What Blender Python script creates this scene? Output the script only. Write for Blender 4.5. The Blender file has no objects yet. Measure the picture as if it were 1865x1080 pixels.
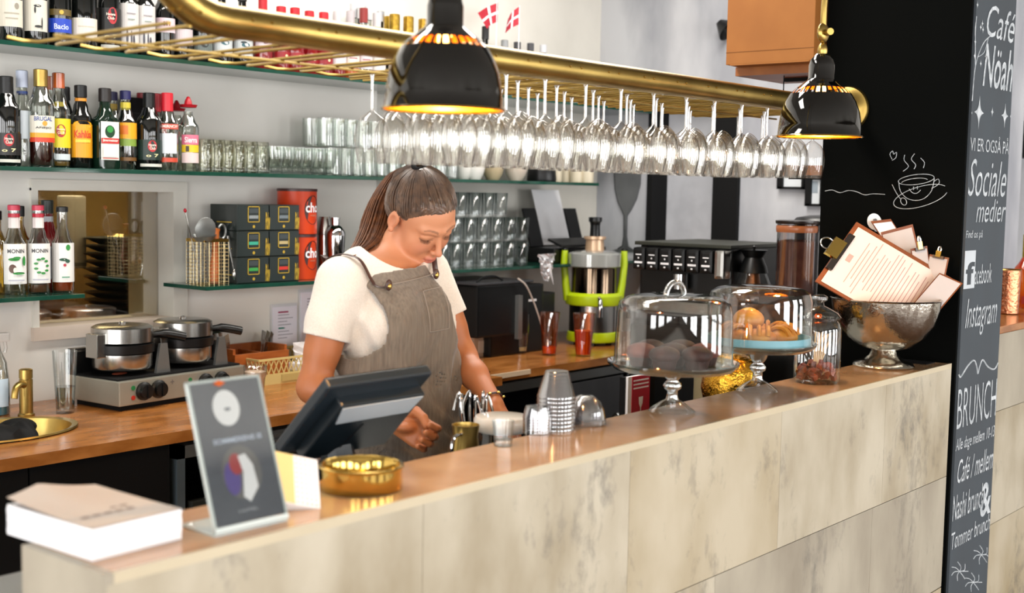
import bpy, bmesh, math, random
import numpy as np
from mathutils import Vector, Matrix, Euler
random.seed(7)
SC = bpy.context.scene
COL = SC.collection
PI = math.pi

# ------------------------------------------------------------------ camera
F = 2300.0
CAM_H = 1.65
_X = np.array([1912.93, 155.9, F]); _X /= np.linalg.norm(_X)
_D = np.array([-512., -27650., F]); _Z = -_D/np.linalg.norm(_D)
_X = _X - _Z*(_X@_Z); _X /= np.linalg.norm(_X)
_Y = -np.cross(_Z, _X)
MW = np.array([_X, _Y, _Z])            # world <- (right, up, forward)
cam_data = bpy.data.cameras.new('camera')
cam = bpy.data.objects.new('camera', cam_data); COL.objects.link(cam)
cam_data.sensor_width = 36.0
cam_data.lens = F/1865*36
R = MW[:, 0]; U = MW[:, 1]; FW = MW[:, 2]
cam.matrix_world = Matrix(((R[0], U[0], -FW[0], 0), (R[1], U[1], -FW[1], 0), (R[2], U[2], -FW[2], CAM_H), (0, 0, 0, 1)))
cam_data.dof.use_dof = True
cam_data.dof.focus_distance = 3.7
cam_data.dof.aperture_fstop = 3.4
cam_data.clip_start = 0.05
SC.camera = cam

# ------------------------------------------------------------------ light, exposure
SC.view_settings.view_transform = 'Standard'
SC.view_settings.look = 'None'
SC.view_settings.gamma = 1.0
SC.view_settings.use_curve_mapping = False
SC.view_settings.exposure = 0.62
SC.cycles.max_bounces = 9
SC.cycles.diffuse_bounces = 4
SC.cycles.glossy_bounces = 5
SC.cycles.transmission_bounces = 6
SC.cycles.transparent_max_bounces = 40
SC.cycles.caustics_reflective = False
SC.cycles.caustics_refractive = False
SC.cycles.sample_clamp_indirect = 6.0
world = bpy.data.worlds.new('world'); SC.world = world
world.use_nodes = True
world.node_tree.nodes['Background'].inputs[0].default_value = (0.75, 0.86, 1.0, 1)
world.node_tree.nodes['Background'].inputs[1].default_value = 1.0

def area(name, loc, rot, sx, sy, power, col=(1, 1, 1)):
    l = bpy.data.lights.new(name, 'AREA'); l.shape = 'RECTANGLE'; l.size = sx; l.size_y = sy
    l.energy = power; l.color = col
    o = bpy.data.objects.new(name, l); COL.objects.link(o); o.location = loc; o.rotation_euler = rot
    return o
# daylight entering by the tall windows of the front wall (behind the camera) and of the side wall
FRONT_Y = -3.6
WIN_X = [-1.6, 0.6, 2.8, 5.0, 7.2]
for wx in WIN_X:
    area('window_daylight', (wx, FRONT_Y-0.06, 1.47), (PI/2, 0, 0), 1.3, 2.8, 70, (1.0, 0.98, 0.95))
SIDE_X = -3.4
SIDE_Y = (-2.6, -.9, .8, 2.5)
for wy in SIDE_Y:
    area('window_daylight', (SIDE_X-0.06, wy, 1.47), (PI/2, 0, -PI/2), 1.1, 2.8, 50, (1.0, 0.98, 0.95))

# added fill lights above the aisle, without fixtures, to brighten the back
for lx, le in ((1.6, 19), (3.0, 26), (4.4, 30)):
    area('aisle_fill_light', (lx, 2.75, 3.28), (0, 0, 0), 1.1, .5, le, (1, .95, .88))
# ------------------------------------------------------------------ pixel helpers (a photo pixel met with a real plane)
def ray(px, py): return MW @ np.array([px-932.5, 540-py, F])
def onz(px, py, z):
    d = ray(px, py); t = (z-CAM_H)/d[2]; return Vector((d[0]*t, d[1]*t, z))
def ony(px, py, y):
    d = ray(px, py); t = y/d[1]; return Vector((d[0]*t, y, CAM_H+d[2]*t))
def onx(px, py, x):
    d = ray(px, py); t = x/d[0]; return Vector((x, d[1]*t, CAM_H+d[2]*t))

# ------------------------------------------------------------------ materials
def lin(h):
    if isinstance(h, (tuple, list)): return tuple(h[:3])+(1,)
    h = h.lstrip('#'); v = [int(h[i:i+2], 16)/255 for i in (0, 2, 4)]
    return tuple(c/12.92 if c <= .04045 else ((c+.055)/1.055)**2.4 for c in v)+(1,)
_mats = {}
def mat(name, col, rough=.5, metal=0., col2=None, nscale=8., namt=1., stretch=None, bump=0., bscale=40., spec=.5, emit=0., trans=0., coat=0., detail=6., contrast=None, sheen=0., sss=0.):
    if name in _mats: return _mats[name]
    m = bpy.data.materials.new(name); m.use_nodes = True; nt = m.node_tree; N = nt.nodes; L = nt.links
    b = N['Principled BSDF']
    b.inputs['Base Color'].default_value = lin(col)
    b.inputs['Roughness'].default_value = rough; b.inputs['Metallic'].default_value = metal
    b.inputs['Specular IOR Level'].default_value = spec
    b.inputs['Transmission Weight'].default_value = trans
    b.inputs['Coat Weight'].default_value = coat
    if sheen: b.inputs['Sheen Weight'].default_value = sheen
    if sss:
        b.inputs['Subsurface Weight'].default_value = sss; b.inputs['Subsurface Radius'].default_value = (1, .35, .2); b.inputs['Subsurface Scale'].default_value = .006
    tc = N.new('ShaderNodeTexCoord'); mp = N.new('ShaderNodeMapping'); L.new(tc.outputs['Object'], mp.inputs[0])
    if stretch: mp.inputs['Scale'].default_value = stretch
    if col2 is None:      # a faint procedural variation on every surface
        c = lin(col); col2 = tuple(min(1, x*.93) for x in c[:3])
    nz = N.new('ShaderNodeTexNoise'); nz.inputs['Scale'].default_value = nscale; nz.inputs['Detail'].default_value = detail
    L.new(mp.outputs[0], nz.inputs['Vector'])
    rp = N.new('ShaderNodeValToRGB'); L.new(nz.outputs['Fac'], rp.inputs[0])
    lo, hi = contrast or (.35, .65)
    rp.color_ramp.elements[0].position = lo; rp.color_ramp.elements[1].position = hi
    rp.color_ramp.elements[0].color = lin(col); rp.color_ramp.elements[1].color = lin(col2)
    L.new(rp.outputs[0], b.inputs['Base Color'])
    if bump:
        n2 = N.new('ShaderNodeTexNoise'); n2.inputs['Scale'].default_value = bscale; n2.inputs['Detail'].default_value = 4
        L.new(mp.outputs[0], n2.inputs['Vector'])
        bp = N.new('ShaderNodeBump'); bp.inputs['Strength'].default_value = bump; bp.inputs['Distance'].default_value = .004
        L.new(n2.outputs['Fac'], bp.inputs['Height']); L.new(bp.outputs[0], b.inputs['Normal'])
    if emit:
        b.inputs['Emission Color'].default_value = lin(col); b.inputs['Emission Strength'].default_value = emit
    _mats[name] = m
    return m
def glass(name, tint='#f4f8f6', edge='#7f8a88', gloss=.12, rough=.02, power=1.6, bump=0., bscale=60., edge_gloss=.75, bstretch=None):
    """thin clear glass: light passes, absorbs along the grazing edges and mirrors the room by its angle"""
    if name in _mats: return _mats[name]
    m = bpy.data.materials.new(name); m.use_nodes = True; nt = m.node_tree; N = nt.nodes; L = nt.links
    N.remove(N['Principled BSDF']); out = N['Material Output']
    lw = N.new('ShaderNodeLayerWeight'); lw.inputs['Blend'].default_value = .5
    pw = N.new('ShaderNodeMath'); pw.operation = 'POWER'; pw.inputs[1].default_value = power; L.new(lw.outputs['Facing'], pw.inputs[0])
    mx = N.new('ShaderNodeMixRGB'); mx.inputs[1].default_value = lin(tint); mx.inputs[2].default_value = lin(edge); L.new(pw.outputs[0], mx.inputs[0])
    tr = N.new('ShaderNodeBsdfTransparent'); L.new(mx.outputs[0], tr.inputs[0])
    gl = N.new('ShaderNodeBsdfGlossy'); gl.inputs['Roughness'].default_value = rough; gl.inputs[0].default_value = (1, 1, 1, 1)
    mr = N.new('ShaderNodeMapRange'); L.new(pw.outputs[0], mr.inputs[0]); mr.inputs[3].default_value = gloss; mr.inputs[4].default_value = edge_gloss
    ms = N.new('ShaderNodeMixShader'); L.new(mr.outputs[0], ms.inputs[0]); L.new(tr.outputs[0], ms.inputs[1]); L.new(gl.outputs[0], ms.inputs[2])
    L.new(ms.outputs[0], out.inputs[0])
    if bump:
        tc = N.new('ShaderNodeTexCoord'); mp = N.new('ShaderNodeMapping'); L.new(tc.outputs['Object'], mp.inputs[0])
        if bstretch: mp.inputs['Scale'].default_value = bstretch
        v = N.new('ShaderNodeTexVoronoi'); v.inputs['Scale'].default_value = bscale; L.new(mp.outputs[0], v.inputs['Vector'])
        bp = N.new('ShaderNodeBump'); bp.inputs['Strength'].default_value = bump; bp.inputs['Distance'].default_value = .004
        L.new(v.outputs['Distance'], bp.inputs['Height'])
        for s in (gl,): L.new(bp.outputs[0], s.inputs['Normal'])
        L.new(bp.outputs[0], lw.inputs['Normal'])
    _mats[name] = m
    return m

# ------------------------------------------------------------------ geometry helpers
class G:
    def __init__(s): s.v = []; s.f = []
    def add(s, vf, M=None):
        v, f = vf; k = len(s.v)
        if M is not None: v = [M @ Vector(p) for p in v]
        s.v += [tuple(p) for p in v]; s.f += [tuple(i+k for i in q) for q in f]
        return s
def T(x=0, y=0, z=0, rx=0, ry=0, rz=0, s=1.):
    m = Matrix.Translation((x, y, z)) @ Euler((rx, ry, rz)).to_matrix().to_4x4()
    if s != 1.: m = m @ Matrix.Diagonal((s, s, s, 1) if not isinstance(s, tuple) else s+(1,))
    return m
def box(x0, x1, y0, y1, z0, z1, bev=0.):
    v = [(x, y, z) for x in (x0, x1) for y in (y0, y1) for z in (z0, z1)]
    f = [(0, 1, 3, 2), (4, 6, 7, 5), (0, 4, 5, 1), (2, 3, 7, 6), (0, 2, 6, 4), (1, 5, 7, 3)]
    if bev <= 0: return v, f
    bm = bmesh.new(); vs = [bm.verts.new(p) for p in v]
    for q in f: bm.faces.new([vs[i] for i in q])
    bmesh.ops.bevel(bm, geom=list(bm.edges), offset=bev, segments=2, profile=.7, affect='EDGES')
    bm.verts.index_update(); r = [tuple(p.co) for p in bm.verts], [tuple(p.index for p in q.verts) for q in bm.faces]
    bm.free(); return r
def cbox(sx, sy, sz, bev=0.): return box(-sx/2, sx/2, -sy/2, sy/2, -sz/2, sz/2, bev)
def lathe(prof, n=24, cap0=False, cap1=False, a0=0., a1=2*PI):
    full = abs(a1-a0-2*PI) < 1e-6; m = n if full else n+1
    v = []; f = []
    for r, z in prof:
        for i in range(m):
            a = a0+(a1-a0)*i/n; v.append((r*math.cos(a), r*math.sin(a), z))
    for j in range(len(prof)-1):
        for i in range(n):
            k = (i+1) % m if full else i+1
            f.append((j*m+i, j*m+k, (j+1)*m+k, (j+1)*m+i))
    if cap0: f.append(tuple(range(m-1, -1, -1)))
    if cap1: f.append(tuple((len(prof)-1)*m+i for i in range(m)))
    return v, f
def tube(pts, r, n=8, closed=False, caps=True, flat=None):
    P = [Vector(p) for p in pts]; k = len(P); rr = r if isinstance(r, (list, tuple)) else [r]*k
    v = []; f = []; up = None
    for i in range(k):
        if closed: t = P[(i+1) % k]-P[i-1]
        else: t = P[min(i+1, k-1)]-P[max(i-1, 0)]
        if t.length < 1e-9: t = Vector((0, 0, 1))
        t.normalize()
        if up is None: up = t.orthogonal().normalized() if flat is None else Vector(flat)
        if flat is not None: up = Vector(flat)
        up = (up-t*up.dot(t)); up = up.normalized() if up.length > 1e-6 else t.orthogonal().normalized()
        b = t.cross(up)
        for j in range(n):
            a = 2*PI*j/n
            w = (.18 if flat is not None else 1.)
            v.append(tuple(P[i]+(up*math.cos(a)*w+b*math.sin(a))*rr[i]))
    for i in range(k if closed else k-1):
        i2 = (i+1) % k
        for j in range(n):
            j2 = (j+1) % n; f.append((i*n+j, i*n+j2, i2*n+j2, i2*n+j))
    if caps and not closed: f.append(tuple(range(n-1, -1, -1))); f.append(tuple((k-1)*n+j for j in range(n)))
    return v, f
def prism(poly, t, axis='y'):
    """2D polygon (x,z) given a thickness t along y (centred)"""
    n = len(poly); v = [(p[0], -t/2, p[1]) for p in poly]+[(p[0], t/2, p[1]) for p in poly]
    f = [tuple(range(n)), tuple(range(2*n-1, n-1, -1))]+[(i, i+n, (i+1) % n+n, (i+1) % n) for i in range(n)]
    return v, f
def ball(rx, ry, rz, n=16, m=10):
    return lathe([(math.sin(PI*(.001+.998*j/m)), -math.cos(PI*(.001+.998*j/m))) for j in range(m+1)], n)[0] and \
        ([(x*rx, y*ry, z*rz) for x, y, z in lathe([(math.sin(PI*(.001+.998*j/m)), -math.cos(PI*(.001+.998*j/m))) for j in range(m+1)], n)[0]],
         lathe([(math.sin(PI*(.001+.998*j/m)), -math.cos(PI*(.001+.998*j/m))) for j in range(m+1)], n)[1])
def smoothcurve(pts, k=6):
    P = [Vector(p) for p in pts]; out = []
    for i in range(len(P)-1):
        p0 = P[max(i-1, 0)]; p1 = P[i]; p2 = P[i+1]; p3 = P[min(i+2, len(P)-1)]
        for j in range(k):
            t = j/k; out.append(.5*((2*p1)+(-p0+p2)*t+(2*p0-5*p1+4*p2-p3)*t*t+(-p0+3*p1-3*p2+p3)*t**3))
    out.append(P[-1]); return out

def obj(name, vf, m, parent=None, smooth=False, label=None):
    v, f = (vf.v, vf.f) if isinstance(vf, G) else vf
    me = bpy.data.meshes.new(name); me.from_pydata([tuple(p) for p in v], [], f)
    if smooth:
        me.polygons.foreach_set('use_smooth', [True]*len(me.polygons))
        if smooth != 'all': me.set_sharp_from_angle(angle=math.radians(42))
    me.materials.append(m)
    o = bpy.data.objects.new(name, me); COL.objects.link(o)
    if parent is not None: o.parent = parent
    if label: o['label'] = label
    return o
def struct(name, vf, m, parent=None, smooth=False):
    o = obj(name, vf, m, parent, smooth); o['kind'] = 'structure'; return o
def tag(o, label, cat, group=None):
    o['label'] = label; o['category'] = cat
    if group: o['group'] = group
    return o
def thing(name, label, cat, loc=(0, 0, 0), rz=0., group=None, rx=0., ry=0.):
    o = bpy.data.objects.new(name, None); COL.objects.link(o); o.location = loc; o.rotation_euler = (rx, ry, rz)
    o.empty_display_size = .05
    return tag(o, label, cat, group)
def dup(root, loc, label, rz=None, group=None, scale=None):
    r = root.copy(); COL.objects.link(r); r.location = loc; r['label'] = label
    if rz is not None: r.rotation_euler = (root.rotation_euler[0], root.rotation_euler[1], rz)
    if group: r['group'] = group
    if scale: r.scale = scale
    for ch in list(root.children):
        c = ch.copy(); COL.objects.link(c); c.parent = r
        for g in list(ch.children):
            d = g.copy(); COL.objects.link(d); d.parent = c
    return r
def textmesh(s, bold=0.):
    cu = bpy.data.curves.new('t', 'FONT'); cu.body = s; cu.size = 1.0; cu.resolution_u = 3; cu.offset = bold
    o = bpy.data.objects.new('t', cu); COL.objects.link(o)
    me = bpy.data.meshes.new_from_object(o)
    v = [tuple(p.co) for p in me.vertices]; f = [tuple(p.vertices) for p in me.polygons]
    bpy.data.objects.remove(o); bpy.data.curves.remove(cu); bpy.data.meshes.remove(me)
    return v, f
def text_fit(s, x0, x1, z0, z1, y=0., shear=0., bold=0.):
    """text filling the rectangle x0..x1, z0..z1 on the plane y, read from -y"""
    v, f = textmesh(s, bold)
    if not v: return [], []
    xs = [p[0]+shear*p[1] for p in v]; ys = [p[1] for p in v]
    ax, bx, ay, by = min(xs), max(xs), min(ys), max(ys)
    return [(x0+(x-ax)/(bx-ax)*(x1-x0), y, z0+(p[1]-ay)/(by-ay)*(z1-z0)) for p, x in zip(v, xs)], f
def wrap(vf, r, ang=-PI/2):
    """bend a flat x/z drawing around a vertical cylinder of radius r, its x=0 at the angle ang"""
    v, f = vf
    return [(r*math.cos(ang+p[0]/r), r*math.sin(ang+p[0]/r), p[2]) for p in v], f
def patch(x0, x1, z0, z1, n=10):
    v = [(x0+(x1-x0)*i/n, 0, z) for z in (z0, z1) for i in range(n+1)]
    return v, [(i, i+1, i+n+2, i+n+1) for i in range(n)]
def disc(cx, cz, rx, rz, n=20, y=0.):
    return [(cx+rx*math.cos(2*PI*i/n), y, cz+rz*math.sin(2*PI*i/n)) for i in range(n)], [tuple(range(n))]
ORD = ['first', 'second', 'third', 'fourth', 'fifth', 'sixth', 'seventh', 'eighth', 'ninth', 'tenth', 'eleventh', 'twelfth', 'thirteenth', 'fourteenth', 'fifteenth', 'sixteenth', 'seventeenth', 'eighteenth', 'nineteenth', 'twentieth']

# ------------------------------------------------------------------ common materials
M_white = mat('painted_wall_white', '#e9e6df', .6, col2='#e2dfd8', nscale=3)
M_white2 = mat('painted_wall_warm', '#dcd8cf', .65, col2='#d2cec5', nscale=3)
M_dim = mat('dim_room_wall', '#6a645c', .8)
M_ceil = mat('grey_ceiling', '#8c8880', .8)
M_plaster = mat('grey_plaster', '#c2c3c7', .7, col2='#9a9ca3', nscale=3.2, stretch=(1, 1, .4), contrast=(.38, .66), detail=12)
M_stone = mat('travertine_panel', '#d6c9af', .55, col2='#c6b799', nscale=5, stretch=(1, 1, .6), detail=12, contrast=(.35, .7), bump=.12, bscale=30)
M_bartop = mat('bar_top_stone', '#c09a74', .14, col2='#ad8662', nscale=9, detail=10)
M_wood = mat('oiled_wood_worktop', '#b0723a', .2, col2='#8c5424', nscale=9, stretch=(.8, 2, 2), detail=12)
M_woodbox = mat('orange_wood', '#a85a24', .45, col2='#8f4818', nscale=10, stretch=(1, 6, 6))
M_black = mat('black_lacquer', '#050505', .25)
M_blackmat = mat('matt_black', '#050506', .7, spec=.25)
M_blackpl = mat('black_plastic', '#08090a', .35, spec=.4)
M_brass = mat('brushed_brass', '#bfa35e', .33, 1., col2='#a5894a', nscale=4, stretch=(2, 2, 2))
M_gold = mat('polished_gold', '#d9b560', .12, 1.)
M_steel = mat('brushed_steel', '#b9b7b2', .25, 1.)
M_steel_d = mat('steel_grey', '#8f918f', .38, .8)
M_chrome = mat('chrome', '#d8d8d8', .07, 1.)
M_silver = mat('hammered_silver', '#bcb6aa', .16, 1., bump=.4, bscale=60)
M_glass = glass('clear_glass', tint='#fbfcfb', edge='#a9b0ae', gloss=.06, power=2.2)
M_wine = glass('wine_glass_clear', tint='#fdfdfc', edge='#bfb9b5', gloss=.07, power=2.6, edge_gloss=.55)
M_dome = glass('dome_glass', tint='#fafbfa', edge='#aab2b0', gloss=.12, power=2.8, edge_gloss=.6)
M_tumbler = glass('cut_tumbler_glass', tint='#f8f8f4', edge='#c4c5bd', gloss=.05, bump=.3, bscale=90, power=2.6, edge_gloss=.25, rough=.08)
M_ribbed = glass('ribbed_glass', tint='#fbfcfb', edge='#c8cfc8', gloss=.06, edge_gloss=.4, bump=.6, bscale=40, bstretch=(2, 2, .05))
M_high = glass('highball_glass', tint='#fcfdfd', edge='#c3cccd', gloss=.06, power=2.4, edge_gloss=.42)
M_plasticup = glass('clear_plastic', tint='#f1f0f2', edge='#a7a4a8', gloss=.2, rough=.12, edge_gloss=.8)
M_shelf = mat('green_edge_glass', '#1d4a3c', .06, col2='#173c31')
M_paper = mat('white_paper', '#f3f2f4', .7)
M_chalk = mat('white_chalk', '#c9cdd0', .9, col2='#9aa0a4', nscale=60)
M_slate = mat('chalkboard_slate', '#3e454b', .8, col2='#3c4146', nscale=5, stretch=(1, 1, .5), detail=9)
M_pillar_black = mat('black_chalk_paint', '#020302', .85, spec=.08)
M_skin = mat('skin', '#d09270', .5, col2='#c58462', nscale=9, sss=.12)
M_leather = mat('brown_leather', '#3a201a', .45)

# ================================================================== THE SETTING
BX0, BX1 = 0.892, 3.815           # bar
BY0, BY1, BZ = 1.405, 1.61, 1.15
WALL_Y, WALL_Y2, STEP_X, RIGHT_X = 4.0, 4.12, 3.888, 5.70
X_L, CEIL = -3.4, 3.3
M_floor = mat('dark_oak_floor', '#6a4c34', .35, col2='#54392a', nscale=5, stretch=(.4, 5, 1))
g = G()
struct('floor', box(X_L-.3, 9.2, FRONT_Y-.3, 7.0, -.1, 0), M_floor)
struct('ceiling', box(X_L-.3, 9.2, FRONT_Y-.3, 7.0, CEIL, CEIL+.1), M_ceil)
wx0, wx1, wz0, wz1 = 2.262, 2.84, 1.14, 1.632
g = G()
g.add(box(X_L-.3, wx0, WALL_Y, WALL_Y+.3, 0, CEIL)).add(box(wx1, STEP_X, WALL_Y, WALL_Y+.3, 0, CEIL))
g.add(box(wx0, wx1, WALL_Y, WALL_Y+.3, 0, wz0)).add(box(wx0, wx1, WALL_Y, WALL_Y+.3, wz1, CEIL))
struct('wall_back', g, M_white)
A0 = lambda px: onx(px, 400, RIGHT_X).y
struct('wall_back_recess', box(STEP_X, RIGHT_X+.2, WALL_Y2, WALL_Y2+.2, 0, CEIL), M_white2)
dy0, dy1 = A0(1340), A0(1187)                          # doorway in the right wall
g = G()
g.add(box(RIGHT_X, RIGHT_X+.2, dy1, WALL_Y2, 0, CEIL)).add(box(RIGHT_X, RIGHT_X+.2, 1.9, dy0, 0, CEIL)).add(box(RIGHT_X, RIGHT_X+.2, dy0, dy1, 2.15, CEIL))
struct('wall_right', g, M_plaster)
struct('wall_far_right', box(9.0, 9.2, FRONT_Y, 7, 0, CEIL), M_white)
struct('wall_kitchen_end', box(X_L-.3, 9.2, 6.8, 7.0, 0, CEIL), M_white2)
g = G()
xs = [X_L-.3]+sum([[w-.68, w+.68] for w in WIN_X], [])+[9.2]
for i in range(0, len(xs), 2): g.add(box(xs[i], xs[i+1], FRONT_Y-.2, FRONT_Y, 0, CEIL))
for w in WIN_X: g.add(box(w-.68, w+.68, FRONT_Y-.2, FRONT_Y, 0, .05)).add(box(w-.68, w+.68, FRONT_Y-.2, FRONT_Y, 2.9, CEIL))
struct('wall_front', g, M_dim)
for w in WIN_X:
    g = G()
    for x in (w-.66, w, w+.66): g.add(box(x-.02, x+.02, FRONT_Y-.04, FRONT_Y+.02, .05, 2.9))
    for z in (.07, 2.2, 2.88): g.add(box(w-.66, w+.66, FRONT_Y-.04, FRONT_Y+.02, z-.02, z+.02))
    struct('window_1', g, M_blackmat)
g = G()
ys = [FRONT_Y]+sum([[y-.57, y+.57] for y in SIDE_Y], [])+[7.0]
for i in range(0, len(ys), 2): g.add(box(X_L-.2, X_L, ys[i], ys[i+1], 0, CEIL))
for a, b in [(y-.57, y+.57) for y in SIDE_Y]: g.add(box(X_L-.2, X_L, a, b, 0, .05)).add(box(X_L-.2, X_L, a, b, 2.9, CEIL))
struct('wall_left', g, M_dim)
# door in the right wall: black frame and a pale leaf standing a little behind it
d = struct('door_1', box(RIGHT_X+.12, RIGHT_X+.16, dy0, dy1, 0, 2.15), mat('door_leaf_pale', '#c3c5cb', .5, col2='#b4b6bc'))
struct('door_frame', box(RIGHT_X-.03, RIGHT_X+.12, dy1-.015, dy1+.018, 0, 2.17), M_blackmat, d)
struct('door_frame', box(RIGHT_X-.03, RIGHT_X+.12, dy0-.02, dy0+.125, 0, 2.17), M_blackmat, d)
struct('door_frame', box(RIGHT_X-.03, RIGHT_X+.12, dy0-.02, dy1+.018, 2.15, 2.19), M_blackmat, d)
# hatch window with its reveal, sill and pane
M_trim = mat('window_trim_white', '#dfdcd2', .45)
w = struct('window_2', G().add(box(wx0-.002, wx0+.022, WALL_Y-.012, WALL_Y+.1, wz0, wz1)).add(box(wx1-.012, wx1+.05, WALL_Y-.013, WALL_Y+.1, wz0-.026, wz1+.026)), M_trim)
struct('window_frame', box(wx0-.002, wx1+.05, WALL_Y-.015, WALL_Y+.1, wz1-.008, wz1+.03), M_trim, w)
struct('window_sill', box(wx0-.004, wx1+.05, WALL_Y-.02, WALL_Y+.1, wz0-.03, wz0+.016), mat('sill_pinkish', '#cfc0b2', .5), w)
M_pane = glass('hatch_pane', tint='#cfc9b6', edge='#6e6a5a', gloss=.26, rough=.03)
struct('window_pane', box(wx0+.02, wx1-.01, WALL_Y+.085, WALL_Y+.092, wz0+.01, wz1-.008), M_pane, w)
# kitchen niche behind the pane
M_niche = mat('kitchen_niche_ochre', '#8d7648', .6, col2='#6f5a33', nscale=2)
struct('wall_niche', G().add(box(wx0-.35, wx1+1.2, 5.3, 5.35, .7, 1.9)).add(box(wx1+1.2, wx1+1.25, WALL_Y+.3, 5.35, .7, 1.9)).add(box(wx0-.4, wx0-.35, WALL_Y+.3, 5.35, .7, 1.9)).add(box(wx0-.4, wx1+1.25, WALL_Y+.3, 5.35, 1.88, 1.92)), M_niche)
tag(obj('niche_counter', G().add(box(wx0-.34, wx1+1.19, WALL_Y+.31, 5.29, 1.04, 1.08)).add(box(wx0-.34, wx1+1.19, WALL_Y+.35, WALL_Y+.38, 0, 1.04)), M_wood), 'wooden kitchen counter seen through the hatch window', 'counter')
area('kitchen_lamp', (3.1, 4.75, 1.84), (0, 0, 0), .9, .3, 16, (1, .88, .68))
M_plate = mat('dark_stoneware', '#2f363b', .35); M_platew = mat('pale_stoneware', '#9aa0a2', .35)
pl0 = None; n = 0
for sx, sy, cnt in ((2.98, 4.62, 11), (3.22, 4.78, 9), (3.12, 4.5, 5)):
    for k in range(cnt):
        z = 1.08+k*.032
        nm = ('front', 'right', 'middle')[(2.98, 3.22, 3.12).index(sx)]
        lb = '%s dark stoneware bowl up in the %s stack behind the hatch pane' % (ORD[k], nm)
        if pl0 is None:
            pl0 = tag(obj('stoneware_bowl', lathe([(.03, 0), (.06, .002), (.115, .026), (.118, .03), (.11, .027), (.055, .008), (.0, .006)], 24, True), M_plate, smooth=True), lb, 'bowl', 'stoneware stacked in the kitchen'); o = pl0
        else:
            o = pl0.copy(); COL.objects.link(o); o['label'] = lb
        o.location = (sx+.004*math.sin(k*2.1), sy, z)
t = thing('cutting_board', 'tall narrow wooden board leaning behind the hatch pane', 'cutting board', (2.66, 4.55, 1.08), .2)
obj('board', box(-.05, .05, -.01, .01, 0, .36, .004), mat('board_wood', '#a4713c', .5), t)
obj('hanging_hole_ring', G().add(lathe([(.012, -.012), (.018, -.012), (.018, .012), (.012, .012), (.012, -.012)], 12), T(0, 0, .33, PI/2)), M_leather, t)
t = thing('folded_towel', 'white folded towel hanging upright behind the hatch pane', 'towel', (2.84, 4.7, 1.3))
obj('cloth', box(-.06, .06, -.012, .012, 0, .3, .01), M_paper, t)
obj('hem', box(-.061, .061, -.013, .013, .01, .025, .002), M_platew, t)
t = thing('pastry_tray', 'baking tray of buns low behind the hatch pane', 'tray', (2.62, 4.45, 1.08))
obj('tray', G().add(box(-.16, .16, -.07, .07, 0, .01)).add(box(-.16, .16, -.072, -.068, 0, .03)).add(box(-.16, .16, .068, .072, 0, .03)), M_steel, t)
for k in range(4): obj('bun', G().add(ball(.034, .034, .026, 12, 8), T(-.12+.08*k, 0, .03)), mat('bun_crust', '#a8763a', .6), t, True)

# ------------------------------------------------------------------ the bar
bar = thing('bar_counter', 'long stone-clad service bar with a polished brown top across the foreground', 'bar counter', (BX0, BY0, 0))
obj('core', box(.03, BX1-BX0-.004, .02, BY1-BY0-.02, 0, BZ-.03), M_blackmat, bar)
obj('countertop', box(.012, BX1-BX0-.002, .006, BY1-BY0, BZ-.03, BZ, .003), M_bartop, bar)
obj('edge_strip', box(.012, BX1-BX0-.002, .0, .006, BZ-.014, BZ+.001), mat('pale_stone_edge', '#c2b498', .3), bar)
M_stones = [mat('travertine_a', '#b9af9b', .5, col2='#988b73', nscale=5.0, stretch=(1, 1, .55), detail=12, contrast=(.38, .66), bump=.1, bscale=30),
            mat('travertine_b', '#aea593', .5, col2='#8a8070', nscale=4.4, stretch=(1, 1, .45), detail=12, contrast=(.35, .7), bump=.1, bscale=30),
            mat('travertine_c', '#b7ab94', .5, col2='#9c8c6e', nscale=4.0, stretch=(1, 1, .6), detail=12, contrast=(.4, .7), bump=.1, bscale=30)]
# dark veins and pits of the stone, with a shape of their own
for m in M_stones+[M_stone]:
    nt = m.node_tree; N = nt.nodes; L = nt.links; b = N['Principled BSDF']
    rp = [x for x in N if x.type == 'VALTORGB'][0]; mp = [x for x in N if x.type == 'MAPPING'][0]
    n1 = N.new('ShaderNodeTexNoise'); n1.inputs['Scale'].default_value = 22; n1.inputs['Detail'].default_value = 12; n1.inputs['Roughness'].default_value = .7; n1.inputs['Distortion'].default_value = .3; L.new(mp.outputs[0], n1.inputs[0])
    n2 = N.new('ShaderNodeTexNoise'); n2.inputs['Scale'].default_value = 3.2; n2.inputs['Detail'].default_value = 5; n2.inputs['Distortion'].default_value = .2; L.new(mp.outputs[0], n2.inputs[0])
    ml = N.new('ShaderNodeMath'); ml.operation = 'MULTIPLY'; L.new(n1.outputs[0], ml.inputs[0]); L.new(n2.outputs[0], ml.inputs[1])
    r2 = N.new('ShaderNodeValToRGB'); L.new(ml.outputs[0], r2.inputs[0]); r2.color_ramp.elements[0].position = .29; r2.color_ramp.elements[1].position = .5
    mx = N.new('ShaderNodeMixRGB'); mx.blend_type = 'MIX'; L.new(rp.outputs[0], mx.inputs[1]); mx.inputs[2].default_value = lin('#5e5a54'); L.new(r2.outputs[0], mx.inputs[0]); L.new(mx.outputs[0], b.inputs['Base Color'])
courses = [(BZ-.014, 0.8012, [.892, 1.48, 2.08, 2.72, 3.33, 3.813]), (.80, .453, [.892, 1.18, 1.79, 2.43, 3.27, 3.813]), (.45, .10, [.892, 1.48, 2.08, 2.72, 3.33, 3.813])]
k = 0
for zt, zb, xs in courses:
    for i in range(len(xs)-1):
        o = obj('stone_panel', box(xs[i]+(.0006 if i else .001)-BX0, xs[i+1]-.0006-BX0, 0, .018, zb+.0006, zt), M_stones[(k*2+i*i) % 3], bar); k += 1
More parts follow.
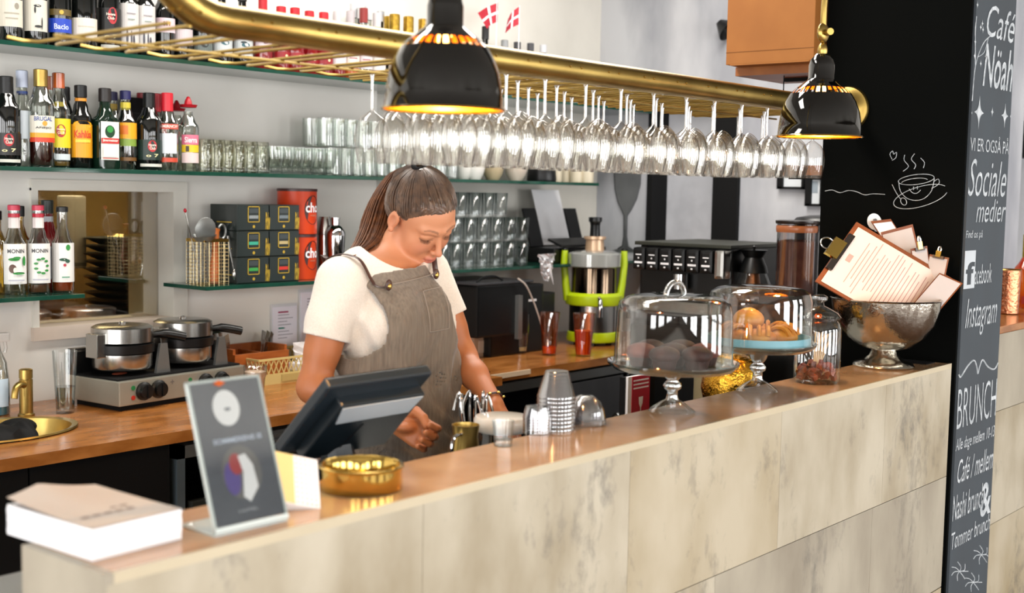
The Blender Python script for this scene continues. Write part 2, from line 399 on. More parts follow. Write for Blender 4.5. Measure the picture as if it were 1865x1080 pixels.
for zt, zb in ((BZ, 0.8012), (.80, .453), (.45, .10)):
    obj('end_panel', box(-.001, .014, .0006, BY1-BY0, zb+.001, zt), M_stones[1], bar)
obj('plinth', box(0, BX1-BX0, .03, .05, 0, .1), M_blackmat, bar)
# lower working top on the server's side
t = thing('service_shelf', 'dark steel work shelf on the inner side of the stone bar', 'counter', (BX0, BY1, 0))
obj('worktop', box(.02, BX1-BX0-.02, .0, .34, .97, 1.0, .003), M_steel_d, t)
obj('cabinet_body', box(.04, BX1-BX0-.02, .03, .31, 0.08, .97), M_blackmat, t)
for i in range(4): obj('drawer_front', box(.05+i*.72, .05+i*.72+.70, .31, .325, .3, .94, .003), M_black, t)
# the bar and wall beyond the pillar
PX0, PX1, PY0, PY1 = 3.826, 4.19, 1.395, 1.865
t = thing('rear_bar_counter', 'further stretch of stone-clad bar right of the chalkboard pillar', 'bar counter', (PX1, BY0+.06, 0))
obj('stone_panel', box(.005, .9, 0, .02, .92, 1.19), M_stones[1], t); obj('stone_panel', box(.005, .9, 0, .02, .52, .918), M_stones[0], t); obj('stone_panel', box(.005, .9, 0, .02, .1, .518), M_stones[2], t)
obj('stone_panel', box(.902, 1.8, 0, .02, .6, 1.19), M_stones[0], t)
obj('countertop', box(.005, 1.8, .002, .36, 1.19, 1.215, .003), M_wood, t)
obj('core', box(.01, 1.79, .02, .34, 0, 1.19), M_blackmat, t)
# ------------------------------------------------------------------ chalkboard pillar
pil = thing('chalkboard_pillar', 'tall square pillar with a slate grey chalked front and a black side at the bar end', 'pillar', (PX0, PY0, 0))
obj('shaft', box(0, PX1-PX0, .004, PY1-PY0, 0, CEIL), M_pillar_black, pil)
obj('slate_face', box(.012, PX1-PX0, -.004, .004, 0, CEIL), M_slate, pil, label='slate grey front face of the pillar covered in chalk lettering')
def front(px, py): p = ony(px, py, PY0); return min(max(p.x-PX0, .012), PX1-PX0-.006), p.z
def pillar_text(s, x0, y0, x1, y1, shear=0., bold=0., slant=True):
    """lettering whose box runs from pixel (x0,y0) top-left to (x1,y1) bottom-right"""
    a = front(x0, y0); yb = y1
    b = front(x1, y1)
    # heights: measured on the left side, lines run level on the real face
    L_ = front(x0, y0)[1]; H0 = front(x0, y0+(y1-y0))[1]
    vf = text_fit(s, a[0], b[0], H0, L_, -.0055, shear, bold)
    return obj('chalk_lettering', vf, M_chalk, pil)
pillar_text('Café', 1796, 6, 1846, 66, .3, .0)
pillar_text('Nöah', 1790, 78, 1845, 158, .25, .01)
pillar_text('VI ER OGSÅ PÅ', 1761, 242, 1843, 274, 0, .0)
pillar_text('Sociale', 1758, 288, 1828, 357, .3, -.005)
pillar_text('medier', 1776, 362, 1834, 405, .3, -.005)
pillar_text('Find os på', 1755, 420, 1786, 438, .1)
pillar_text('acebook', 1773, 482, 1802, 518, 0)
pillar_text('Instagram', 1757, 545, 1810, 615, .35, -.005)
pillar_text('BRUNCH', 1732, 712, 1818, 785, 0, -.01)
pillar_text('Alle dage mellem 10-13', 1733, 802, 1815, 830, .15)
pillar_text('Café / mellem', 1742, 838, 1806, 880, .3)
pillar_text('Nashi brunch', 1731, 905, 1786, 950, .1)
pillar_text('&', 1784, 882, 1806, 942, 0, .02)
pillar_text('Tømmer brunch', 1729, 972, 1799, 1003, .1)
c = front(1753, 457); e = front(1771, 524)
obj('chalk_square', G().add(box(c[0], e[0], -.0056, -.005, e[1], c[1])), mat('solid_chalk', '#c3c8cc', .9), pil)
obj('square_letter', text_fit('f', c[0]+.014, e[0]-.006, e[1]+.012, c[1]-.035, -.0066, 0, .03), M_slate, pil)
def star(px, py, w, h):
    cx, cz = front(px, py); pts = []
    for i in range(32):
        a = 2*PI*i/32; r = 1/(abs(math.cos(a))**.55+abs(math.sin(a))**.55)**1.8
        pts.append((cx+w*r*math.cos(a), -.0055, cz+h*r*math.sin(a)))
    return pts, [tuple(range(32))]
g = G(); g.add(star(1780, 205, .04, .052)); g.add(star(1827, 211, .032, .04)); g.add(star(1804, 204, .013, .016))
for r in ((1762, 205), (1843, 213)): g.add(star(r[0], r[1], .006, .006))
obj('chalk_ornament', g, M_chalk, pil)
def stroke(pts, plane, w=.0022, k=5):
    P = [plane(*p) for p in pts]
    return tube(smoothcurve(P, k), w, 5)
fp = lambda px, py: (lambda a: Vector((a[0], -.004, a[1])))(front(px, py))
g = G()
g.add(stroke([(1737, 684), (1747, 686), (1760, 666), (1771, 656), (1776, 668), (1778, 680), (1781, 668), (1787, 655), (1797, 668), (1808, 672), (1818, 660)], fp, .0028))
g.add(stroke([(1768, 184), (1774, 120), (1788, 80), (1802, 65)], fp, .0018)); g.add(stroke([(1774, 120), (1773, 60), (1776, 30)], fp, .0016))
g.add(stroke([(1778, 104), (1790, 95), (1797, 70)], fp, .0015))
for q in ((1777, 9), (1783, 50), (1787, 54), (1768, 101), (1783, 116), (1792, 103), (1769, 75), (1786, 43)): g.add(star(q[0], q[1], .009, .012))
for bx_, by_ in ((1745, 1040), (1785, 1010), (1770, 1060)):
    for a in range(7):
        r = 16; g.add(stroke([(bx_, by_), (bx_+r*.6*math.cos(a), by_+r*.5*math.sin(a)), (bx_+r*math.cos(a*.9), by_+r*1.1*math.sin(a*.9))], fp, .0016, 3))
obj('chalk_drawing', g, M_chalk, pil)
side = lambda px, py: (lambda p: Vector((-.0012, p.y-PY0, p.z)))(onx(px, py, PX0))
g = G()
def ell(cx, cy, rx, ry, rot=0., a0=0, a1=360, n=22): return [(cx+rx*math.cos(math.radians(a0+(a1-a0)*i/n))*math.cos(rot)-ry*math.sin(math.radians(a0+(a1-a0)*i/n))*math.sin(rot), cy+rx*math.cos(math.radians(a0+(a1-a0)*i/n))*math.sin(rot)+ry*math.sin(math.radians(a0+(a1-a0)*i/n))*math.cos(rot)) for i in range(n+1)]
for pts in (ell(1669, 327, 33, 9, -.12), ell(1666, 331, 24, 6, -.12, 190, 350), [(1637, 330), (1640, 348), (1652, 361), (1668, 365), (1684, 361), (1697, 347), (1702, 325)],
            [(1702, 330), (1709, 326), (1711, 333), (1705, 339), (1697, 343)], ell(1677, 358, 51, 18, -.28, 20, 340), [(1625, 336), (1632, 350), (1640, 362)], ell(1646, 367, 5, 7, -.5),
            [(1664, 340), (1664, 346)], [(1671, 339), (1671, 345)], [(1656, 344), (1662, 351), (1670, 352), (1677, 346)],
            [(1645, 312), (1655, 303), (1647, 292), (1648, 282)], [(1665, 308), (1668, 300), (1660, 290), (1666, 280)], [(1682, 306), (1684, 296), (1677, 288)],
            [(1625, 290), (1621, 281), (1626, 275), (1628, 281), (1633, 277), (1632, 287), (1625, 292)], [(1503, 348), (1516, 346), (1530, 351), (1545, 347), (1560, 349), (1575, 355), (1590, 353), (1612, 354)]):
    g.add(stroke(pts, side, .0011, 3))
obj('coffee_cup_drawing', g, M_chalk, pil, label='chalk drawing of a smiling steaming coffee cup on a saucer')
# ------------------------------------------------------------------ back counter
top = thing('back_counter', 'orange-brown wooden worktop running along the back wall', 'counter', (0, 0, 0))
CZ = .90
sx_, sy_ = 1.90, 3.58; srx, sry = .235, .17          # sink hole
def slab_with_hole(x0, x1, y0, y1, z0, z1, cx, cy, rx, ry, n=40):
    v = []; f = []
    for z in (z0, z1):
        for i in range(n):
            a = 2*PI*i/n; dx, dy = math.cos(a), math.sin(a)
            t_ = min(((x1-cx) if dx > 0 else (cx-x0))/max(abs(dx), 1e-6), ((y1-cy) if dy > 0 else (cy-y0))/max(abs(dy), 1e-6))
            v.append((cx+rx*dx, cy+ry*dy, z)); v.append((cx+dx*t_, cy+dy*t_, z))
        o_ = (0 if z == z0 else 2*n)
        for qx in (x0, x1):
            for qy in (y0, y1):
                a = math.atan2(qy-cy, qx-cx) % (2*PI); i = int(round(a/(2*PI)*n)) % n; v[o_+2*i+1] = (qx, qy, z)
    for s in (0, 1):
        for i in range(n):
            j = (i+1) % n; a, b, c_, d_ = 2*i, 2*i+1, 2*j+1, 2*j
            q = [s*2*n+k for k in (a, b, c_, d_)]; f.append(tuple(q if s else q[::-1]))
    for i in range(n):
        j = (i+1) % n
        f.append((2*i, 2*j, 2*n+2*j, 2*n+2*i)); f.append((2*i+1, 2*n+2*i+1, 2*n+2*j+1, 2*j+1))
    return v, f
g = G(); g.add(slab_with_hole(1.3, 2.3, 3.21, WALL_Y-.002, CZ-.035, CZ, sx_, sy_, srx, sry)); g.add(box(2.3, 3.70, 3.21, WALL_Y-.002, CZ-.035, CZ)); g.add(box(3.70, STEP_X, 3.26, WALL_Y-.002, CZ-.035, CZ)); g.add(box(STEP_X, RIGHT_X-.003, 3.33, WALL_Y2-.002, CZ-.035, CZ))
obj('worktop', g, M_wood, top)
obj('edge_strip', box(3.89, 4.15, 3.323, 3.33, CZ-.02, CZ), mat('pale_edge', '#d8c0a2', .5), top)  # short paler strip along the worktop's front edge
t = thing('counter_base', 'black recessed base below the wooden back worktop', 'cabinet', (0, 0, 0)); obj('back_panel', box(1.3, 5.6, 3.93, 3.97, .0, CZ-.04), M_blackmat, t); obj('end_panel', box(1.3, 1.34, 3.3, 3.92, 0, CZ-.04), M_blackmat, t)
t = thing('brass_sink', 'round brass sink basin sunk in the wooden worktop', 'sink', (sx_, sy_, CZ))
v, f = lathe([(1.09, .004), (1.08, .009), (1.0, .006), (.97, -.03), (.86, -.11), (.6, -.15), (.12, -.155), (.0, -.158)], 40)
obj('basin', ([(x*srx, y*sry, z) for x, y, z in v], f), M_brass, t, True)
obj('drain', G().add(lathe([(.0, -.148), (.03, -.148), (.034, -.153)], 16)), M_blackmat, t)
t = thing('brass_tap', 'short cylindrical brass tap with a curved spout behind the sink', 'tap', (*onz(48, 757, CZ).xy, CZ))
obj('tap_body', lathe([(.026, 0), (.026, .006), (.021, .01), (.021, .118), (.019, .119), (.019, .122), (.021, .123), (.021, .15), (.016, .153), (.0, .154)], 24), M_brass, t, True)
obj('spout', tube(smoothcurve([(-.012, -.01, .102), (-.035, -.025, .108), (-.055, -.037, .098), (-.064, -.042, .068)], 5), .011, 10), M_brass, t, True)
t = thing('black_cabinet', 'black cabinet fronts under the sink end of the worktop', 'cabinet', (1.36, 3.26, 0))
xe = ony(312, 850, 3.26).x-1.364
obj('carcass', box(0, xe, .012, .5, .08, .62), M_blackmat, t)
for i in range(2): obj('door', box(.003+i*xe/2, (i+1)*xe/2-.003, 0, .012, .1, .855), M_blackmat, t)
# under-counter units
def unit(name, label, cat, x0, x1, y0=3.26, y1=3.89): return thing(name, label, cat, (x0, y0, 0))
M_bluesteel = mat('blue_grey_steel', '#8a9aa3', .32, .75)
x0 = ony(312, 850, 3.29).x; x1 = ony(640, 850, 3.29).x
t = unit('undercounter_dishwasher', 'steel under-counter machine with vent slats and black handle slot', 'dishwasher', x0, x1)
W_ = x1-x0
obj('side_wall', box(0, .03, 0, .55, .06, .84), M_bluesteel, t); obj('side_wall', box(W_-.03, W_, 0, .55, .06, .84), M_bluesteel, t)
obj('top_cover', box(0, W_, .0, .55, .80, .84), M_steel_d, t); obj('back_panel', box(.03, W_-.03, .5, .55, .06, .8), M_blackmat, t)
obj('door', box(.05, W_-.04, -.01, .02, .1, .66, .004), mat('dark_door_glass', '#2c2c28', .15), t)
obj('control_panel', box(.3, W_-.03, -.014, .0, .67, .78, .003), M_steel, t)
obj('handle_slot', box(.42, W_-.12, -.018, -.012, .695, .735), M_blackmat, t)
for i in range(3): obj('vent_slat', box(.3, W_-.03, -.01, .0, .79+i*.014, .798+i*.014), M_steel_d, t)
obj('door_post', box(.09, .105, -.02, -.008, .1, .64), M_steel, t)
M_coolglass = mat('dark_cooler_glass', '#06070a', .03, spec=1.0, coat=1.)
cooler0 = thing('bottle_cooler', 'black glass-door bottle cooler under the counter behind the woman\'s left arm', 'cooler', (3.78, 3.36, 0))
obj('cabinet', G().add(box(0, .55, .02, .46, .05, .85)), M_blackmat, cooler0)
obj('door', G().add(box(.008, .542, -.006, .02, .1, .80, .004)), M_coolglass, cooler0)
obj('door_handle', tube([(.5, -.01, .3), (.5, -.035, .32), (.5, -.035, .6), (.5, -.01, .62)], .006, 8), M_steel, cooler0, True)
obj('hinge_strip', box(.0, .55, -.008, .02, .81, .85), M_steel_d, cooler0)
dup(cooler0, (4.345, 3.36, 0), 'black glass-door bottle cooler in the middle under the juicer'); dup(cooler0, (4.91, 3.36, 0), 'black glass-door bottle cooler at the far right end of the back counter')
t = thing('red_sign', 'small red sign with a white glass symbol behind the near cake stand', 'sign', onz(1165, 745, .0+.9))
p0 = ony(1150, 686, 2.55); p1 = ony(1182, 748, 2.55); t.location = (p0.x, 2.55, p1.z-.25)
w_, h_ = p1.x-p0.x, p0.z-p1.z+.25
obj('backing', box(-.02, w_, 0, .01, 0, h_), M_paper, t); obj('red_panel', box(.004, w_-.002, -.002, 0, .01, h_-.002), mat('sign_red', '#b8203a', .5), t)
g = G(); cx = w_/2; zz = .25
g.add(([(cx-.014, -.003, zz+.06), (cx+.014, -.003, zz+.06), (cx+.012, -.003, zz+.035), (cx+.003, -.003, zz+.02), (cx+.002, -.003, zz+.004), (cx+.012, -.003, zz), (cx-.012, -.003, zz), (cx-.002, -.003, zz+.004), (cx-.003, -.003, zz+.02), (cx-.012, -.003, zz+.035)][::-1], [tuple(range(10))]))
for i in range(3): g.add(box(.012, w_-.012, -.003, -.002, h_-.02-i*.014, h_-.015-i*.014))
obj('glass_symbol', g, M_paper, t)
t = thing('sign_stand', 'dark upright divider panel carrying the red sign', 'panel', (p0.x-.03, 2.56, 0))
obj('panel', box(0, .2, 0, .02, 0, p0.z-.002), M_blackmat, t); obj('foot', box(0, .2, -.06, .08, 0, .02), M_blackmat, t)

# ================================================================== SHELVES
SH_Y = 3.74
def shelf(x0, x1, z, y1, label, bx=()):
    t = thing('glass_shelf', label, 'shelf', (x0, SH_Y, z))
    obj('pane', box(0, x1-x0, 0, y1-SH_Y, -.014, 0, .001), M_shelf, t)
    for b in ():
        obj('bracket', G().add(box(b-x0-.012, b-x0+.012, y1-SH_Y-.2, y1-SH_Y-.002, -.02, -.0145)).add(box(b-x0-.004, b-x0+.004, y1-SH_Y-.2, y1-SH_Y-.002, -.028, -.02)), M_steel_d, t)
    return t
Z1, Z2, Z3, Z3R = 2.088, 1.700, 1.287, 1.300
shelf(1.3, STEP_X, Z1, WALL_Y-.002, 'topmost green-edged glass shelf full of wine bottles, left part', (1.9, 2.7, 3.4))
shelf(STEP_X+.002, RIGHT_X-.005, Z1, WALL_Y2-.002, 'topmost glass shelf behind the hanging glasses, right part', (4.2, 4.9))
shelf(1.3, STEP_X, Z2, WALL_Y-.002, 'middle green-edged glass shelf carrying liquor bottles and tumblers', (2.3, 2.9, 3.5))
shelf(STEP_X+.002, 5.19, Z2, WALL_Y2-.002, 'middle glass shelf with cups and the black pot right of the woman', (4.2, 4.8))
shelf(1.3, 2.305, Z3, WALL_Y-.03, 'short low glass shelf with syrup bottles before the hatch window')
t = shelf(2.79, STEP_X, Z3, WALL_Y-.002, 'low glass shelf with tea boxes and cocoa tins', (3.4,))
shelf(STEP_X+.002, RIGHT_X-.005, Z3R, WALL_Y2-.002, 'low dark glass shelf with highball glasses and the printer', (4.3, 5.0))

# ------------------------------------------------------------------ bottles
def M_col(h, rough=.4, metal=0.): return mat('col_%s_%d_%d' % (h.strip('#'), rough*100, metal*100), h, rough, metal)
M_bclear = glass('bottle_clear', tint='#eef1ec', edge='#7f8781', gloss=.12, power=1.3, edge_gloss=.7)
M_bdark = mat('bottle_dark_glass', '#0b0d0c', .06, spec=.8)
M_bgreen = mat('bottle_green_glass', '#10241a', .07, spec=.8)
M_bred = mat('bottle_red_glass', '#7a0d14', .08, spec=.8)
M_borange = mat('bottle_amber_glass', '#b5531c', .1, spec=.8)
M_byellow = glass('bottle_yellow_glass', tint='#d9c06a', edge='#8a6a20', gloss=.14)
def bottle(name, label, loc, r, h, body, cap, neck=.34, cap_h=.03, nr=.014, shoulder=.12, labels=(), group=None, liquid=None, lq=0., cat='bottle', cap_r=None, ang=-PI/2-.35, sombrero=False, pourer=False, square=False, waist=0.):
    t = thing(name, label, cat, loc, 0, group)
    zb = h*(1-neck); sh = h*shoulder
    prof = [(0, .004), (r*.9, 0), (r, .008)]
    if waist: prof += [(r*(1-waist*.4), zb*.25), (r*(1-waist), zb*.5), (r*(1-waist*.3), zb*.8)]
    prof += [(r, zb-sh*.6), (r*.93, zb-sh*.25), (r*.7, zb+sh*.15), (nr*1.3, zb+sh*.75), (nr, zb+sh*1.1), (nr, h-cap_h*.6)]
    vf = lathe(prof, 20)
    if square:
        vf = ([(x*(1.0), y*.62, z) if False else (math.copysign(min(abs(x)*1.18, r), x) if z < zb else x, math.copysign(min(abs(y)*1.1, r*.62), y) if z < zb else y, z) for x, y, z in vf[0]], vf[1])
    obj('glass_body', vf, body, t, True)
    if liquid is not None:
        obj('liquid', lathe([(0, .006), (r*.88, .006), (r*.94, .012), (r*.94*(1 if not waist else 1-waist*.5), lq), (0, lq)], 16), liquid, t, True)
    if cap is not None:
        cr = cap_r or nr*1.18
        if sombrero:
            obj('sombrero_cap', lathe([(0, h-.004), (.028, h-.004), (.033, h+.006), (.030, h+.006), (.016, h), (.012, h+.02), (.005, h+.034), (0, h+.036)], 20), cap, t, True)
        else:
            obj('cap', lathe([(nr*1.02, h-cap_h), (cr, h-cap_h), (cr, h-.002), (cr*.85, h), (0, h)], 16), cap, t, True)
        if pourer: obj('pourer', lathe([(cr*.5, h), (cr*.5, h+.012), (cr*1.2, h+.012), (cr*1.2, h+.026), (0, h+.026)], 12), M_blackpl, t, True)
    for lb in labels:
        z0, z1, half, colr = lb[:4]
        rr = (r if z1 < zb else nr*1.05)+.0009
        if square:
            vf = [( x, -r*.69, z) for x, z in ((-half*r, z0), (half*r, z0), (half*r, z1), (-half*r, z1))], [(0, 1, 2, 3)]
            part = obj('label', vf, M_col(colr), t)
        else:
            part = obj('label', wrap(patch(-half*rr, half*rr, z0, z1), rr, ang), M_col(colr), t)
        for k, e in enumerate(lb[4:]):
            kind = e[0]; lift = .0006*(k+1)
            if kind == 'text': _, s, w, za, zz_, c = e; vf = text_fit(s, -w, w, za, zz_, 0, 0, .02)
            elif kind == 'dot': _, cx, cz, a, b, c = e; vf = disc(cx, cz, a, b)
            else: _, xa, xb, za, zz_, c = e; vf = patch(xa, xb, za, zz_, 6)
            if square: vf = ([(p[0], -r*.69-lift, p[2]) for p in vf[0]], vf[1])
            else: vf = wrap(vf, rr+lift, ang)
            obj({'text': 'lettering', 'dot': 'emblem', 'band': 'label_band'}[kind], vf, M_col(c), part)
    return t
def bp(px, z, y): p = ony(px, 300, y); return (p.x, y, z+.0005)
RUM = lambda c: ((.035, .105, 1.25, c, ('dot', 0, .083, .016, .02, '#b3262c'), ('text', 'Havana', .013, .083, .091, '#e8ded0'), ('text', 'Club', .010, .071, .081, '#e8ded0'), ('text', 'o 7', .022, .045, .056, '#e9dfa8')), (.012, .022, 1.0, '#d5d3c8'))
G2 = 'liquor bottles on the middle glass shelf'
bottle('rum_bottle', 'black rum bottle with a round red emblem, leftmost on the middle shelf', bp(13, Z2, 3.84), .043, .285, M_bdark, M_blackpl, .30, .085, .019, labels=RUM('#14120e'), group=G2)
bottle('vodka_bottle', 'slim clear wasp-waisted bottle with blue-banded clear cap', bp(42, Z2, 3.86), .031, .31, M_bclear, M_col('#c9d2e6', .3), .36, .055, .016, labels=((.232, .243, 3.1, '#27407f'), (.09, .18, .8, '#c4ccd2')), waist=.2, group=G2)
bottle('rum_bottle', 'netted rum bottle with gold cap, arched blue lettering and dark rum below', bp(76, Z2, 3.82), .042, .315, M_bclear, M_brass, .30, .055, .019, labels=((.11, .165, 1.1, '#d8d3c4', ('text', 'BRUGAL', .03, .148, .162, '#37508f'), ('dot', .004, .14, .008, .008, '#d8952c'), ('text', 'AÑEJO', .026, .122, .131, '#2a2a2a')), (.095, .11, 1.1, '#e0a02a'), (.08, .095, 1.1, '#cc3c20')), liquid=mat('dark_rum', '#3c120c', .15), lq=.09, group=G2)
bottle('rum_bottle', 'bottle with a copper-gold cap standing behind the netted rum', bp(92, Z2, 3.93), .038, .305, M_bclear, M_borange, .32, .045, .015, labels=((.08, .15, 1.2, '#8c6c2c'),), group=G2)
bottle('rum_bottle', 'clear rum bottle with yellow label, red emblem and gold cap', bp(108, Z2, 3.83), .036, .31, M_bclear, M_borange, .34, .05, .017, labels=((.20, .215, .9, '#c9b13a'), (.065, .16, 1.3, '#d8c51e', ('dot', .0, .12, .016, .021, '#a8242e'), ('text', 'Havana', .013, .122, .129, '#f0e6c0'), ('text', 'CLUB', .011, .11, .118, '#f0e6c0')), (.025, .045, 1., '#c9d3d6')), group=G2, liquid=mat('golden_rum', '#8a6418', .2), lq=.02)
bottle('liqueur_bottle', 'dark bottle with black cap peeking out behind the yellow-labelled rum', bp(120, Z2, 3.94), .036, .275, M_bdark, M_blackpl, .32, .045, .014, labels=((.2, .215, 3.1, '#b89a3c'),), group=G2)
bottle('coffee_liqueur_bottle', 'dark coffee liqueur bottle with an arched orange-yellow label', bp(148, Z2, 3.82), .036, .275, M_bdark, M_blackpl, .33, .04, .0175, labels=((.222, .232, 3.1, '#d68a26'), (.178, .2, .7, '#a3151c'), (.035, .145, 1.15, '#e09a16', ('dot', 0, .145, .034, .012, '#e8a416'), ('text', 'Kahlúa', .03, .10, .125, '#c8341a'), ('band', -.026, .026, .085, .095, '#e8c33c'))), group=G2)
bottle('herbal_liqueur_bottle', 'square dark green herbal liqueur bottle with white label and red band', bp(192, Z2, 3.80), .042, .27, M_bgreen, M_col('#1c1614'), .36, .045, .018, labels=((.03, .158, .82, '#e6e4da', ('dot', 0, .125, .019, .021, '#103a20'), ('dot', 0, .132, .012, .011, '#2f8a3c'), ('band', -.0335, .0335, .085, .103, '#c02e2a'), ('text', 'Jägermeister', .03, .089, .1, '#f1ece0'), ('band', -.028, .028, .04, .078, '#d6d6d2'), ('band', -.03, .03, .034, .037, '#c05048')),), square=True, group=G2)
bottle('gin_bottle', 'bottle with dark blue and gold neck behind the square liqueur', bp(205, Z2, 3.92), .036, .27, M_bclear, M_col('#1a1a52'), .34, .03, .016, labels=((.205, .228, 3.1, '#c8a63a'), (.08, .15, 1.2, '#b4582c')), group=G2)
bottle('gin_bottle', 'clear bottle with yellow-orange label and dark blue cap', bp(229, Z2, 3.83), .037, .27, M_bclear, M_col('#1a1a52'), .34, .03, .016, labels=((.205, .23, 3.1, '#c8b63a'), (.105, .16, 1.2, '#e8a21c', ('band', -.03, .0, .12, .15, '#d8721c')), (.08, .104, 1.0, '#7f9a3c'), (.03, .042, 1., '#6e4a1c')), group=G2)
t = thing('gift_box', 'matt black bottle box standing behind the rum bottles', 'box', bp(247, Z2, 3.93)); obj('carton', box(-.04, .04, -.03, .03, 0, .255, .002), M_blackmat, t); obj('lid_edge', box(-.0405, .0405, -.0305, .0305, .2, .202), M_blackpl, t)
bottle('vodka_bottle', 'clear bottle with dark red cap behind the black rum bottle', bp(259, Z2, 3.92), .034, .275, M_bclear, M_col('#8e1420'), .34, .06, .0155, labels=((.06, .14, 1.1, '#8a2030'),), group=G2)
bottle('rum_bottle', 'black rum bottle with green-black label, fourth shape from the right end of the bottles', bp(272, Z2, 3.81), .043, .268, M_bdark, M_blackpl, .30, .075, .018, labels=RUM('#10281f'), group=G2)
bottle('vodka_bottle', 'clear vodka bottle with bright red cap just right of the black rum', bp(285, Z2, 3.90), .036, .275, M_bclear, M_col('#c01a2a'), .34, .065, .0165, labels=((.13, .15, 1.2, '#b83c2c'), (.03, .05, .8, '#c85c3c')), group=G2)
bottle('vodka_bottle', 'clear vodka bottle with red cap and red and gold lettering in front', bp(305, Z2, 3.80), .037, .272, M_bclear, M_col('#c41a2a'), .34, .065, .0175, labels=((.145, .163, 1.2, '#c8452e', ('text', 'SMIRNOFF', .034, .149, .16, '#ecd9d0')), (.06, .13, .75, '#d5dbe0'), (.03, .045, .9, '#c7472e')), group=G2)
bottle('tequila_bottle', 'clear tequila bottle with sombrero cap behind the red-capped vodka', bp(296, Z2, 3.96), .034, .235, M_bclear, M_col('#7c1018'), .22, .03, .015, sombrero=True, group=G2)
bottle('tequila_bottle', 'clear tequila bottle, its red sombrero cap tilted, second from the right', bp(322, Z2, 3.94), .034, .225, M_bclear, M_col('#a81420'), .22, .03, .015, sombrero=True, group=G2)
bottle('tequila_bottle', 'clear tequila bottle with red sombrero cap and pink-yellow label at the right end', bp(343, Z2, 3.82), .038, .232, M_bclear, M_col('#b01422'), .26, .03, .016, labels=((.095, .13, .9, '#d87088', ('text', 'Sierra', .024, .102, .122, '#f6ecec')), (.068, .094, .9, '#e6c028', ('band', -.02, -.008, .07, .09, '#3a2c10')), (.03, .066, .9, '#e2c9c6')), sombrero=True, group=G2)
# syrup bottles
G3 = 'syrup bottles on the short low shelf'
def syrup(label, px, y, extra, liquid, lq, cap='#e6dcd8', tape=True, h=.29):
    labs = [(.035, .165, 1.25, '#e9e7e3')+extra]
    if tape: labs += [(.215, .25, 3.1, '#e8dedb'), (.248, .262, 3.1, '#bf2338')]
    return bottle('syrup_bottle', label, bp(px, Z3, y), .036, h, M_bclear, M_col(cap), .38, .018, .0165, labels=labs, group=G3, liquid=liquid, lq=lq)
Gn, Br = '#2f8a3c', '#5a3a28'
syrup('coconut syrup bottle with palm and coconut picture, left on the low shelf', 24, 3.85, (('text', 'MONIN', .028, .135, .148, '#3c3c40'), ('dot', -.012, .085, .012, .014, Br), ('dot', -.004, .08, .006, .009, '#e8e4da'), ('dot', -.008, .115, .018, .005, Gn), ('dot', .002, .12, .012, .004, Gn), ('dot', .026, .11, .006, .016, Gn), ('dot', .008, .07, .02, .004, Gn), ('band', -.026, .026, .045, .05, '#b9b8c2')), None, 0, '#d8405a')
syrup('mint syrup bottle with a wreath of green leaves, middle of the low shelf', 68, 3.84, tuple([('text', 'MONIN', .028, .135, .148, '#3c3c40')]+[('dot', .02*math.cos(a)+(.004), .092+.024*math.sin(a), .007, .004, Gn) for a in (0, .7, 1.4, 2.1, 2.8, 3.5, 4.2, 4.9, 5.6)]+[('band', -.026, .026, .045, .05, '#b9b8c2')]), mat('brown_syrup', '#6e3a1c', .2), .03, '#d8405a')
t = syrup('slim clear syrup bottle with black cap, berry twig label and orange liquid', 112, 3.84, (('dot', .012, .15, .008, .01, Gn), ('dot', -.004, .11, .014, .005, '#23503c'), ('dot', .01, .105, .008, .006, '#23503c'), ('dot', 0, .092, .005, .005, '#b0283c'), ('band', -.01, .016, .05, .054, '#5a9a78')), mat('orange_syrup', '#a8431a', .2), .055, '#101010', False, .285)
bottle('syrup_bottle', 'dark-capped bottle tucked behind the coconut syrup', bp(34, Z3, 3.94), .034, .285, M_byellow, M_blackpl, .36, .035, .014, group=G3)
bottle('syrup_bottle', 'tall red syrup bottle with green-black cap behind the mint syrup', bp(85, Z3, 3.93), .037, .305, M_bred, M_col('#0e1c14'), .36, .045, .017, labels=((.04, .15, 1.2, '#aeb4c4'), (.22, .25, 3.1, '#c9ced6')), group=G3)
bottle('syrup_bottle', 'amber oil bottle cut by the left edge of the low shelf', bp(-8, Z3, 3.90), .037, .27, M_byellow, M_blackpl, .36, .03, .014, group=G3)
# wine bottles of the top shelf
G1 = 'wine and spirit bottles on the topmost shelf'
def wine(px, y, body, cap, labels, label, r=.0375, h=.31, nr=.0145, cap_h=.06, neck=.38, **k):
    return bottle('wine_bottle', label, bp(px, Z1, y), r, h, body, cap, neck, cap_h, nr, labels=labels, group=G1, **k)
CB = M_col('#141416')
wine(22, 3.83, M_bdark, CB, ((.05, .135, 1.25, '#cfc8b8', ('dot', .016, .115, .008, .01, '#8c8578'), ('band', -.024, .024, .09, .094, '#a39c8c'), ('band', -.02, .02, .075, .078, '#a39c8c')),), 'dark wine bottle with beige label and grey seal, far left of the topmost shelf')
wine(67, 3.83, M_bdark, CB, ((.045, .145, 1.15, '#cfc9bb', ('dot', .002, .125, .012, .004, '#1c1c1c'), ('dot', -.006, .112, .003, .011, '#1c1c1c'), ('dot', .004, .06, .012, .004, '#1c1c1c'), ('dot', .016, .07, .002, .02, '#1c1c1c')),), 'dark wine bottle with a flying bird on its beige label')
wine(111, 3.83, M_bdark, M_brass, ((.05, .095, 1.25, '#1c3fae', ('text', 'Bacio', .024, .06, .078, '#c8d2ee')), (.105, .125, 1.1, '#5a4a22', ('dot', .0, .115, .007, .007, '#c9a23c'))), 'dark bottle with a broad royal blue label and gold seals')
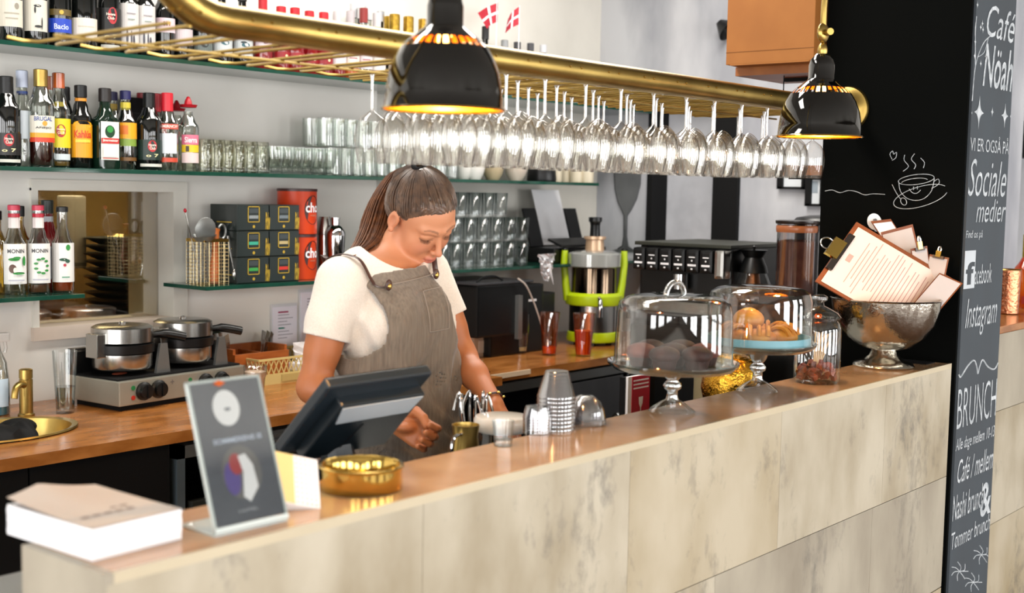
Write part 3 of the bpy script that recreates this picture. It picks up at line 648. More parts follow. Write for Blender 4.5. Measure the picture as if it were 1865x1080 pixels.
wine(155, 3.82, M_bdark, CB, ((.035, .105, 1.25, '#d8cfc0', ('band', -.028, .028, .075, .079, '#bdb2a2')),), 'stout dark bottle with a low cream label', r=.042)
bottle('rum_bottle', 'black rum bottle with tall red emblem on the topmost shelf', bp(199, Z1, 3.83), .042, .30, M_bdark, M_blackpl, .3, .08, .018, labels=((.04, .15, 1.2, '#100e0c', ('dot', .006, .125, .016, .028, '#a8262c'), ('text', 'Havana', .015, .125, .134, '#e4dccc'), ('text', 'Club', .012, .112, .121, '#e4dccc'), ('text', 'o 7', .022, .05, .062, '#e5dda0')), (.015, .028, .8, '#b8b6ac')), group=G1)
for i, px in enumerate((234, 264)):
    wine(px, 3.83, M_bdark, CB, ((.03, .175, 1.1, '#c9c4c0', ('dot', -.01, .06, .004, .028, '#4a4850'), ('dot', .004, .055, .003, .03, '#4a4850'), ('dot', .013, .05, .004, .02, '#4a4850'), ('band', -.012, .02, .14, .143, '#8c8488'), ('band', -.008, .016, .12, .123, '#7c8a7c')),), ('left' if i == 0 else 'right')+' one of the two dark wines with tall grey tree labels')
wine(300, 3.84, M_bdark, CB, ((.095, .145, 1.1, '#d3bcc2', ('text', 'III', .012, .118, .132, '#7c3c4c')),), 'dark wine bottle with small pink square label')
wine(332, 3.84, M_bdark, CB, ((.06, .115, 1.1, '#c2b4b6',),), 'dark wine bottle with greyish pink label under the pipe bend')
wine(368, 3.84, M_bdark, CB, ((.04, .1, 1.1, '#5c6460', ('dot', 0, .07, .014, .012, '#1a1f1d')),), 'dark wine bottle with dim slate label between the pipe and the rods')
for i, px in enumerate((404, 441)):
    wine(px, 3.84, M_bdark, CB, ((.045, .12, 1.2, '#bcc0c0', ('dot', .002, .085, .016, .009, '#2c5660'), ('dot', -.006, .095, .012, .004, '#1c2c30')),), ('left' if i == 0 else 'right')+' one of two dark wines with a teal fish on a grey label')
wine(478, 3.84, M_bred, M_col('#b51622'), ((.09, .135, 1.1, '#d8c4cc', ('text', 'B', .008, .1, .125, '#5c2c3c')),), 'red bottle with pinkish square label and wide clear shoulder', h=.27)
for i, px in enumerate((511, 536, 562, 588)):
    wine(px, 3.85-.02*(i % 2), M_bred, M_col('#c81a26'), ((.05, .08, 1.2, '#8e1820', ('dot', .01, .065, .006, .006, '#d8c89a')),), '%s of the four short red-capped red liqueur bottles' % ORD[i], h=.255, neck=.4, cap_h=.03, nr=.016)
for i, (px, b_, h_) in enumerate(((612, 'M_bred', .27), (636, 'M_borange', .28), (660, 'M_bclear', .30), (684, 'M_borange', .29))):
    wine(px, 3.84, globals()[b_], M_col(('#c9c4c4', '#b7aeb0', '#8a2a26', '#c9c4c4')[i]), ((.05, .11, 1.1, ('#d9cfd0', '#ddd0c4', '#c9c2c4', '#d8cfc8')[i], ('band', -.018, .018, .085, .09, '#a0606a')),), ('burgundy bottle with pale label and light cap', 'amber bottle with cream label beside the burgundy one', 'clear bottle with red stopper and pale label', 'amber bottle with pale cap and cream label')[i]+' on the topmost shelf', h=h_)
for i, px in enumerate((642, 668)):
    wine(px, 3.93, M_bclear, M_col('#d0d0d2', .3), ((.06, .14, 1.1, '#c8b9b0'),), ('left' if i == 0 else 'right')+' one of two tall clear bottles standing at the back of the topmost shelf', h=.33)
M_foil = mat('gold_foil', '#c9a544', .3, .9, col2='#a88430', nscale=60)
for i, px in enumerate((690, 655)):
    wine(px, 3.90, M_bdark, mat('silver_foil', '#d2d2d4', .25, .9), (), ('right' if i == 0 else 'left')+' one of two dark bottles with long silver foil caps', h=.31, cap_h=.045)
for i, px in enumerate((706, 716, 741, 768)):
    wine(px, (3.93, 3.86, 3.86, 3.86)[i], M_bdark, M_foil, ((.06, .12, 1.1, '#c9bfa8'),), '%s gold-foiled sparkling wine bottle beside the near lamp' % ('leftmost', 'second', 'third', 'rightmost')[i], h=.30, cap_h=.1, nr=.019, neck=.42)
for i, px in enumerate((915, 938, 962, 985)):
    y = 3.96; wine(px, y, M_bclear if i < 3 else M_bdark, M_col(('#9a9c9e', '#3c3c40', '#46464a', '#d0d0d4')[i], .3), ((.226, .245, 3.1, '#141416'),), '%s of the four clear-necked bottles right of the near lamp' % ORD[i], h=(.285, .285, .29, .292)[i], cap_h=.04, nr=.015)
wine(880, 3.94, M_bdark, CB, (), 'dark bottle with tall black capsule half behind the first flag', h=.33)
# flags on little poles
M_dred = mat('flag_red', '#b01c30', .6); 
def flag(px0, pyt, pyb, quad, label, y):
    """paper flag whose cloth corners are given as photo pixels: hoist top, hoist bottom, fly bottom, fly top"""
    p = ony(px0, pyt, y); t = thing('paper_flag', label, 'flag', (p.x, y, Z1+.0005))
    hz = p.z-Z1
    obj('pole', tube([(0, 0, .012), (0, 0, hz)], .0022, 6), M_paper, t)
    obj('foot', lathe([(0, 0), (.022, 0), (.022, .006), (.006, .012), (0, .014)], 16), M_paper, t)
    c = [ony(q[0], q[1], y) for q in quad]; c = [Vector((q.x-p.x, 0, q.z-Z1)) for q in c]
    def P(u, v, dy=0.): # u along fly, v down hoist
        q = (c[0]*(1-v)+c[1]*v)*(1-u)+(c[3]*(1-v)+c[2]*v)*u; return (q.x, .012*math.sin(u*4.2)+dy, q.z)
    def sheet(u0, u1, v0, v1, dy, n=8):
        V = []; Fc = []
        for i in range(n+1):
            u = u0+(u1-u0)*i/n; V += [P(u, v0, dy), P(u, v1, dy)]
        return V, [(2*i, 2*i+2, 2*i+3, 2*i+1) for i in range(n)]
    cl = obj('flag_cloth', sheet(0, 1, 0, 1, 0), M_dred, t)
    g = G()
    for dy in (-.0012, .0012): g.add(sheet(.3, .42, 0, 1, dy)); g.add(sheet(0, 1, .43, .57, dy))
    obj('white_cross', g, M_paper, cl)
flag(905, 0, 85, [(907, 5), (906, 40), (884, 53), (867, 24)], 'little red flag with a white cross, the left one of two', 3.90)
flag(946, 10, 85, [(946, 12), (945, 45), (917, 61), (922, 35)], 'little red flag with a white cross drooping, the right one of two', 3.88)
# small clear items at the right end of the top shelf
for i, px in enumerate((1022, 1046)):
    t = thing('glass_dish', 'low shiny glass dish on the topmost shelf, %s of two past the flags' % ('left', 'right')[i], 'dish', bp(px, Z1, 3.95)); obj('bowl', lathe([(0, .002), (.03, 0), (.042, .03), (.044, .045)], 20), M_glass, t, True); obj('rim', lathe([(.044, .043), (.047, .045), (.044, .048)], 20), M_chrome, t, True)

# ================================================================== GLASSES ON THE SHELVES
def cup_shape(r0, r1, h, th=.0016, n=22, base=.006): return lathe([(0, 0), (r0, 0), (r0+.0006, base*.6), (r1, h), (r1-th, h), (r0-th, base), (0, base)], n)
def glass_thing(name, label, loc, r0, r1, h, m, group, n=22, ring=True):
    t = thing(name, label, 'glass', loc, 0, group)
    obj('glass_wall', cup_shape(r0, r1, h, n=n), m, t, True)
    obj('thick_base', lathe([(0, .001), (r0*.93, .001), (r0*.95, .009), (0, .010)], n), M_glass, t, True)
    return t
g0 = None; ci = 0
for row, y in enumerate((3.80, 3.885)):
    for i in range(6):
        x = ony(374+i*20, 300, 3.80).x
        lb = 'textured clear tumbler, %s from the left in the %s row right of the sombrero bottle' % (ORD[i], ('front', 'back')[row])
        if g0 is None:
            g0 = thing('textured_tumbler', lb, 'glass', (x, y, Z2+.0005), 0, 'textured tumblers on the middle shelf')
            obj('glass_wall', lathe([(0, 0), (.031, 0), (.034, .012), (.036, .05), (.0355, .088), (.031, .118), (.0295, .118), (.034, .088), (.0345, .05), (.032, .012), (0, .01)], 22), M_tumbler, g0, True)
            obj('foot_ring', lathe([(.020, .0), (.033, .0), (.0345, .006), (.0345, .018), (.033, .02)], 22), M_glass, g0, True)
        else: dup(g0, (x, y, Z2+.0005), lb)
# small coupes / dessert glasses, upside down in the photo's middle
g0 = None
for row, y in enumerate((3.79, 3.87, 3.95)):
    for i in range(6):
        x = ony(500+i*19, 300, 3.79).x
        lb = 'low footed dessert glass, %s from the left, %s row beside the tumblers' % (ORD[i], ('front', 'middle', 'back')[row])
        if g0 is None:
            g0 = thing('dessert_glass', lb, 'glass', (x, y, Z2+.0005), 0, 'dessert glasses on the middle shelf')
            obj('foot', lathe([(0, .012), (.012, .012), (.03, .004), (.033, 0), (.034, .003), (.014, .016), (.012, .022)], 22), M_high, g0, True)
            obj('bowl', lathe([(.010, .022), (.03, .03), (.037, .055), (.037, .105), (.0355, .105), (.0355, .056), (.028, .034), (0, .028)], 22), M_ribbed, g0, True)
        else: dup(g0, (x, y, Z2+.0005), lb)
g0 = None
for lev in range(2):
    for row, y in enumerate((3.81, 3.90)):
        for i in range(6 if lev == 0 else 5):
            x = ony(607+i*22-(lev*(12)), 300, 3.81).x
            z = Z2+.0005+lev*.116
            lb = 'straight ribbed glass, %s from the left, %s row, %s tier beside the wall step' % (ORD[i], ('front', 'back')[row], ('lower', 'upper')[lev])
            if x > STEP_X+.3: continue
            if g0 is None: g0 = glass_thing('ribbed_glass', lb, (x, y, z), .0345, .037, .112, M_ribbed, 'ribbed glasses stacked by the wall step')
            else: dup(g0, (x, y, z), lb)
for row, y in enumerate((3.82, 3.92)):
    for i in range(5):
        x = ony(742+i*20, 300, 3.82).x; z = Z2+.0005
        dup(g0, (x, y, z), 'straight ribbed glass, %s from the left, %s row right of the wall step' % (ORD[i], ('front', 'back')[row]), group='ribbed glasses right of the wall step')
# back row of tall faint glasses behind dessert glasses (upper tier stand on a thin glass riser)

# cups
M_china = mat('white_china', '#e6e3dd', .2, coat=.5); M_beige = mat('beige_china', '#b9a888', .3); M_brown_c = mat('brown_china', '#6e5638', .35)
def cup(name, label, px, y, r, h, m, handle=True, inner=None, cat='cup', rz=.3):
    t = thing(name, label, cat, bp(px, Z2, y), rz)
    obj('bowl', lathe([(0, .002), (r*.55, 0), (r*.6, .006), (r*.85, h*.35), (r, h*.75), (r*1.02, h), (r*.97, h), (r*.93, h*.75), (r*.75, h*.3), (0, .01)], 24), m, t, True)
    if handle: obj('handle', tube(smoothcurve([(r*.92, 0, h*.85), (r*1.4, 0, h*.9), (r*1.55, 0, h*.6), (r*1.25, 0, h*.3), (r*.8, 0, h*.28)], 4), .005, 8), inner or m, t, True)
    return t
cup('teacup', 'white china cup left of the other cups on the middle shelf', 845, 3.84, .052, .085, M_china)
cup('teacup', 'white china cup with its handle turned right, beside the first one', 866, 3.80, .045, .075, M_china)
cup('sauce_bowl', 'beige china bowl between the white cups and the mug', 898, 3.82, .052, .08, M_beige, False, cat='bowl')
t = thing('wooden_spoon', 'dark wooden spoon lying across the beige bowl', 'spoon', tuple(Vector(bp(880, Z2, 3.80))+Vector((0, 0, .088)))); obj('handle', tube([(-.07, 0, 0), (.05, .01, .003)], .0055, 8, flat=(0, 0, 1)), M_brown_c, t); obj('spoon_bowl', G().add(ball(.022, .016, .006), T(.07, .01, .002)), M_brown_c, t, True)
cup('glass_mug', 'glass mug with warm milky contents and white ring handle', 940, 3.81, .058, .085, mat('milky_glass', '#cdbfb0', .12, coat=1.), True, M_china, 'mug')
t = thing('black_pot', 'black round-topped pot on the middle shelf', 'pot', bp(987, Z2, 3.84)); obj('body', lathe([(0, 0), (.07, 0), (.073, .01), (.066, .075), (.052, .105), (.03, .115), (0, .117)], 26), M_blackpl, t, True); obj('lid_knob', lathe([(0, .117), (.008, .117), (.012, .126), (0, .13)], 14), M_blackpl, t, True); obj('handle', tube(smoothcurve([(-.06, 0, .08), (-.1, 0, .105), (-.13, 0, .11)], 4), .007, 8), M_blackpl, t, True)
M_cream = mat('cream_beaker', '#cfc3ab', .35)
g0 = None
for i, (px, y, h) in enumerate(((1012, 3.86, .115), (1030, 3.90, .115), (1050, 3.84, .1), (1070, 3.80, .09))):
    lb = 'cream beaker, %s from the left right of the black pot' % ORD[i]
    t = thing('cream_beaker', lb, 'cup', bp(px, Z2, y), 0, 'cream beakers at the shelf end'); obj('body', cup_shape(.032, .036, h, .003), M_cream, t, True); obj('rim', lathe([(.034, h-.002), (.037, h), (.034, h+.002)], 22), M_china, t, True)
# bracket fittings glowing under shelf are omitted; tea boxes
M_tea = mat('tea_box_green_black', '#18211f', .35); M_teaf = mat('tea_box_front', '#222b2a', .35); M_goldp = mat('gold_print', '#c9a93c', .35, .3)
cols = [['#8a9294', '#3ba58a', '#3c9a4a'], ['#6e7a80', '#b8a878', '#c8352c']]
for c in range(2):
    for r in range(3):
        w_, d_, h_ = .158, .16, .098
        x = ony((431, 487)[c], 470, 3.78).x; z = Z3+.0005+(2-r)*.0985
        t = thing('tea_box', 'dark green tea box with a %s tin label, %s of the %s stack' % (('grey', 'mint', 'green', 'slate', 'pale gold', 'red')[c*3+r], ('topmost', 'middle', 'bottom')[r], ('left', 'right')[c]), 'box', (x, 3.78, z), 0, 'tea boxes on the low shelf')
        obj('carton', box(.001, w_-.001, 0, d_, 0, h_, .003), M_tea, t)
        obj('front_flap', box(.004, w_-.004, -.002, .0, .004, h_-.004), M_teaf, t)
        g = G(); x0_, x1_, z0_, z1_ = .05, .105, .032, .092
        for q in ((x0_, x1_, z0_, z0_+.003), (x0_, x1_, z1_-.003, z1_), (x0_, x0_+.003, z0_, z1_), (x1_-.003, x1_, z0_, z1_)): g.add(box(q[0], q[1], -.0035, -.002, q[2], q[3]))
        g.add(([(p[0]+.078, -.003, p[2]+.016) for p in disc(0, 0, .006, .006, 10)[0]], disc(0, 0, 1, 1, 10)[1]))
        obj('gold_frame', g, M_goldp, t)
        obj('tin_panel', box(x0_+.006, x1_-.006, -.003, -.002, z0_+.014, z0_+.026), M_col(cols[c][r]), t)
        obj('tin_panel', box(x0_+.006, x1_-.006, -.003, -.002, z0_+.034, z1_-.008), M_col('#3c4446'), t)
        obj('gold_lettering', text_fit('Pickw', .132, .156, .004, .07, -.0035, .4, .03), M_goldp, t)
        obj('side_print', box(-.0004, .0005, .03, .12, .03, .034), M_goldp, t)
# cocoa tins
M_orange = mat('tin_orange', '#e2491a', .35, col2='#c93a12', nscale=14, stretch=(1, 1, .6)); M_choc = M_col('#3a1210')
for k in range(2):
    p = ony(541, 400, 3.885)
    t = thing('cocoa_tin', ('lower', 'upper')[k]+' of two stacked orange cocoa tins with brown drop and white letters', 'tin', (p.x, 3.885, Z3+.0005+k*.1795), 0, 'cocoa tins')
    obj('tin_wall', lathe([(.0, 0), (.078, 0), (.079, .003), (.0785, .170), (.079, .172)], 32), M_orange, t, True)
    obj('lid', lathe([(.0805, .168), (.0805, .178), (.076, .179), (0, .176)], 32), M_choc, t, True)
    rr = .0796
    o = obj('brown_drop', wrap((lambda d: ([(p_[0], p_[1], p_[2]) for p_ in d[0]], d[1]))(disc(.015, .095, .042, .058, 24)), rr, -PI/2), M_choc, t)
    obj('lettering', wrap(text_fit('cho', -.022, .05, .085, .125, 0, 0, .02), rr+.0006, -PI/2), M_paper, o)
    obj('small_lettering', wrap(text_fit('delight', -.0, .035, .07, .077, 0, 0, .01), rr+.0006, -PI/2), M_col('#b88a70'), o)
# shakers
t = thing('boston_shaker', 'slim conical steel shaker tin beside the cocoa tins', 'shaker', bp(592, Z3, 3.92)); obj('tin', lathe([(0, 0), (.035, 0), (.037, .17)], 26), M_chrome, t, True); obj('upper_cup', lathe([(.036, .17), (.037, .175), (.022, .245), (.0, .246)], 26), M_steel, t, True)
t = thing('cocktail_shaker', 'steel cobbler shaker with domed top, reflecting red', 'shaker', bp(611, Z3, 3.86)); obj('tin', lathe([(0, 0), (.031, 0), (.034, .01), (.043, .155), (.043, .17)], 28), M_chrome, t, True); obj('strainer_dome', lathe([(.044, .17), (.042, .185), (.026, .208), (.017, .212), (.016, .226)], 28), M_chrome, t, True); obj('cap', lathe([(.019, .214), (.019, .236), (.022, .238), (.022, .243), (0, .244)], 24), M_chrome, t, True)
# wire basket with utensils
p = ony(378, 500, 3.83)
t = thing('wire_basket', 'gold wire basket holding bar utensils', 'basket', (p.x, 3.83, Z3+.0005)); BKX, BKY = .054, .054
g = G()
M_wire = mat('pale_gold_wire', '#cdb98a', .3, .8)
def sq(z, a, b, r): return tube([(-a, -b, z), (a, -b, z), (a, b, z), (-a, b, z)], r, 6, closed=True)
obj('top_rim', G().add(box(-BKX, BKX, -BKY-.001, -BKY+.001, .158, .17)).add(box(-BKX, BKX, BKY-.001, BKY+.001, .158, .17)).add(box(-BKX-.001, -BKX+.001, -BKY, BKY, .158, .17)).add(box(BKX-.001, BKX+.001, -BKY, BKY, .158, .17)), M_gold, t)
for k in range(11): g.add(sq(.012+k*.0135, BKX, BKY, .001))
obj('wire_rings', g, M_wire, t, True)
g = G()
for k in range(6):
    a = -BKX+BKX*2*k/5
    for s in (-1, 1): g.add(tube([(a, s*BKY, .0), (a, s*BKY, .16)], .001, 5)); g.add(tube([(s*BKX, a, .0), (s*BKX, a, .16)], .001, 5))
    g.add(tube([(a, -BKY, .003), (a, BKY, .003)], .0015, 5))
obj('wire_uprights', g, M_wire, t, True)
bx_, by_, bz_ = p.x, 3.83, Z3+.006
def utensil(name, label, x, y, rx, ry, cat='utensil', rz=0): return thing(name, label, cat, (bx_+x, by_+y, bz_), rz, None, rx, ry)
t = utensil('bar_spoon', 'long thin bar spoon with a red tip leaning left in the wire basket', -.03, 0, 0, -.25); obj('shaft', tube([(0, 0, 0), (0, 0, .27)], .0022, 6), M_steel, t); obj('red_tip', G().add(ball(.006, .006, .008, 10, 8), T(0, 0, .275)), M_col('#b8182c'), t, True)
t = utensil('strainer', 'round mesh strainer standing in the wire basket', -.015, -.01, .1, -.12); obj('handle', tube([(0, 0, 0), (0, 0, .15)], .005, 6), M_steel, t); obj('strainer_bowl', lathe([(.0, .155), (.03, .16), (.045, .18)], 20), M_steel_d, t, True); t.children[1].rotation_euler = (0, 0, 0)
obj('mesh_disc', G().add(lathe([(0, 0), (.045, .001), (.047, .004), (.044, .006), (0, .004)], 20), T(0, -.006, .20, PI/2)), M_steel_d, t, True)
t = utensil('wooden_muddler', 'orange wooden muddler upright in the wire basket', .005, -.03, 0, .05); obj('shaft', lathe([(0, 0), (.017, 0), (.018, .05), (.012, .12), (.013, .19), (.016, .2), (0, .204)], 16), mat('muddler_wood', '#b3622c', .4), t, True); obj('end_cap', lathe([(0, -.001), (.0175, -.001), (.0175, .008), (.0, .0075)], 16), mat('muddler_dark', '#7a3c18', .5), t, True)
t = utensil('scissors', 'pair of scissors with grey ring handles up in the wire basket', .03, .005, 0, .1)
obj('blade', box(-.006, .006, -.001, .001, 0, .16), M_steel, t)
for s in (-1, 1): obj('ring_handle', G().add(tube([(.018*math.cos(a)+s*.021, .003*s, .19+.027*math.sin(a)) for a in np.linspace(0, 2*PI, 17)[:-1]], .0055, 8, closed=True)), (M_blackpl, M_steel_d)[s > 0], t, True)
t = utensil('peeler', 'black-handled utensil in the back of the wire basket', .035, .04, -.1, .15); obj('handle', G().add(ball(.02, .012, .035), T(0, 0, .2)), M_blackpl, t, True); obj('shaft', tube([(0, 0, 0), (0, 0, .18)], .005, 8), M_steel, t)
t = thing('ice_tongs', 'steel tongs hanging outside the basket against the tea boxes', 'utensil', (bx_+.078, by_-.035, Z3+.02), 0, None, 0, .0); obj('arm', tube(smoothcurve([(-.012, 0, .16), (.0, 0, .1), (.018, 0, .03)], 5), .005, 8, flat=(0, 1, 0)), M_steel, t, True); obj('claw', G().add(ball(.011, .007, .022), T(.019, 0, .015)), M_steel, t, True)
# highballs on the low right shelf, three tiers
g0 = None
for lev in range(3):
    xs0 = [829+i*24.5 for i in range(6)] if lev < 2 else [838+i*24.5 for i in range(4)]
    if lev < 2: xs0 = [808]+xs0
    for row, y in enumerate((3.80, 3.865)):
        for i, px in enumerate(xs0):
            x = ony(px, 450, 3.80).x; z = Z3R+.0005+lev*.1145
            lb = 'highball glass, %s from the left, %s row, %s tier of the stacked highballs' % (ORD[i], ('front', 'back')[row], ('bottom', 'middle', 'top')[lev])
            if g0 is None:
                g0 = thing('highball_glass', lb, 'glass', (x, y, z), 0, 'stacked highball glasses')
                obj('glass_wall', lathe([(0, 0), (.024, 0), (.0245, .004), (.0305, .113), (.029, .113), (.0235, .014), (0, .012)], 16), M_high, g0, 'all')
            else: dup(g0, (x, y, z), lb)
# printer with paper
p = ony(1034, 455, 3.86)
t = thing('printer', 'black printer with upright sheet feeder on the low right shelf', 'printer', (p.x+.02, 3.86, Z3R+.0005), 0)
obj('body', box(-.21, .23, -.06, .20, 0, .075, .008), M_blackpl, t)
obj('output_cover', G().add(cbox(.34, .09, .012, .003), T(-.02, -.045, .10, .35)), M_blackpl, t)
obj('feeder_wing', G().add(cbox(.10, .012, .20, .003), T(-.165, .115, .17, -.3)), M_blackpl, t)
obj('feeder_wing', G().add(cbox(.10, .012, .20, .003), T(.175, .115, .17, -.3)), M_blackpl, t)
obj('status_window', box(-.06, .0, -.062, -.059, .03, .05), M_steel_d, t)
pp = thing('printer_paper', 'white sheet of paper standing in the printer feeder', 'paper', (p.x+.02, 3.975, Z3R+.076), 0, None, -.3); obj('sheet', box(-.105, .12, -.028, -.026, 0, .29), M_paper, pp); obj('second_sheet', box(-.10, .125, -.024, -.0225, 0, .285), M_paper, pp)
t = thing('card_box', 'small grey box at the right end of the printer shelf', 'box', tuple(Vector(bp(1080, Z3R, 3.79)))); obj('carton', box(-.05, .05, -.02, .02, 0, .055, .003), mat('grey_card', '#a7a9ad', .5), t); obj('lid', box(-.052, .052, -.022, .022, .05, .062), mat('pale_card', '#c5c6c9', .5), t)
# crumpled foil bag hanging over the edge of the shelf
def crumple(w, h, d, nx, nz, amp, seed):
    rnd = random.Random(seed); V = []; Fc = []
    for j in range(nz+1):
        for i in range(nx+1):
            u, v_ = i/nx-.5, j/nz; ww = w*(1-.75*v_**1.5)
            V.append((u*ww+rnd.uniform(-amp, amp)*.6, -d*math.cos(u*PI)*(1-v_*.7)+rnd.uniform(-amp, amp), -v_*h+rnd.uniform(-amp, amp)*.5))
    for j in range(nz):
        for i in range(nx): a = j*(nx+1)+i; Fc.append((a, a+nx+1, a+nx+2, a+1))
    return V, Fc
t = thing('foil_bag', 'crumpled silver-white foil bag hanging over the dark shelf beside the juicer', 'bag', tuple(ony(996, 462, 3.715)))
obj('foil', crumple(.13, .13, .02, 12, 12, .006, 3), mat('crinkled_foil', '#e4e2e4', .2, .55), t); obj('twisted_tail', tube([(0, -.01, -.05), (.02, -.012, -.1), (.045, -.01, -.15)], [.012, .006, .001], 6), M_paper, t)

# ================================================================== ON THE BACK COUNTER
c0 = onz(213, 747, CZ); c1 = onz(421, 707, CZ)
ang = math.radians(5); WL = .56; c0 = onz(213, 747, CZ); c0.y -= .045; c0.x -= .02
t = thing('waffle_iron', 'double round waffle iron with steel front and four black knobs', 'waffle iron', tuple(c0), ang)
M_wf = mat('warm_steel_front', '#a9a79a', .35, .6)
obj('base', box(0, WL, .0, .27, .018, .10, .004), M_wf, t); obj('foot_strip', box(.02, WL-.02, .02, .25, 0, .018), M_blackmat, t)
obj('griddle_deck', box(.01, WL-.01, .02, .26, .1, .106), M_blackmat, t)
obj('back_guard', box(.0, WL*.98, .235, .272, .10, .19, .004), M_blackpl, t); obj('guard_edge', box(.0, WL*.5, .231, .235, .18, .192), M_steel, t)
for kx in (.175, .285, .655, .785):
    k = obj('knob', G().add(lathe([(0, .0), (.031, 0), (.031, .008), (.025, .012), (.024, .024), (0, .026)], 24), T(WL*kx, 0, .06, PI/2)), M_blackpl, t, True); obj('pointer', box(WL*kx-.003, WL*kx+.003, -.03, -.024, .04, .08), M_blackpl, k)
for kx, c_ in ((.10, '#1f6e3c'), (.535, '#1f6e3c')): obj('pilot_light', G().add(lathe([(0, .002), (.008, .002), (.008, 0)], 12), T(WL*kx, 0, .075, PI/2)), M_col(c_), t); obj('pilot_light', G().add(lathe([(0, .002), (.008, .002), (.008, 0)], 12), T(WL*kx, 0, .042, PI/2)), M_col('#a8281c'), t)
obj('maker_mark', text_fit('+', WL*.38, WL*.41, .07, .085, -.0005, 0, .03), M_steel_d, t)
for cx in (.12, .385):
    o = obj('lower_plate', G().add(lathe([(0, .0), (.095, 0), (.1, .01), (.1, .052), (0, .054)], 32), T(cx, .135, .125)), M_steel, t, True); obj('hinge_ring', G().add(lathe([(.085, .054), (.106, .056), (.108, .085), (.085, .09)], 32), T(cx, .135, .125)), M_blackpl, o, True)
    o = obj('upper_plate', G().add(lathe([(.0, .088), (.09, .088), (.103, .092), (.103, .140), (.09, .147), (.06, .149), (0, .15)], 32), T(cx, .135, .125)), M_steel, t, True); obj('lid_screw', G().add(lathe([(0, .15), (.012, .15), (.01, .157), (0, .159)], 14), T(cx, .135, .125)), M_chrome, o, True)
    obj('handle_arm', tube(smoothcurve([(cx+.08, .12, .225), (cx+.13, .08, .235), (cx+.20, .05, .22)], 5), [.012]*5+[.016]*6, 10), M_blackpl, t, True)
    obj('support_bracket', G().add(prism([(-.03, 0), (.03, 0), (.018, .1), (-.012, .1)], .012), T(cx+.10, .05, .106)), M_steel_d, t)
    obj('hinge_block', box(cx-.13, cx-.095, .10, .16, .17, .25, .003), M_steel, t)
obj('crumb', G().add(ball(.03, .015, .005), T(.02+.06, .1, .112)), mat('waffle_batter_crust', '#6e2c14', .6), t)
t = thing('water_glass', 'tall water glass half full, standing left of the waffle iron', 'glass', tuple(onz(119, 752, CZ))); obj('glass_wall', lathe([(0, 0), (.028, 0), (.029, .01), (.039, .205), (.037, .205), (.027, .014), (0, .012)], 28), M_high, t, True); obj('water', lathe([(0, .014), (.027, .014), (.032, .088), (0, .088)], 28), glass('water', tint='#cfd4d2', edge='#6c7678', gloss=.2), t, True)
sp = onz(-6, 755, CZ)
t = thing('spray_bottle', 'clear spray bottle with blue cleaner cut off by the left edge', 'spray bottle', tuple(sp)); obj('bottle_body', lathe([(0, 0), (.040, 0), (.042, .01), (.041, .1), (.033, .17), (.016, .21), (.014, .225)], 24), M_bclear, t, True); obj('blue_liquid', lathe([(0, .003), (.038, .003), (.039, .012), (.0385, .085), (0, .085)], 24), mat('blue_cleaner', '#2a9ac0', .15), t, True); obj('label', wrap(patch(-.03, .03, .03, .12), .0425, -PI/2-.2), mat('cleaner_label', '#c9dbe8', .5), t)
obj('trigger_head', G().add(cbox(.07, .025, .03, .006), T(.01, 0, .25)).add(tube([(0, 0, .22), (0, 0, .24)], .014, 12)), M_china, t); obj('trigger', tube([(.03, 0, .24), (.035, 0, .215), (.03, 0, .2)], .006, 8), M_china, t, True)
# black cloth over the counter edge
t = thing('black_cloth', 'crumpled black cloth hanging over the sink and counter edge at the left', 'cloth', tuple(onz(12, 800, CZ)))
V = []; Fc = []; rnd = random.Random(5)
prof = [(.17, .012), (.10, .03), (.03, .035), (-.03, .02), (-.055, -.02), (-.06, -.12), (-.062, -.25), (-.064, -.4)]
prof = [(-.0+q[0]*.6, q[1]) for q in prof]
for i in range(17):
    for j, (y, z) in enumerate(prof): V.append((-.2+.017*i+rnd.uniform(-.004, .004), y+.008*math.sin(i*1.3+j)-.02, z+(.008*math.sin(i*1.1+j*2) if j < 4 else 0)))
for i in range(16):
    for j in range(7): a = i*8+j; Fc.append((a, a+8, a+9, a+1))
o = obj('cloth', (V, Fc), M_blackmat, t, True); md = o.modifiers.new('thickness', 'SOLIDIFY'); md.thickness = .006
obj('bunched_end', G().add(ball(.06, .045, .028), T(.06, .05, .02)), M_blackmat, t, True)
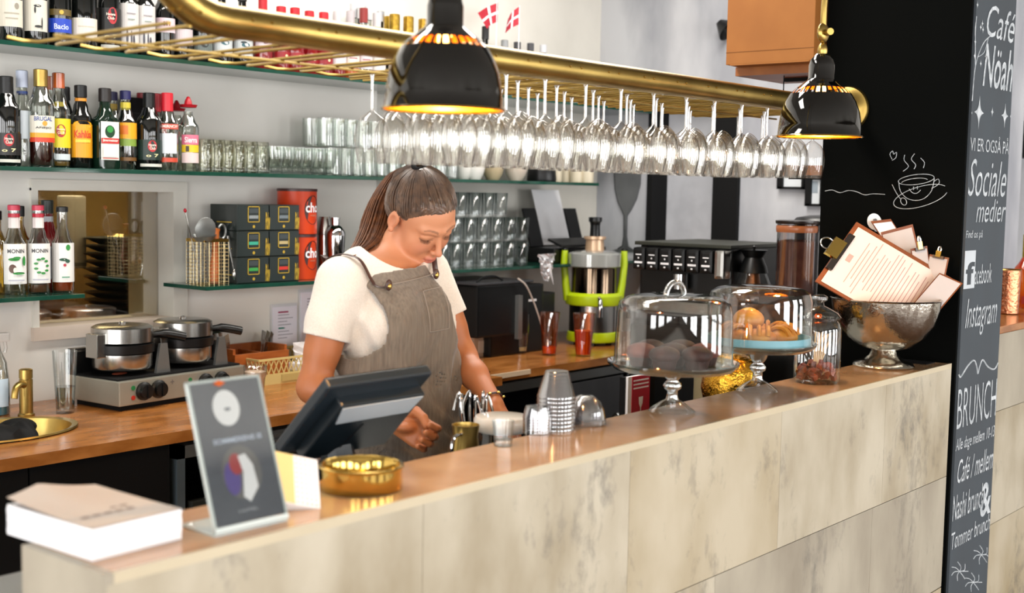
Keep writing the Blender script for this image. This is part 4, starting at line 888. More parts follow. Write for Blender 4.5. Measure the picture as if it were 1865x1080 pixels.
# wooden cutlery box
p0 = onz(437, 704, CZ); p0 = Vector((p0.x, p0.y+.03, CZ))
t = thing('cutlery_box', 'orange wooden cutlery box against the wall', 'box', tuple(p0), .0)
LB = ony(545, 640, 3.75).x-p0.x
obj('side', box(0, LB, -.0, .012, 0, .115), M_woodbox, t); obj('side', box(0, LB, .15, .162, 0, .135), M_woodbox, t); obj('end', box(0, .012, .012, .15, 0, .135), M_woodbox, t); obj('end', box(LB-.012, LB, .012, .15, 0, .135), M_woodbox, t); obj('bottom', box(.012, LB-.012, .012, .15, .0, .01), M_woodbox, t); obj('divider', box(LB*.5, LB*.5+.008, .012, .15, .01, .115), M_woodbox, t)
fork = None
for i in range(7):
    left = i < 3
    x = p0.x+(.03+.02*i if left else LB-.10+.016*(i-3)); y = p0.y+.06+.02*(i % 3)
    lb = ('fork handle sticking out of the cutlery box beside the waffle iron, %s' if left else 'grey fork fanned at the right end of the cutlery box, %s from the left') % ORD[i if left else i-3]
    if fork is None:
        fork = thing('fork', lb, 'fork', (x, y, CZ+.012), 0, 'forks in the cutlery box', .1, -.5); obj('handle', G().add(box(-.006, .006, -.001, .001, 0, .12, .0)), M_steel, fork)
        obj('head', G().add(prism([(-.006, .12), (.006, .12), (.013, .145), (.013, .185), (.009, .185), (.009, .15), (.005, .15), (.005, .185), (.001, .185), (.001, .15), (-.003, .15), (-.003, .185), (-.007, .185), (-.007, .15), (-.009, .15), (-.009, .185), (-.013, .185), (-.013, .145)], .002)), M_steel, fork); f_ = fork
    else: f_ = dup(fork, (x, y, CZ+.012), lb)
    f_.rotation_euler = (.1*(i % 3-1), (-.55+.1*i) if left else (.35+.1*(i-3)), .1*i)
t = thing('salt_tin', 'black and silver grinder standing left in the cutlery corner', 'grinder', (p0.x-.045, p0.y+.06, CZ)); obj('body', lathe([(0, 0), (.028, 0), (.03, .01), (.026, .15), (.02, .17)], 20), M_blackpl, t, True); obj('lid', lathe([(.021, .17), (.026, .175), (.026, .2), (.012, .21), (0, .21)], 20), M_steel, t, True)
t = thing('latte_glass', 'small glass of milky latte beside the cream tray', 'glass', tuple(onz(465, 723, CZ))); obj('glass_wall', lathe([(0, 0), (.028, 0), (.03, .008), (.036, .07), (.041, .078), (.042, .115), (.0405, .115), (.0395, .08), (.0345, .072), (.0285, .01), (0, .008)], 12), M_high, t, 'all'); obj('latte', lathe([(0, .01), (.0275, .01), (.0335, .07), (.0385, .08), (.0385, .092), (0, .092)], 24), mat('milky_coffee', '#cfab8c', .4, col2='#dcc3aa'), t, True)
# lattice tray
M_tray = mat('cream_plastic', '#cdb878', .5)
ta = onz(462, 707, CZ); TLn, TD, TH = .42, .26, .10
t = thing('lattice_tray', 'cream plastic crate with a lattice rim behind the woman\'s right arm', 'crate', (ta.x+.04, ta.y+.02, CZ), .0)
for nm, (a, b, c_, d_) in (('side', (0, TLn, 0, .006)), ('side', (0, TLn, TD-.006, TD)), ('end', (0, .006, .006, TD-.006)), ('end', (TLn-.006, TLn, .006, TD-.006))):
    horiz = (b-a) > .1; L_ = TLn if horiz else TD
    g = G(); g.add(box(a, b, c_, d_, 0, .04)); g.add(box(a, b, c_, d_, TH-.008, TH))
    n = int(L_/.024)
    for i in range(n):
        u0 = i*L_/n; u1 = (i+1)*L_/n
        P_ = (lambda u, z: (u, c_+.003, z)) if horiz else (lambda u, z: (a+.003, u, z))
        g.add(tube([P_(u0, .04), P_(u1, TH-.004)], .0025, 4)); g.add(tube([P_(u1, .04), P_(u0, TH-.004)], .0025, 4))
    obj(nm, g, M_tray, t)
obj('bottom', box(.006, TLn-.006, .006, TD-.006, 0, .006), M_tray, t); obj('grip_panel', box(.11, .24, -.003, .0, .008, .035), mat('cream_plastic_dark', '#b8a264', .5), t)
t2 = thing('paper_napkins', 'loose white napkins lying in the cream crate', 'napkins', (ta.x+.36, ta.y+.12, CZ+.01)); obj('napkin', G().add(crumple(.14, .12, .03, 8, 8, .008, 9), T(0, 0, .13)), M_paper, t2); obj('napkin', G().add(cbox(.12, .1, .03, .005), T(0, 0, .03, 0, 0, .3)), M_paper, t2)
t2 = thing('glass_jar_small', 'small round jar with a dull olive lid above the crate', 'jar', (ta.x+.48, ta.y+.18, CZ+.0)); obj('jar_body', lathe([(0, 0), (.04, 0), (.042, .01), (.042, .12), (.036, .135)], 20), M_ribbed, t2, True); obj('lid', lathe([(.04, .135), (.042, .137), (.042, .16), (0, .162)], 20), M_col('#8c8450', .5), t2, True)
# notes on the wall
def wall_note(x0, y0, x1, y1, label, rows):
    a = ony(x0, y0, WALL_Y-.012); b = ony(x1, y1, WALL_Y-.012); w_, h_ = b.x-a.x, a.z-b.z
    t = thing('wall_note', label, 'notice', (a.x, WALL_Y-.004, b.z)); obj('plastic_pocket', box(-.008, w_+.004, -.004, .002, -.008, h_+.012), mat('pocket_plastic', '#dfe0e4', .12, coat=1.), t); obj('sheet', box(0, w_, -.007, -.004, 0, h_), mat('lilac_white_paper', '#e9e7f3', .7), t)
    g = G()
    for k in range(rows):
        z = h_*(.86-.78*k/rows); ww = w_*(.3+.4*((k*7) % 5)/5); g.add(box(w_*.2, w_*.2+ww, -.0078, -.007, z, z+h_*.022))
    obj('printed_lines', g, M_col('#a29fae'), t)
    return t, w_, h_
t, w_, h_ = wall_note(498, 560, 541, 625, 'left notice in a plastic pocket with red and green headings', 9)
obj('red_heading', box(w_*.2, w_*.62, -.0085, -.007, h_*.84, h_*.88), M_col('#a02858'), t); obj('green_heading', box(w_*.22, w_*.45, -.0085, -.007, h_*.42, h_*.46), M_col('#1c7a6e'), t)
wall_note(549, 533, 602, 622, 'right taller notice with dense grey lines, half behind the woman\'s arm', 14)
# right part of the back counter
t = thing('lidded_tub', 'beige square tub with a pale lid beside the coffee machine', 'tub', tuple(onz(864, 648, CZ)), 0); obj('tub_body', box(-.062, .062, -.05, .05, 0, .095, .008), mat('tub_beige', '#b39a82', .5), t); obj('label', box(-.03, .05, -.0525, -.05, .02, .075), mat('tub_label', '#c9b8a8', .5), t); obj('lid', box(-.067, .067, -.055, .055, .095, .12, .008), mat('tub_lid', '#d9cdb6', .5), t)
p = onz(884, 651, CZ)
t = thing('coffee_machine', 'black filter coffee machine under the highball shelf', 'coffee machine', (p.x+.03, 3.62, CZ), 0)
obj('body', box(-.02, .36, .06, .36, 0, .32, .01), M_blackpl, t); obj('front_housing', box(-.16, .2, .02, .36, .1, .335, .01), M_blackpl, t); obj('top_tray', box(-.17, .22, .01, .37, .335, .346, .004), mat('machine_top', '#39393c', .25), t)
obj('steel_column', box(.10, .13, .0, .02, .08, .28), M_steel_d, t); obj('display', box(.23, .3, .055, .06, .24, .25), M_paper, t); obj('carry_handle', tube(smoothcurve([(-.12, .06, .346), (-.08, .06, .366), (0, .06, .368), (.06, .06, .346)], 5), .005, 8), M_blackpl, t, True)
obj('side_module', box(.36, .5, .1, .4, 0, .27, .008), M_blackpl, t)
obj('milk_hose', tube(smoothcurve([tuple(ony(943, 507, 3.62)-Vector(t.location)), tuple(ony(958, 520, 3.60)-Vector(t.location)), tuple(ony(972, 550, 3.60)-Vector(t.location)), tuple(ony(984, 585, 3.6)-Vector(t.location)), tuple(ony(990, 610, 3.6)-Vector(t.location))], 6), .004, 8), mat('hose', '#c5b8ae', .4), t, True)
t = thing('shot_glass_tall', 'slim clear glass with a little oil in front of the coffee machine', 'glass', tuple(onz(948, 643, CZ))); obj('glass_wall', lathe([(0, 0), (.028, 0), (.029, .01), (.038, .1), (.042, .185), (.04, .185), (.036, .1), (.027, .014), (0, .012)], 24), M_high, t, True); obj('leftover', lathe([(0, .013), (.027, .013), (.029, .03), (0, .03)], 24), mat('pale_leftover', '#b9a070', .3), t, True)
M_juice = mat('orange_juice', '#dd6a22', .25, col2='#cc3a14', nscale=12); M_juiceglass = glass('juice_filmed_glass', tint='#f8e2d0', edge='#dca484', gloss=.06, rough=.06, edge_gloss=.3)
def juice_glass(label, px, py, lq, r=.042, h=.2, handle=False):
    t = thing('juice_glass', label, 'glass', tuple(onz(px, py, CZ))); obj('glass_wall', lathe([(0, 0), (r*.74, 0), (r*.76, .01), (r*1.12, h), (r*1.08, h), (r*.72, .012), (0, .01)], 14), M_juiceglass, t, 'all'); obj('juice', lathe([(0, .011), (r*.71, .011), (r*.71+r*.33*lq/h, lq), (0, lq)], 24), M_juice, t, True)
    if handle: obj('handle', tube(smoothcurve([(r*1.0, 0, h*.82), (r*1.55, 0, h*.84), (r*1.75, 0, h*.6), (r*1.6, 0, h*.25), (r*.85, 0, h*.2)], 5), .005, 8), M_glass, t, True)
    return t
juice_glass('juice glass with red-orange dregs left of the juicer', 1000, 647, .04)
juice_glass('juice pitcher glass half full of orange juice under the juicer spout', 1062, 649, .12, .046, .2, True)
t = thing('napkin_dish', 'small black dish with a cream napkin on the counter edge', 'dish', tuple(onz(868, 684, CZ))); obj('dish', lathe([(0, 0), (.035, 0), (.055, .012), (.056, .016), (.03, .005), (0, .004)], 24), M_blackpl, t, True); obj('napkin', G().add(crumple(.09, .07, .02, 8, 6, .005, 4), T(-.01, 0, .06)), mat('cream_napkin', '#e2cfa0', .8), t)
# juicer
jp = onz(1082, 636, CZ); jp.y = 3.68
jx = ony(1082, 500, 3.68).x
M_lime = mat('lime_plastic', '#b5cc10', .35)
t = thing('juicer', 'steel juicer with lime green frame and black pusher', 'juicer', (jx, 3.68, CZ), 0)
fa = -PI/2-.75
def rot(vf, a=fa+PI/2): c_, s_ = math.cos(a), math.sin(a); return [(x*c_-y*s_, x*s_+y*c_, z) for x, y, z in vf[0]], vf[1]
obj('motor_body', lathe([(0, .05), (.118, .05), (.118, .20), (0, .20)], 36), M_steel, t, True)
obj('black_side', rot(lathe([(.1195, .052), (.1195, .20)], 12, a0=PI*.95, a1=PI*1.25)), M_blackpl, t)
obj('lime_base', lathe([(0, .018), (.128, .018), (.132, .03), (.126, .062), (.118, .066), (0, .066)], 36), M_lime, t, True)
for k in range(4): obj('foot', G().add(lathe([(0, 0), (.015, 0), (.013, .02), (0, .02)], 12), T(.08*math.cos(k*PI/2+.6), .08*math.sin(k*PI/2+.6), 0)), M_blackmat, t)
obj('juice_bowl', lathe([(.118, .21), (.112, .23), (.112, .38), (.120, .385)], 36), mat('bowl_steel_dark', '#6c5c4c', .12, 1.), t, True)
obj('lime_collar', lathe([(.12, .195), (.138, .20), (.142, .215), (.142, .245), (.125, .26), (.118, .25)], 36), M_lime, t, True)
obj('clear_rim', lathe([(.124, .385), (.132, .39), (.134, .45), (.128, .455), (.1, .462), (.055, .468), (0, .47)], 36), mat('smoky_lid', '#a9aaa5', .15, .2, coat=1.), t, True)
for s in (-1, 1): obj('clamp_arm', rot(tube([(s*.13, 0, .22), (s*.142, 0, .3), (s*.152, 0, .40), (s*.150, 0, .47)], [.022, .02, .018, .016], 10)), M_lime, t, True); obj('clamp_top', rot((lambda b: ([(x+s*.15, y, z+.47) for x, y, z in b[0]], b[1]))(ball(.018, .018, .01))), M_blackpl, t, True)
obj('feed_chute', G().add(lathe([(.048, 0), (.045, .05), (.055, .055), (.055, .068), (.0, .07)], 24), T(.0, 0, .468)), mat('chute_beige', '#c9a888', .25, .3), t, True)
obj('pusher', G().add(lathe([(.026, 0), (.024, .06), (.027, .075), (.033, .08), (.033, .1), (0, .102)], 20), T(0, 0, .53)), M_blackpl, t, True)
obj('spout', rot(tube(smoothcurve([(0, -.12, .24), (0, -.16, .23), (0, -.175, .2), (0, -.175, .15)], 5), .012, 12)), M_chrome, t, True)

# ================================================================== RIGHT WALL, SIDE STATION
t = thing('wine_glass_decal', 'flat grey wine glass silhouette mounted on the plaster wall', 'wall decoration', (RIGHT_X-.006, 0, 0))
A = lambda px, py: onx(px, py, RIGHT_X-.006)
out = [(1119, 305), (1121, 345), (1126, 367), (1133, 382), (1137, 392), (1137, 430), (1134, 448), (1126, 453), (1115, 457), (1162, 457), (1152, 453), (1145, 448), (1142, 430), (1143, 392), (1150, 382), (1160, 362), (1167, 335), (1168, 305)]
P_ = [A(*q) for q in out]; n = len(P_)
V = [(0, p.y, p.z) for p in P_]+[(-.006, p.y, p.z) for p in P_]
obj('silhouette', (V, [tuple(range(n)), tuple(range(2*n-1, n-1, -1))]+[(i, (i+1) % n, (i+1) % n+n, i+n) for i in range(n)]), mat('grey_mirror_metal', '#84878a', .3, .7, col2='#6c6f72', nscale=4), t)
obj('dark_edge', tube([(-.003, P_[i].y, P_[i].z) for i in (0, 1, 2, 3, 4, 5, 6, 7)], .004, 6), M_blackmat, t)
def picture(x0, y0, x1, y1, label):
    a = A(x0, y0); b = A(x1, y1); t = thing('picture_frame', label, 'picture', (RIGHT_X-.001, (a.y+b.y)/2, b.z)); hy = abs(a.y-b.y)/2; h_ = a.z-b.z
    obj('frame', G().add(box(-.03, 0, -hy, hy, 0, .012)).add(box(-.03, 0, -hy, hy, h_-.012, h_)).add(box(-.03, 0, -hy, -hy+.012, 0, h_)).add(box(-.03, 0, hy-.03, hy, 0, h_)), M_blackmat, t)
    obj('print', box(-.012, -.002, -hy+.01, hy-.01, .01, h_-.01), mat('pale_print', '#dfe4e8', .3), t); obj('grey_motif', box(-.0135, -.012, -hy+.03, -hy+.06, h_*.45, h_*.85), M_col('#9aa5ae'), t)
picture(1420, 300, 1467, 345, 'small framed pale print with black left edge under the wooden shelf')
picture(1471, 322, 1500, 376, 'small framed print half hidden by the black pillar side')
# wooden shelves fixed to the back of the pillar
M_shw = mat('shelf_wood', '#a05f28', .4, col2='#8a4c1a', nscale=9, stretch=(6, 1, 1))
t = thing('wooden_shelf', 'brown wooden shelf board jutting from behind the pillar, lower one', 'shelf', (PX0+.04, PY1+.002, 1.722)); obj('board', box(0, .28, 0, .36, 0, .032), M_shw, t); obj('bracket', G().add(box(.12, .14, 0, .2, -.012, 0)).add(box(.12, .14, 0, .012, -.12, 0)), M_blackmat, t)
t = thing('wooden_shelf', 'brown wooden shelf board under the cardboard box, upper one', 'shelf', (PX0+.0, PY1+.002, 2.055)); obj('board', box(0, .34, 0, .33, 0, .03), M_shw, t); obj('bracket', G().add(box(.14, .16, 0, .22, -.012, 0)).add(box(.14, .16, 0, .012, -.12, 0)), M_blackmat, t)
p = onx(1322, 112, 3.76)
t = thing('cardboard_box', 'large brown cardboard box on the upper wooden shelf beside the pillar', 'box', (3.76, PY1+.012, 2.0865), .0)
M_card = mat('cardboard', '#a4672a', .7, col2='#955a20', nscale=4)
LY = p.y-PY1-.012
obj('carton', box(0, .32, 0, LY, 0, .42, .003), M_card, t); obj('bottom_flap', G().add(cbox(.30, LY*.9, .004), T(.15, LY*.5, -.001)), M_card, t); obj('fold_line', box(-.001, .0, .0, LY, .04, .042), mat('card_dark', '#7c4a1a', .8), t)
obj('tape', box(-.0012, 0, LY*.45, LY*.6, .3, .42), mat('tape', '#b88a4a', .3), t)
t = thing('hanging_cord', 'thin black cord hanging below the cardboard box', 'cord', tuple(onx(1428, 135, 3.85))); obj('cord', tube([(0, 0, 0), (0, 0, -.05)], .002, 6), M_blackmat, t); obj('weight', lathe([(0, -.075), (.006, -.07), (.004, -.05), (0, -.05)], 10), M_blackmat, t); t.location.z = 2.052
t = thing('wall_spot', 'small black spotlight on the plaster wall left of the cardboard box', 'lamp', tuple(A(1312, 58))); t.location.x = RIGHT_X-.001; obj('shade', G().add(lathe([(.0, 0), (.02, 0), (.06, .07), (.056, .07), (.018, .004)], 20), T(-.05, -.02, .04, PI*.72)), M_blackpl, t, True); obj('wall_mount', G().add(tube([(0, 0, .02), (-.05, -.01, .035)], .008, 8)), M_blackpl, t)
# side station behind the bar end
SX0, SX1, SY0, SY1, SZ = 4.27, 5.05, 1.98, onx(1143, 600, 4.27).y, 1.17
t = thing('side_station', 'black side counter between the bar end and the plaster wall', 'counter', (SX0, SY0, 0)); obj('cabinet', box(.02, SX1-SX0, .0, SY1-SY0, 0, SZ-.03), M_blackmat, t); obj('worktop', box(0, SX1-SX0+.01, 0, SY1-SY0+.01, SZ-.03, SZ, .003), M_blackpl, t)
hd_ = (SY1-SY0)/2
for i in range(2): obj('door', box(.012, .02, .01+i*hd_, hd_*(i+1)-.01, .1, SZ-.05), M_black, t)
t = thing('beige_canister', 'tall beige cylinder standing behind the near cake stand foot', 'canister', (4.05, 2.36, 0)); obj('body', lathe([(0, 0), (.085, 0), (.086, 1.03), (0, 1.03)], 28), mat('beige_drum', '#8f8364', .5), t, True); obj('rim', lathe([(.086, 1.02), (.09, 1.03), (.086, 1.04), (.0, 1.045)], 28), M_steel, t, True)
# espresso machine
ep = onz(1232, 560, 1.20)
m0 = ony(1150, 520, 2.72); m1 = ony(1318, 520, 2.72)
t = thing('espresso_machine', 'black espresso machine with a row of rounded black panels with white marks', 'coffee machine', (SX0+.05, 2.35, SZ+.0005))
t.location = (4.35, 2.42, SZ+.0005)
a_ = onx(1150, 515, 4.32); b_ = onx(1318, 515, 4.32)
yl, yr = a_.y-2.42, b_.y-2.42
obj('body', box(.03, .5, yr, yl, 0, .27, .01), M_blackpl, t); obj('drip_tray', box(-.02, .1, yr+.02, yl-.02, .0, .05, .005), M_steel, t); obj('top_lip', box(-.0, .5, yr-.01, yl+.01, .27, .285, .004), mat('olive_black', '#24261c', .5), t)
npn = 6; wp = (yl-yr)*.88/npn
for i in range(npn):
    yy = yl-(i+.5)*wp
    o = obj('rounded_panel', box(-.03, .03, yy-wp*.47, yy+wp*.47, .17, .262, .014), M_blackpl, t)
    obj('white_mark', G().add(box(-.0312, -.0305, yy-wp*.22, yy+wp*.22, .23, .234)).add(box(-.0312, -.0305, yy-wp*.3, yy+wp*.3, .196, .204)).add(box(-.0312, -.0305, yy-.003, yy+.003, .215, .221)).add(box(-.0312, -.0305, yy-.004, yy+.004, .182, .188)), M_paper, o)
obj('steel_end', box(-.035, .03, yr, yr+(yl-yr)*.1, .15, .265, .014), M_steel, t)
obj('group_head', G().add(lathe([(0, 0), (.03, 0), (.03, .06), (0, .06)], 20), T(-.0, (yl+yr)/2, .1)), M_chrome, t, True)
# carafe
c_ = onz(1372, 560, SZ+.15); c_ = onx(1372, 518, 4.45)
t = thing('coffee_carafe', 'conical glass coffee carafe with a black funnel collar', 'carafe', (4.46, onx(1372, 500, 4.46).y, SZ+.0005))
zt = onx(1368, 447, 4.46).z-SZ
t2 = thing('carafe_stand', 'steel warming stand under the glass carafe', 'stand', (t.location.x, t.location.y, SZ+.0005)); sh = zt-.235
obj('stand_body', lathe([(0, 0), (.1, 0), (.1, sh-.01), (.095, sh), (0, sh)], 28), M_blackpl, t2, True); obj('hot_plate', lathe([(.095, sh-.001), (.09, sh+.002), (0, sh+.002)], 28), M_steel, t2, True)
t.location.z = SZ+sh+.003
obj('glass_flask', lathe([(0, 0), (.085, 0), (.092, .012), (.09, .03), (.05, .13), (.045, .15)], 30), M_high, t, True); obj('black_collar', lathe([(.058, .125), (.052, .15), (.036, .185), (.048, .205), (.054, .215), (.03, .213), (0, .21)], 28), M_blackpl, t, True); obj('brown_neck', lathe([(.03, .08), (.022, .13)], 20), mat('copper_neck', '#7c4a26', .3, .6), t, True); obj('lid_knob', lathe([(0, .21), (.005, .21), (.005, .222), (.009, .228), (0, .234)], 14), M_blackpl, t, True); obj('handle', tube(smoothcurve([(.0, .05, .14), (0, .1, .14), (0, .12, .09), (0, .085, .03)], 5), .008, 8), M_blackpl, t, True)
# cocoa powder canister
cx_ = onx(1449, 480, 4.05)
px_m = .095
t = thing('cocoa_canister', 'clear lidded canister of brown cocoa powder behind the cake domes', 'canister', (4.40, onx(1449, 480, 4.40).y, SZ+.0005)); zt = onx(1449, 401, 4.40).z-SZ
t3 = thing('canister_plinth', 'black plinth block under the cocoa canister and black tin', 'block', (4.40, t.location.y, SZ+.0005)); hh = zt-.29
obj('block', box(-.1, .1, -.24, .1, 0, hh, .004), M_blackpl, t3); obj('rubber_mat', box(-.095, .095, -.235, .095, hh, hh+.003), M_blackmat, t3)
t.location.z = SZ+hh+.004
obj('clear_wall', lathe([(0, 0), (.072, 0), (.074, .006), (.074, .27), (.076, .275)], 32), M_plasticup, t, True); obj('cocoa_powder', lathe([(0, .003), (.0715, .003), (.0715, .205), (.04, .212), (0, .21)], 32), mat('cocoa_powder', '#5c2c1c', .8, col2='#6e3c28', nscale=30), t, True); obj('lid_ring', lathe([(.0765, .24), (.0785, .25), (.0785, .262), (.076, .266)], 32), mat('amber_ring', '#a8623a', .25), t, True); obj('lid', lathe([(.079, .272), (.081, .276), (.081, .284), (.07, .286), (0, .286)], 32), mat('brown_black_lid', '#241a16', .3), t, True)
yy = onx(1478, 430, 4.5).y
t = thing('black_tin', 'wide dark steel tin with a domed black lid behind the cocoa canister', 'tin', (4.55, yy-.02, SZ+.0005)); zt = onx(1478, 391, 4.55).z-SZ
obj('tin_wall', lathe([(0, 0), (.105, 0), (.105, zt-.035), (0, zt-.035)], 32), mat('dark_tin', '#4e4e50', .3, .8), t, True); obj('domed_lid', lathe([(.11, zt-.04), (.112, zt-.025), (.1, zt-.012), (.05, zt-.002), (0, zt)], 32), M_blackpl, t, True)
# rear bar objects right of the pillar
rb = 1.2155
def rear(px, y): p = ony(px, 600, y); return (p.x, y, rb)
t = thing('copper_cup', 'tall hammered copper cup at the right edge beyond the pillar', 'cup', rear(1833, 1.62)); obj('cup_wall', lathe([(0, 0), (.036, 0), (.04, .004), (.043, .17), (.041, .17), (.037, .008), (0, .006)], 28), mat('hammered_copper', '#d08a66', .2, 1., bump=.9, bscale=90), t, True); obj('rim', lathe([(.042, .168), (.045, .17), (.042, .173)], 28), M_brass, t, True)
bottle('lantern_bottle', 'orange-red bottle with green-gold neck at the right picture edge', rear(1865, 1.66), .05, .30, mat('red_amber_glass', '#9a2408', .08, col2='#c8641a', nscale=8), M_col('#a8902c', .3, .6), .42, .1, .018, labels=((.02, .05, 1.2, '#8a1a10'),), group=None)
# ------------------------------------------------------------------ window wall strip seen at the right edge
a = ony(1838, 30, 2.6)
t = thing('window_post', 'beige window post and pale blind right of the pillar', 'window frame', (a.x+.1, 2.6, 0)); obj('post', box(.02, .13, 0, .08, 0, 3.2), mat('beige_post', '#9c9078', .5), t); obj('blind_edge', box(.135, .165, .0, .05, 1.2, 2.02), M_paper, t); obj('wooden_rail', box(.02, .9, -.02, .02, 2.03, 2.1), mat('rail_wood', '#a98248', .4), t); obj('inner_panel', box(.17, .9, .03, .06, .9, 3.2), M_plaster, t)
t = thing('pendant_lamp_small', 'black wall lamp shade cut by the right picture edge', 'lamp', tuple(ony(1866, 288, 2.2))); obj('shade', lathe([(.09, 0), (.088, .04), (.075, .09), (.05, .125), (.03, .14), (.03, .19), (0, .2)], 28), M_blackpl, t, True); obj('cord', tube([(0, 0, .19), (0, 0, CEIL-t.location.z)], .004, 6), M_blackmat, t)

# ================================================================== ON THE BAR
def onbar(px, py): return tuple(onz(px, py, BZ)+Vector((0, 0, .0005)))
# pile of menus
a = onz(168, 1024, BZ); b = onz(328, 987, BZ)
t = thing('paper_stack', 'thick pile of white leaflets at the near end of the bar', 'papers', (.912, 1.468, BZ+.0005), .04)
rnd = random.Random(2)
for k in range(9):
    dx, dy = rnd.uniform(-.001, .001), rnd.uniform(-.0012, .0012)
    n = 10; V = []; Fc = []
    for s in (0, 1):
        for i in range(n+1):
            for j in range(2):
                u = i/n; z = k*.0048+.0045*s
                V.append((dx+.145*u, dy+.205*j, z+.0))
    def id_(s, i, j): return s*(n+1)*2+i*2+j
    for i in range(n):
        Fc.append((id_(1, i, 0), id_(1, i+1, 0), id_(1, i+1, 1), id_(1, i, 1))); Fc.append((id_(0, i, 0), id_(0, i, 1), id_(0, i+1, 1), id_(0, i+1, 0)))
        for j in (0, 1): Fc.append((id_(0, i, j), id_(0, i+1, j), id_(1, i+1, j), id_(1, i, j)) if j == 0 else (id_(0, i, j), id_(1, i, j), id_(1, i+1, j), id_(0, i+1, j)))
    for i in (0, n): Fc.append((id_(0, i, 0), id_(1, i, 0), id_(1, i, 1), id_(0, i, 1)))
    obj('leaflet_bundle', (V, Fc), M_paper, t)
V = []; Fc = []; n = 12
for i in range(n+1):
    for j in range(n+1):
        u, v_ = i/n, j/n
        V.append((.145*u, .205*v_, .0435+.03*max(0, v_-.2)**1.6*(1-abs(u-.35))**2+.0008))
for i in range(n):
    for j in range(n): q = i*(n+1)+j; Fc.append((q, q+n+1, q+n+2, q+1))
o = obj('top_leaflet', (V, Fc), mat('top_leaflet_beige', '#c6b9ae', .6, col2='#bfb0a4', nscale=6), t, True)
g = G()
for k in range(4):
    for i in range(5): g.add(([(.02+.018*i+.003*k, .05+.02*k, .0452), (.032+.018*i+.003*k, .05+.02*k, .0452), (.032+.018*i+.003*k, .058+.02*k, .0455), (.02+.018*i+.003*k, .058+.02*k, .0455)], [(0, 1, 2, 3)]))
obj('printed_mark', g, M_col('#8c7468'), o)
# acrylic menu holder
bl = onz(388, 980, BZ); br = onz(520, 951, BZ)
W_ = .131; LEAN = math.radians(19)
t = thing('menu_holder', 'leaning acrylic stand with a dark poster, white disc and dessert picture', 'sign', (onz(390, 979, BZ).x, 1.448, BZ+.0005), math.atan2(br.y-bl.y, br.x-bl.x)*.5)
HH = .222
Mx = T(0, 0, .004, -LEAN)
M_acr = mat('acrylic_edge', '#c9d2cf', .08, coat=1.)
obj('clear_sheet', G().add(box(0, W_, -.0036, -.003, 0, HH), Mx), M_dome, t); obj('poster', G().add(box(.004, W_-.004, -.002, .0, .008, HH-.004), Mx), mat('poster_slate', '#555962', .5, col2='#484c56', nscale=9), t)
obj('acrylic_frame', G().add(box(0, .004, -.003, .002, 0, HH), Mx).add(box(W_-.004, W_, -.003, .002, 0, HH), Mx).add(box(0, W_, -.003, .002, HH-.004, HH), Mx).add(box(0, W_, -.004, .003, 0, .007), Mx), M_acr, t)
obj('foot_plate', box(0, W_, 0, .085, 0, .003), M_acr, t)
def pm(vf, m, nm, par=None): return obj(nm, G().add(vf, Mx), m, par or t)
pm(disc(W_*.46, HH*.80, .0235, .027, 28, -.0026), M_paper, 'white_disc')
pm(disc(W_*.47, HH*.79, .006, .003, 12, -.0029), M_col('#8a8c94'), 'disc_mark')
pm(text_fit('SOMMERENS IS', W_*.2, W_*.86, HH*.565, HH*.60, -.0026, 0, .02), M_col('#c9d4ea'), 'lettering')
pm(text_fit('VAFFEL', W_*.34, W_*.62, HH*.1, HH*.12, -.0026, 0, .02), M_col('#a5a7ae'), 'lettering')
pm(disc(W_*.5, HH*.36, .035, .04, 24, -.0023), M_col('#6c6a6a'), 'grey_plate_print')
pm(disc(W_*.36, HH*.33, .014, .025, 20, -.0026), M_col('#5a4a92'), 'blue_print'); pm(disc(W_*.44, HH*.42, .012, .016, 20, -.0027), M_col('#a8383c'), 'red_print')
pm(([(W_*.48, -.0029, HH*.47), (W_*.36+.02, -.0029, HH*.36), (W_*.46, -.0029, HH*.2), (W_*.54, -.0029, HH*.16), (W_*.68, -.0029, HH*.25), (W_*.66, -.0029, HH*.40), (W_*.58, -.0029, HH*.48)], [tuple(range(7))]), M_paper, 'white_dessert_print')
pm(disc(W_*.42, HH*.968, .011, .005, 4, -.0045), M_borange, 'orange_tab')
# small tilted box of cards
t = thing('card_dispenser', 'small tilted box with a yellow-white flowered face leaning beside the menu holder', 'box', tuple(onz(548, 937, BZ)+Vector((0, .012, .0008))), -.12)
Mb = T(0, 0, .0, -.85) @ T(0, 0, .0, 0, .42, 0, 1.18)
obj('carton', G().add(box(-.036, .036, .0, .022, .002, .088, .002), Mb @ T(0, 0, .012)), M_paper, t)
obj('yellow_print', G().add(box(-.0355, .0, -.0006, .0, .003, .087), Mb @ T(0, 0, .012)), mat('yellow_print', '#dcc88a', .5), t)
g = G()
for i in range(5):
    for k in range(10): g.add(box(.003+.0065*i, .0055+.0065*i, -.0008, .0, .006+.0083*k, .0085+.0083*k), Mb @ T(0, 0, .012))
obj('flower_print', g, M_col('#b3a2a8'), t)
obj('rest_wedge', box(-.03, .03, .03, .06, 0, .02), M_paper, t)
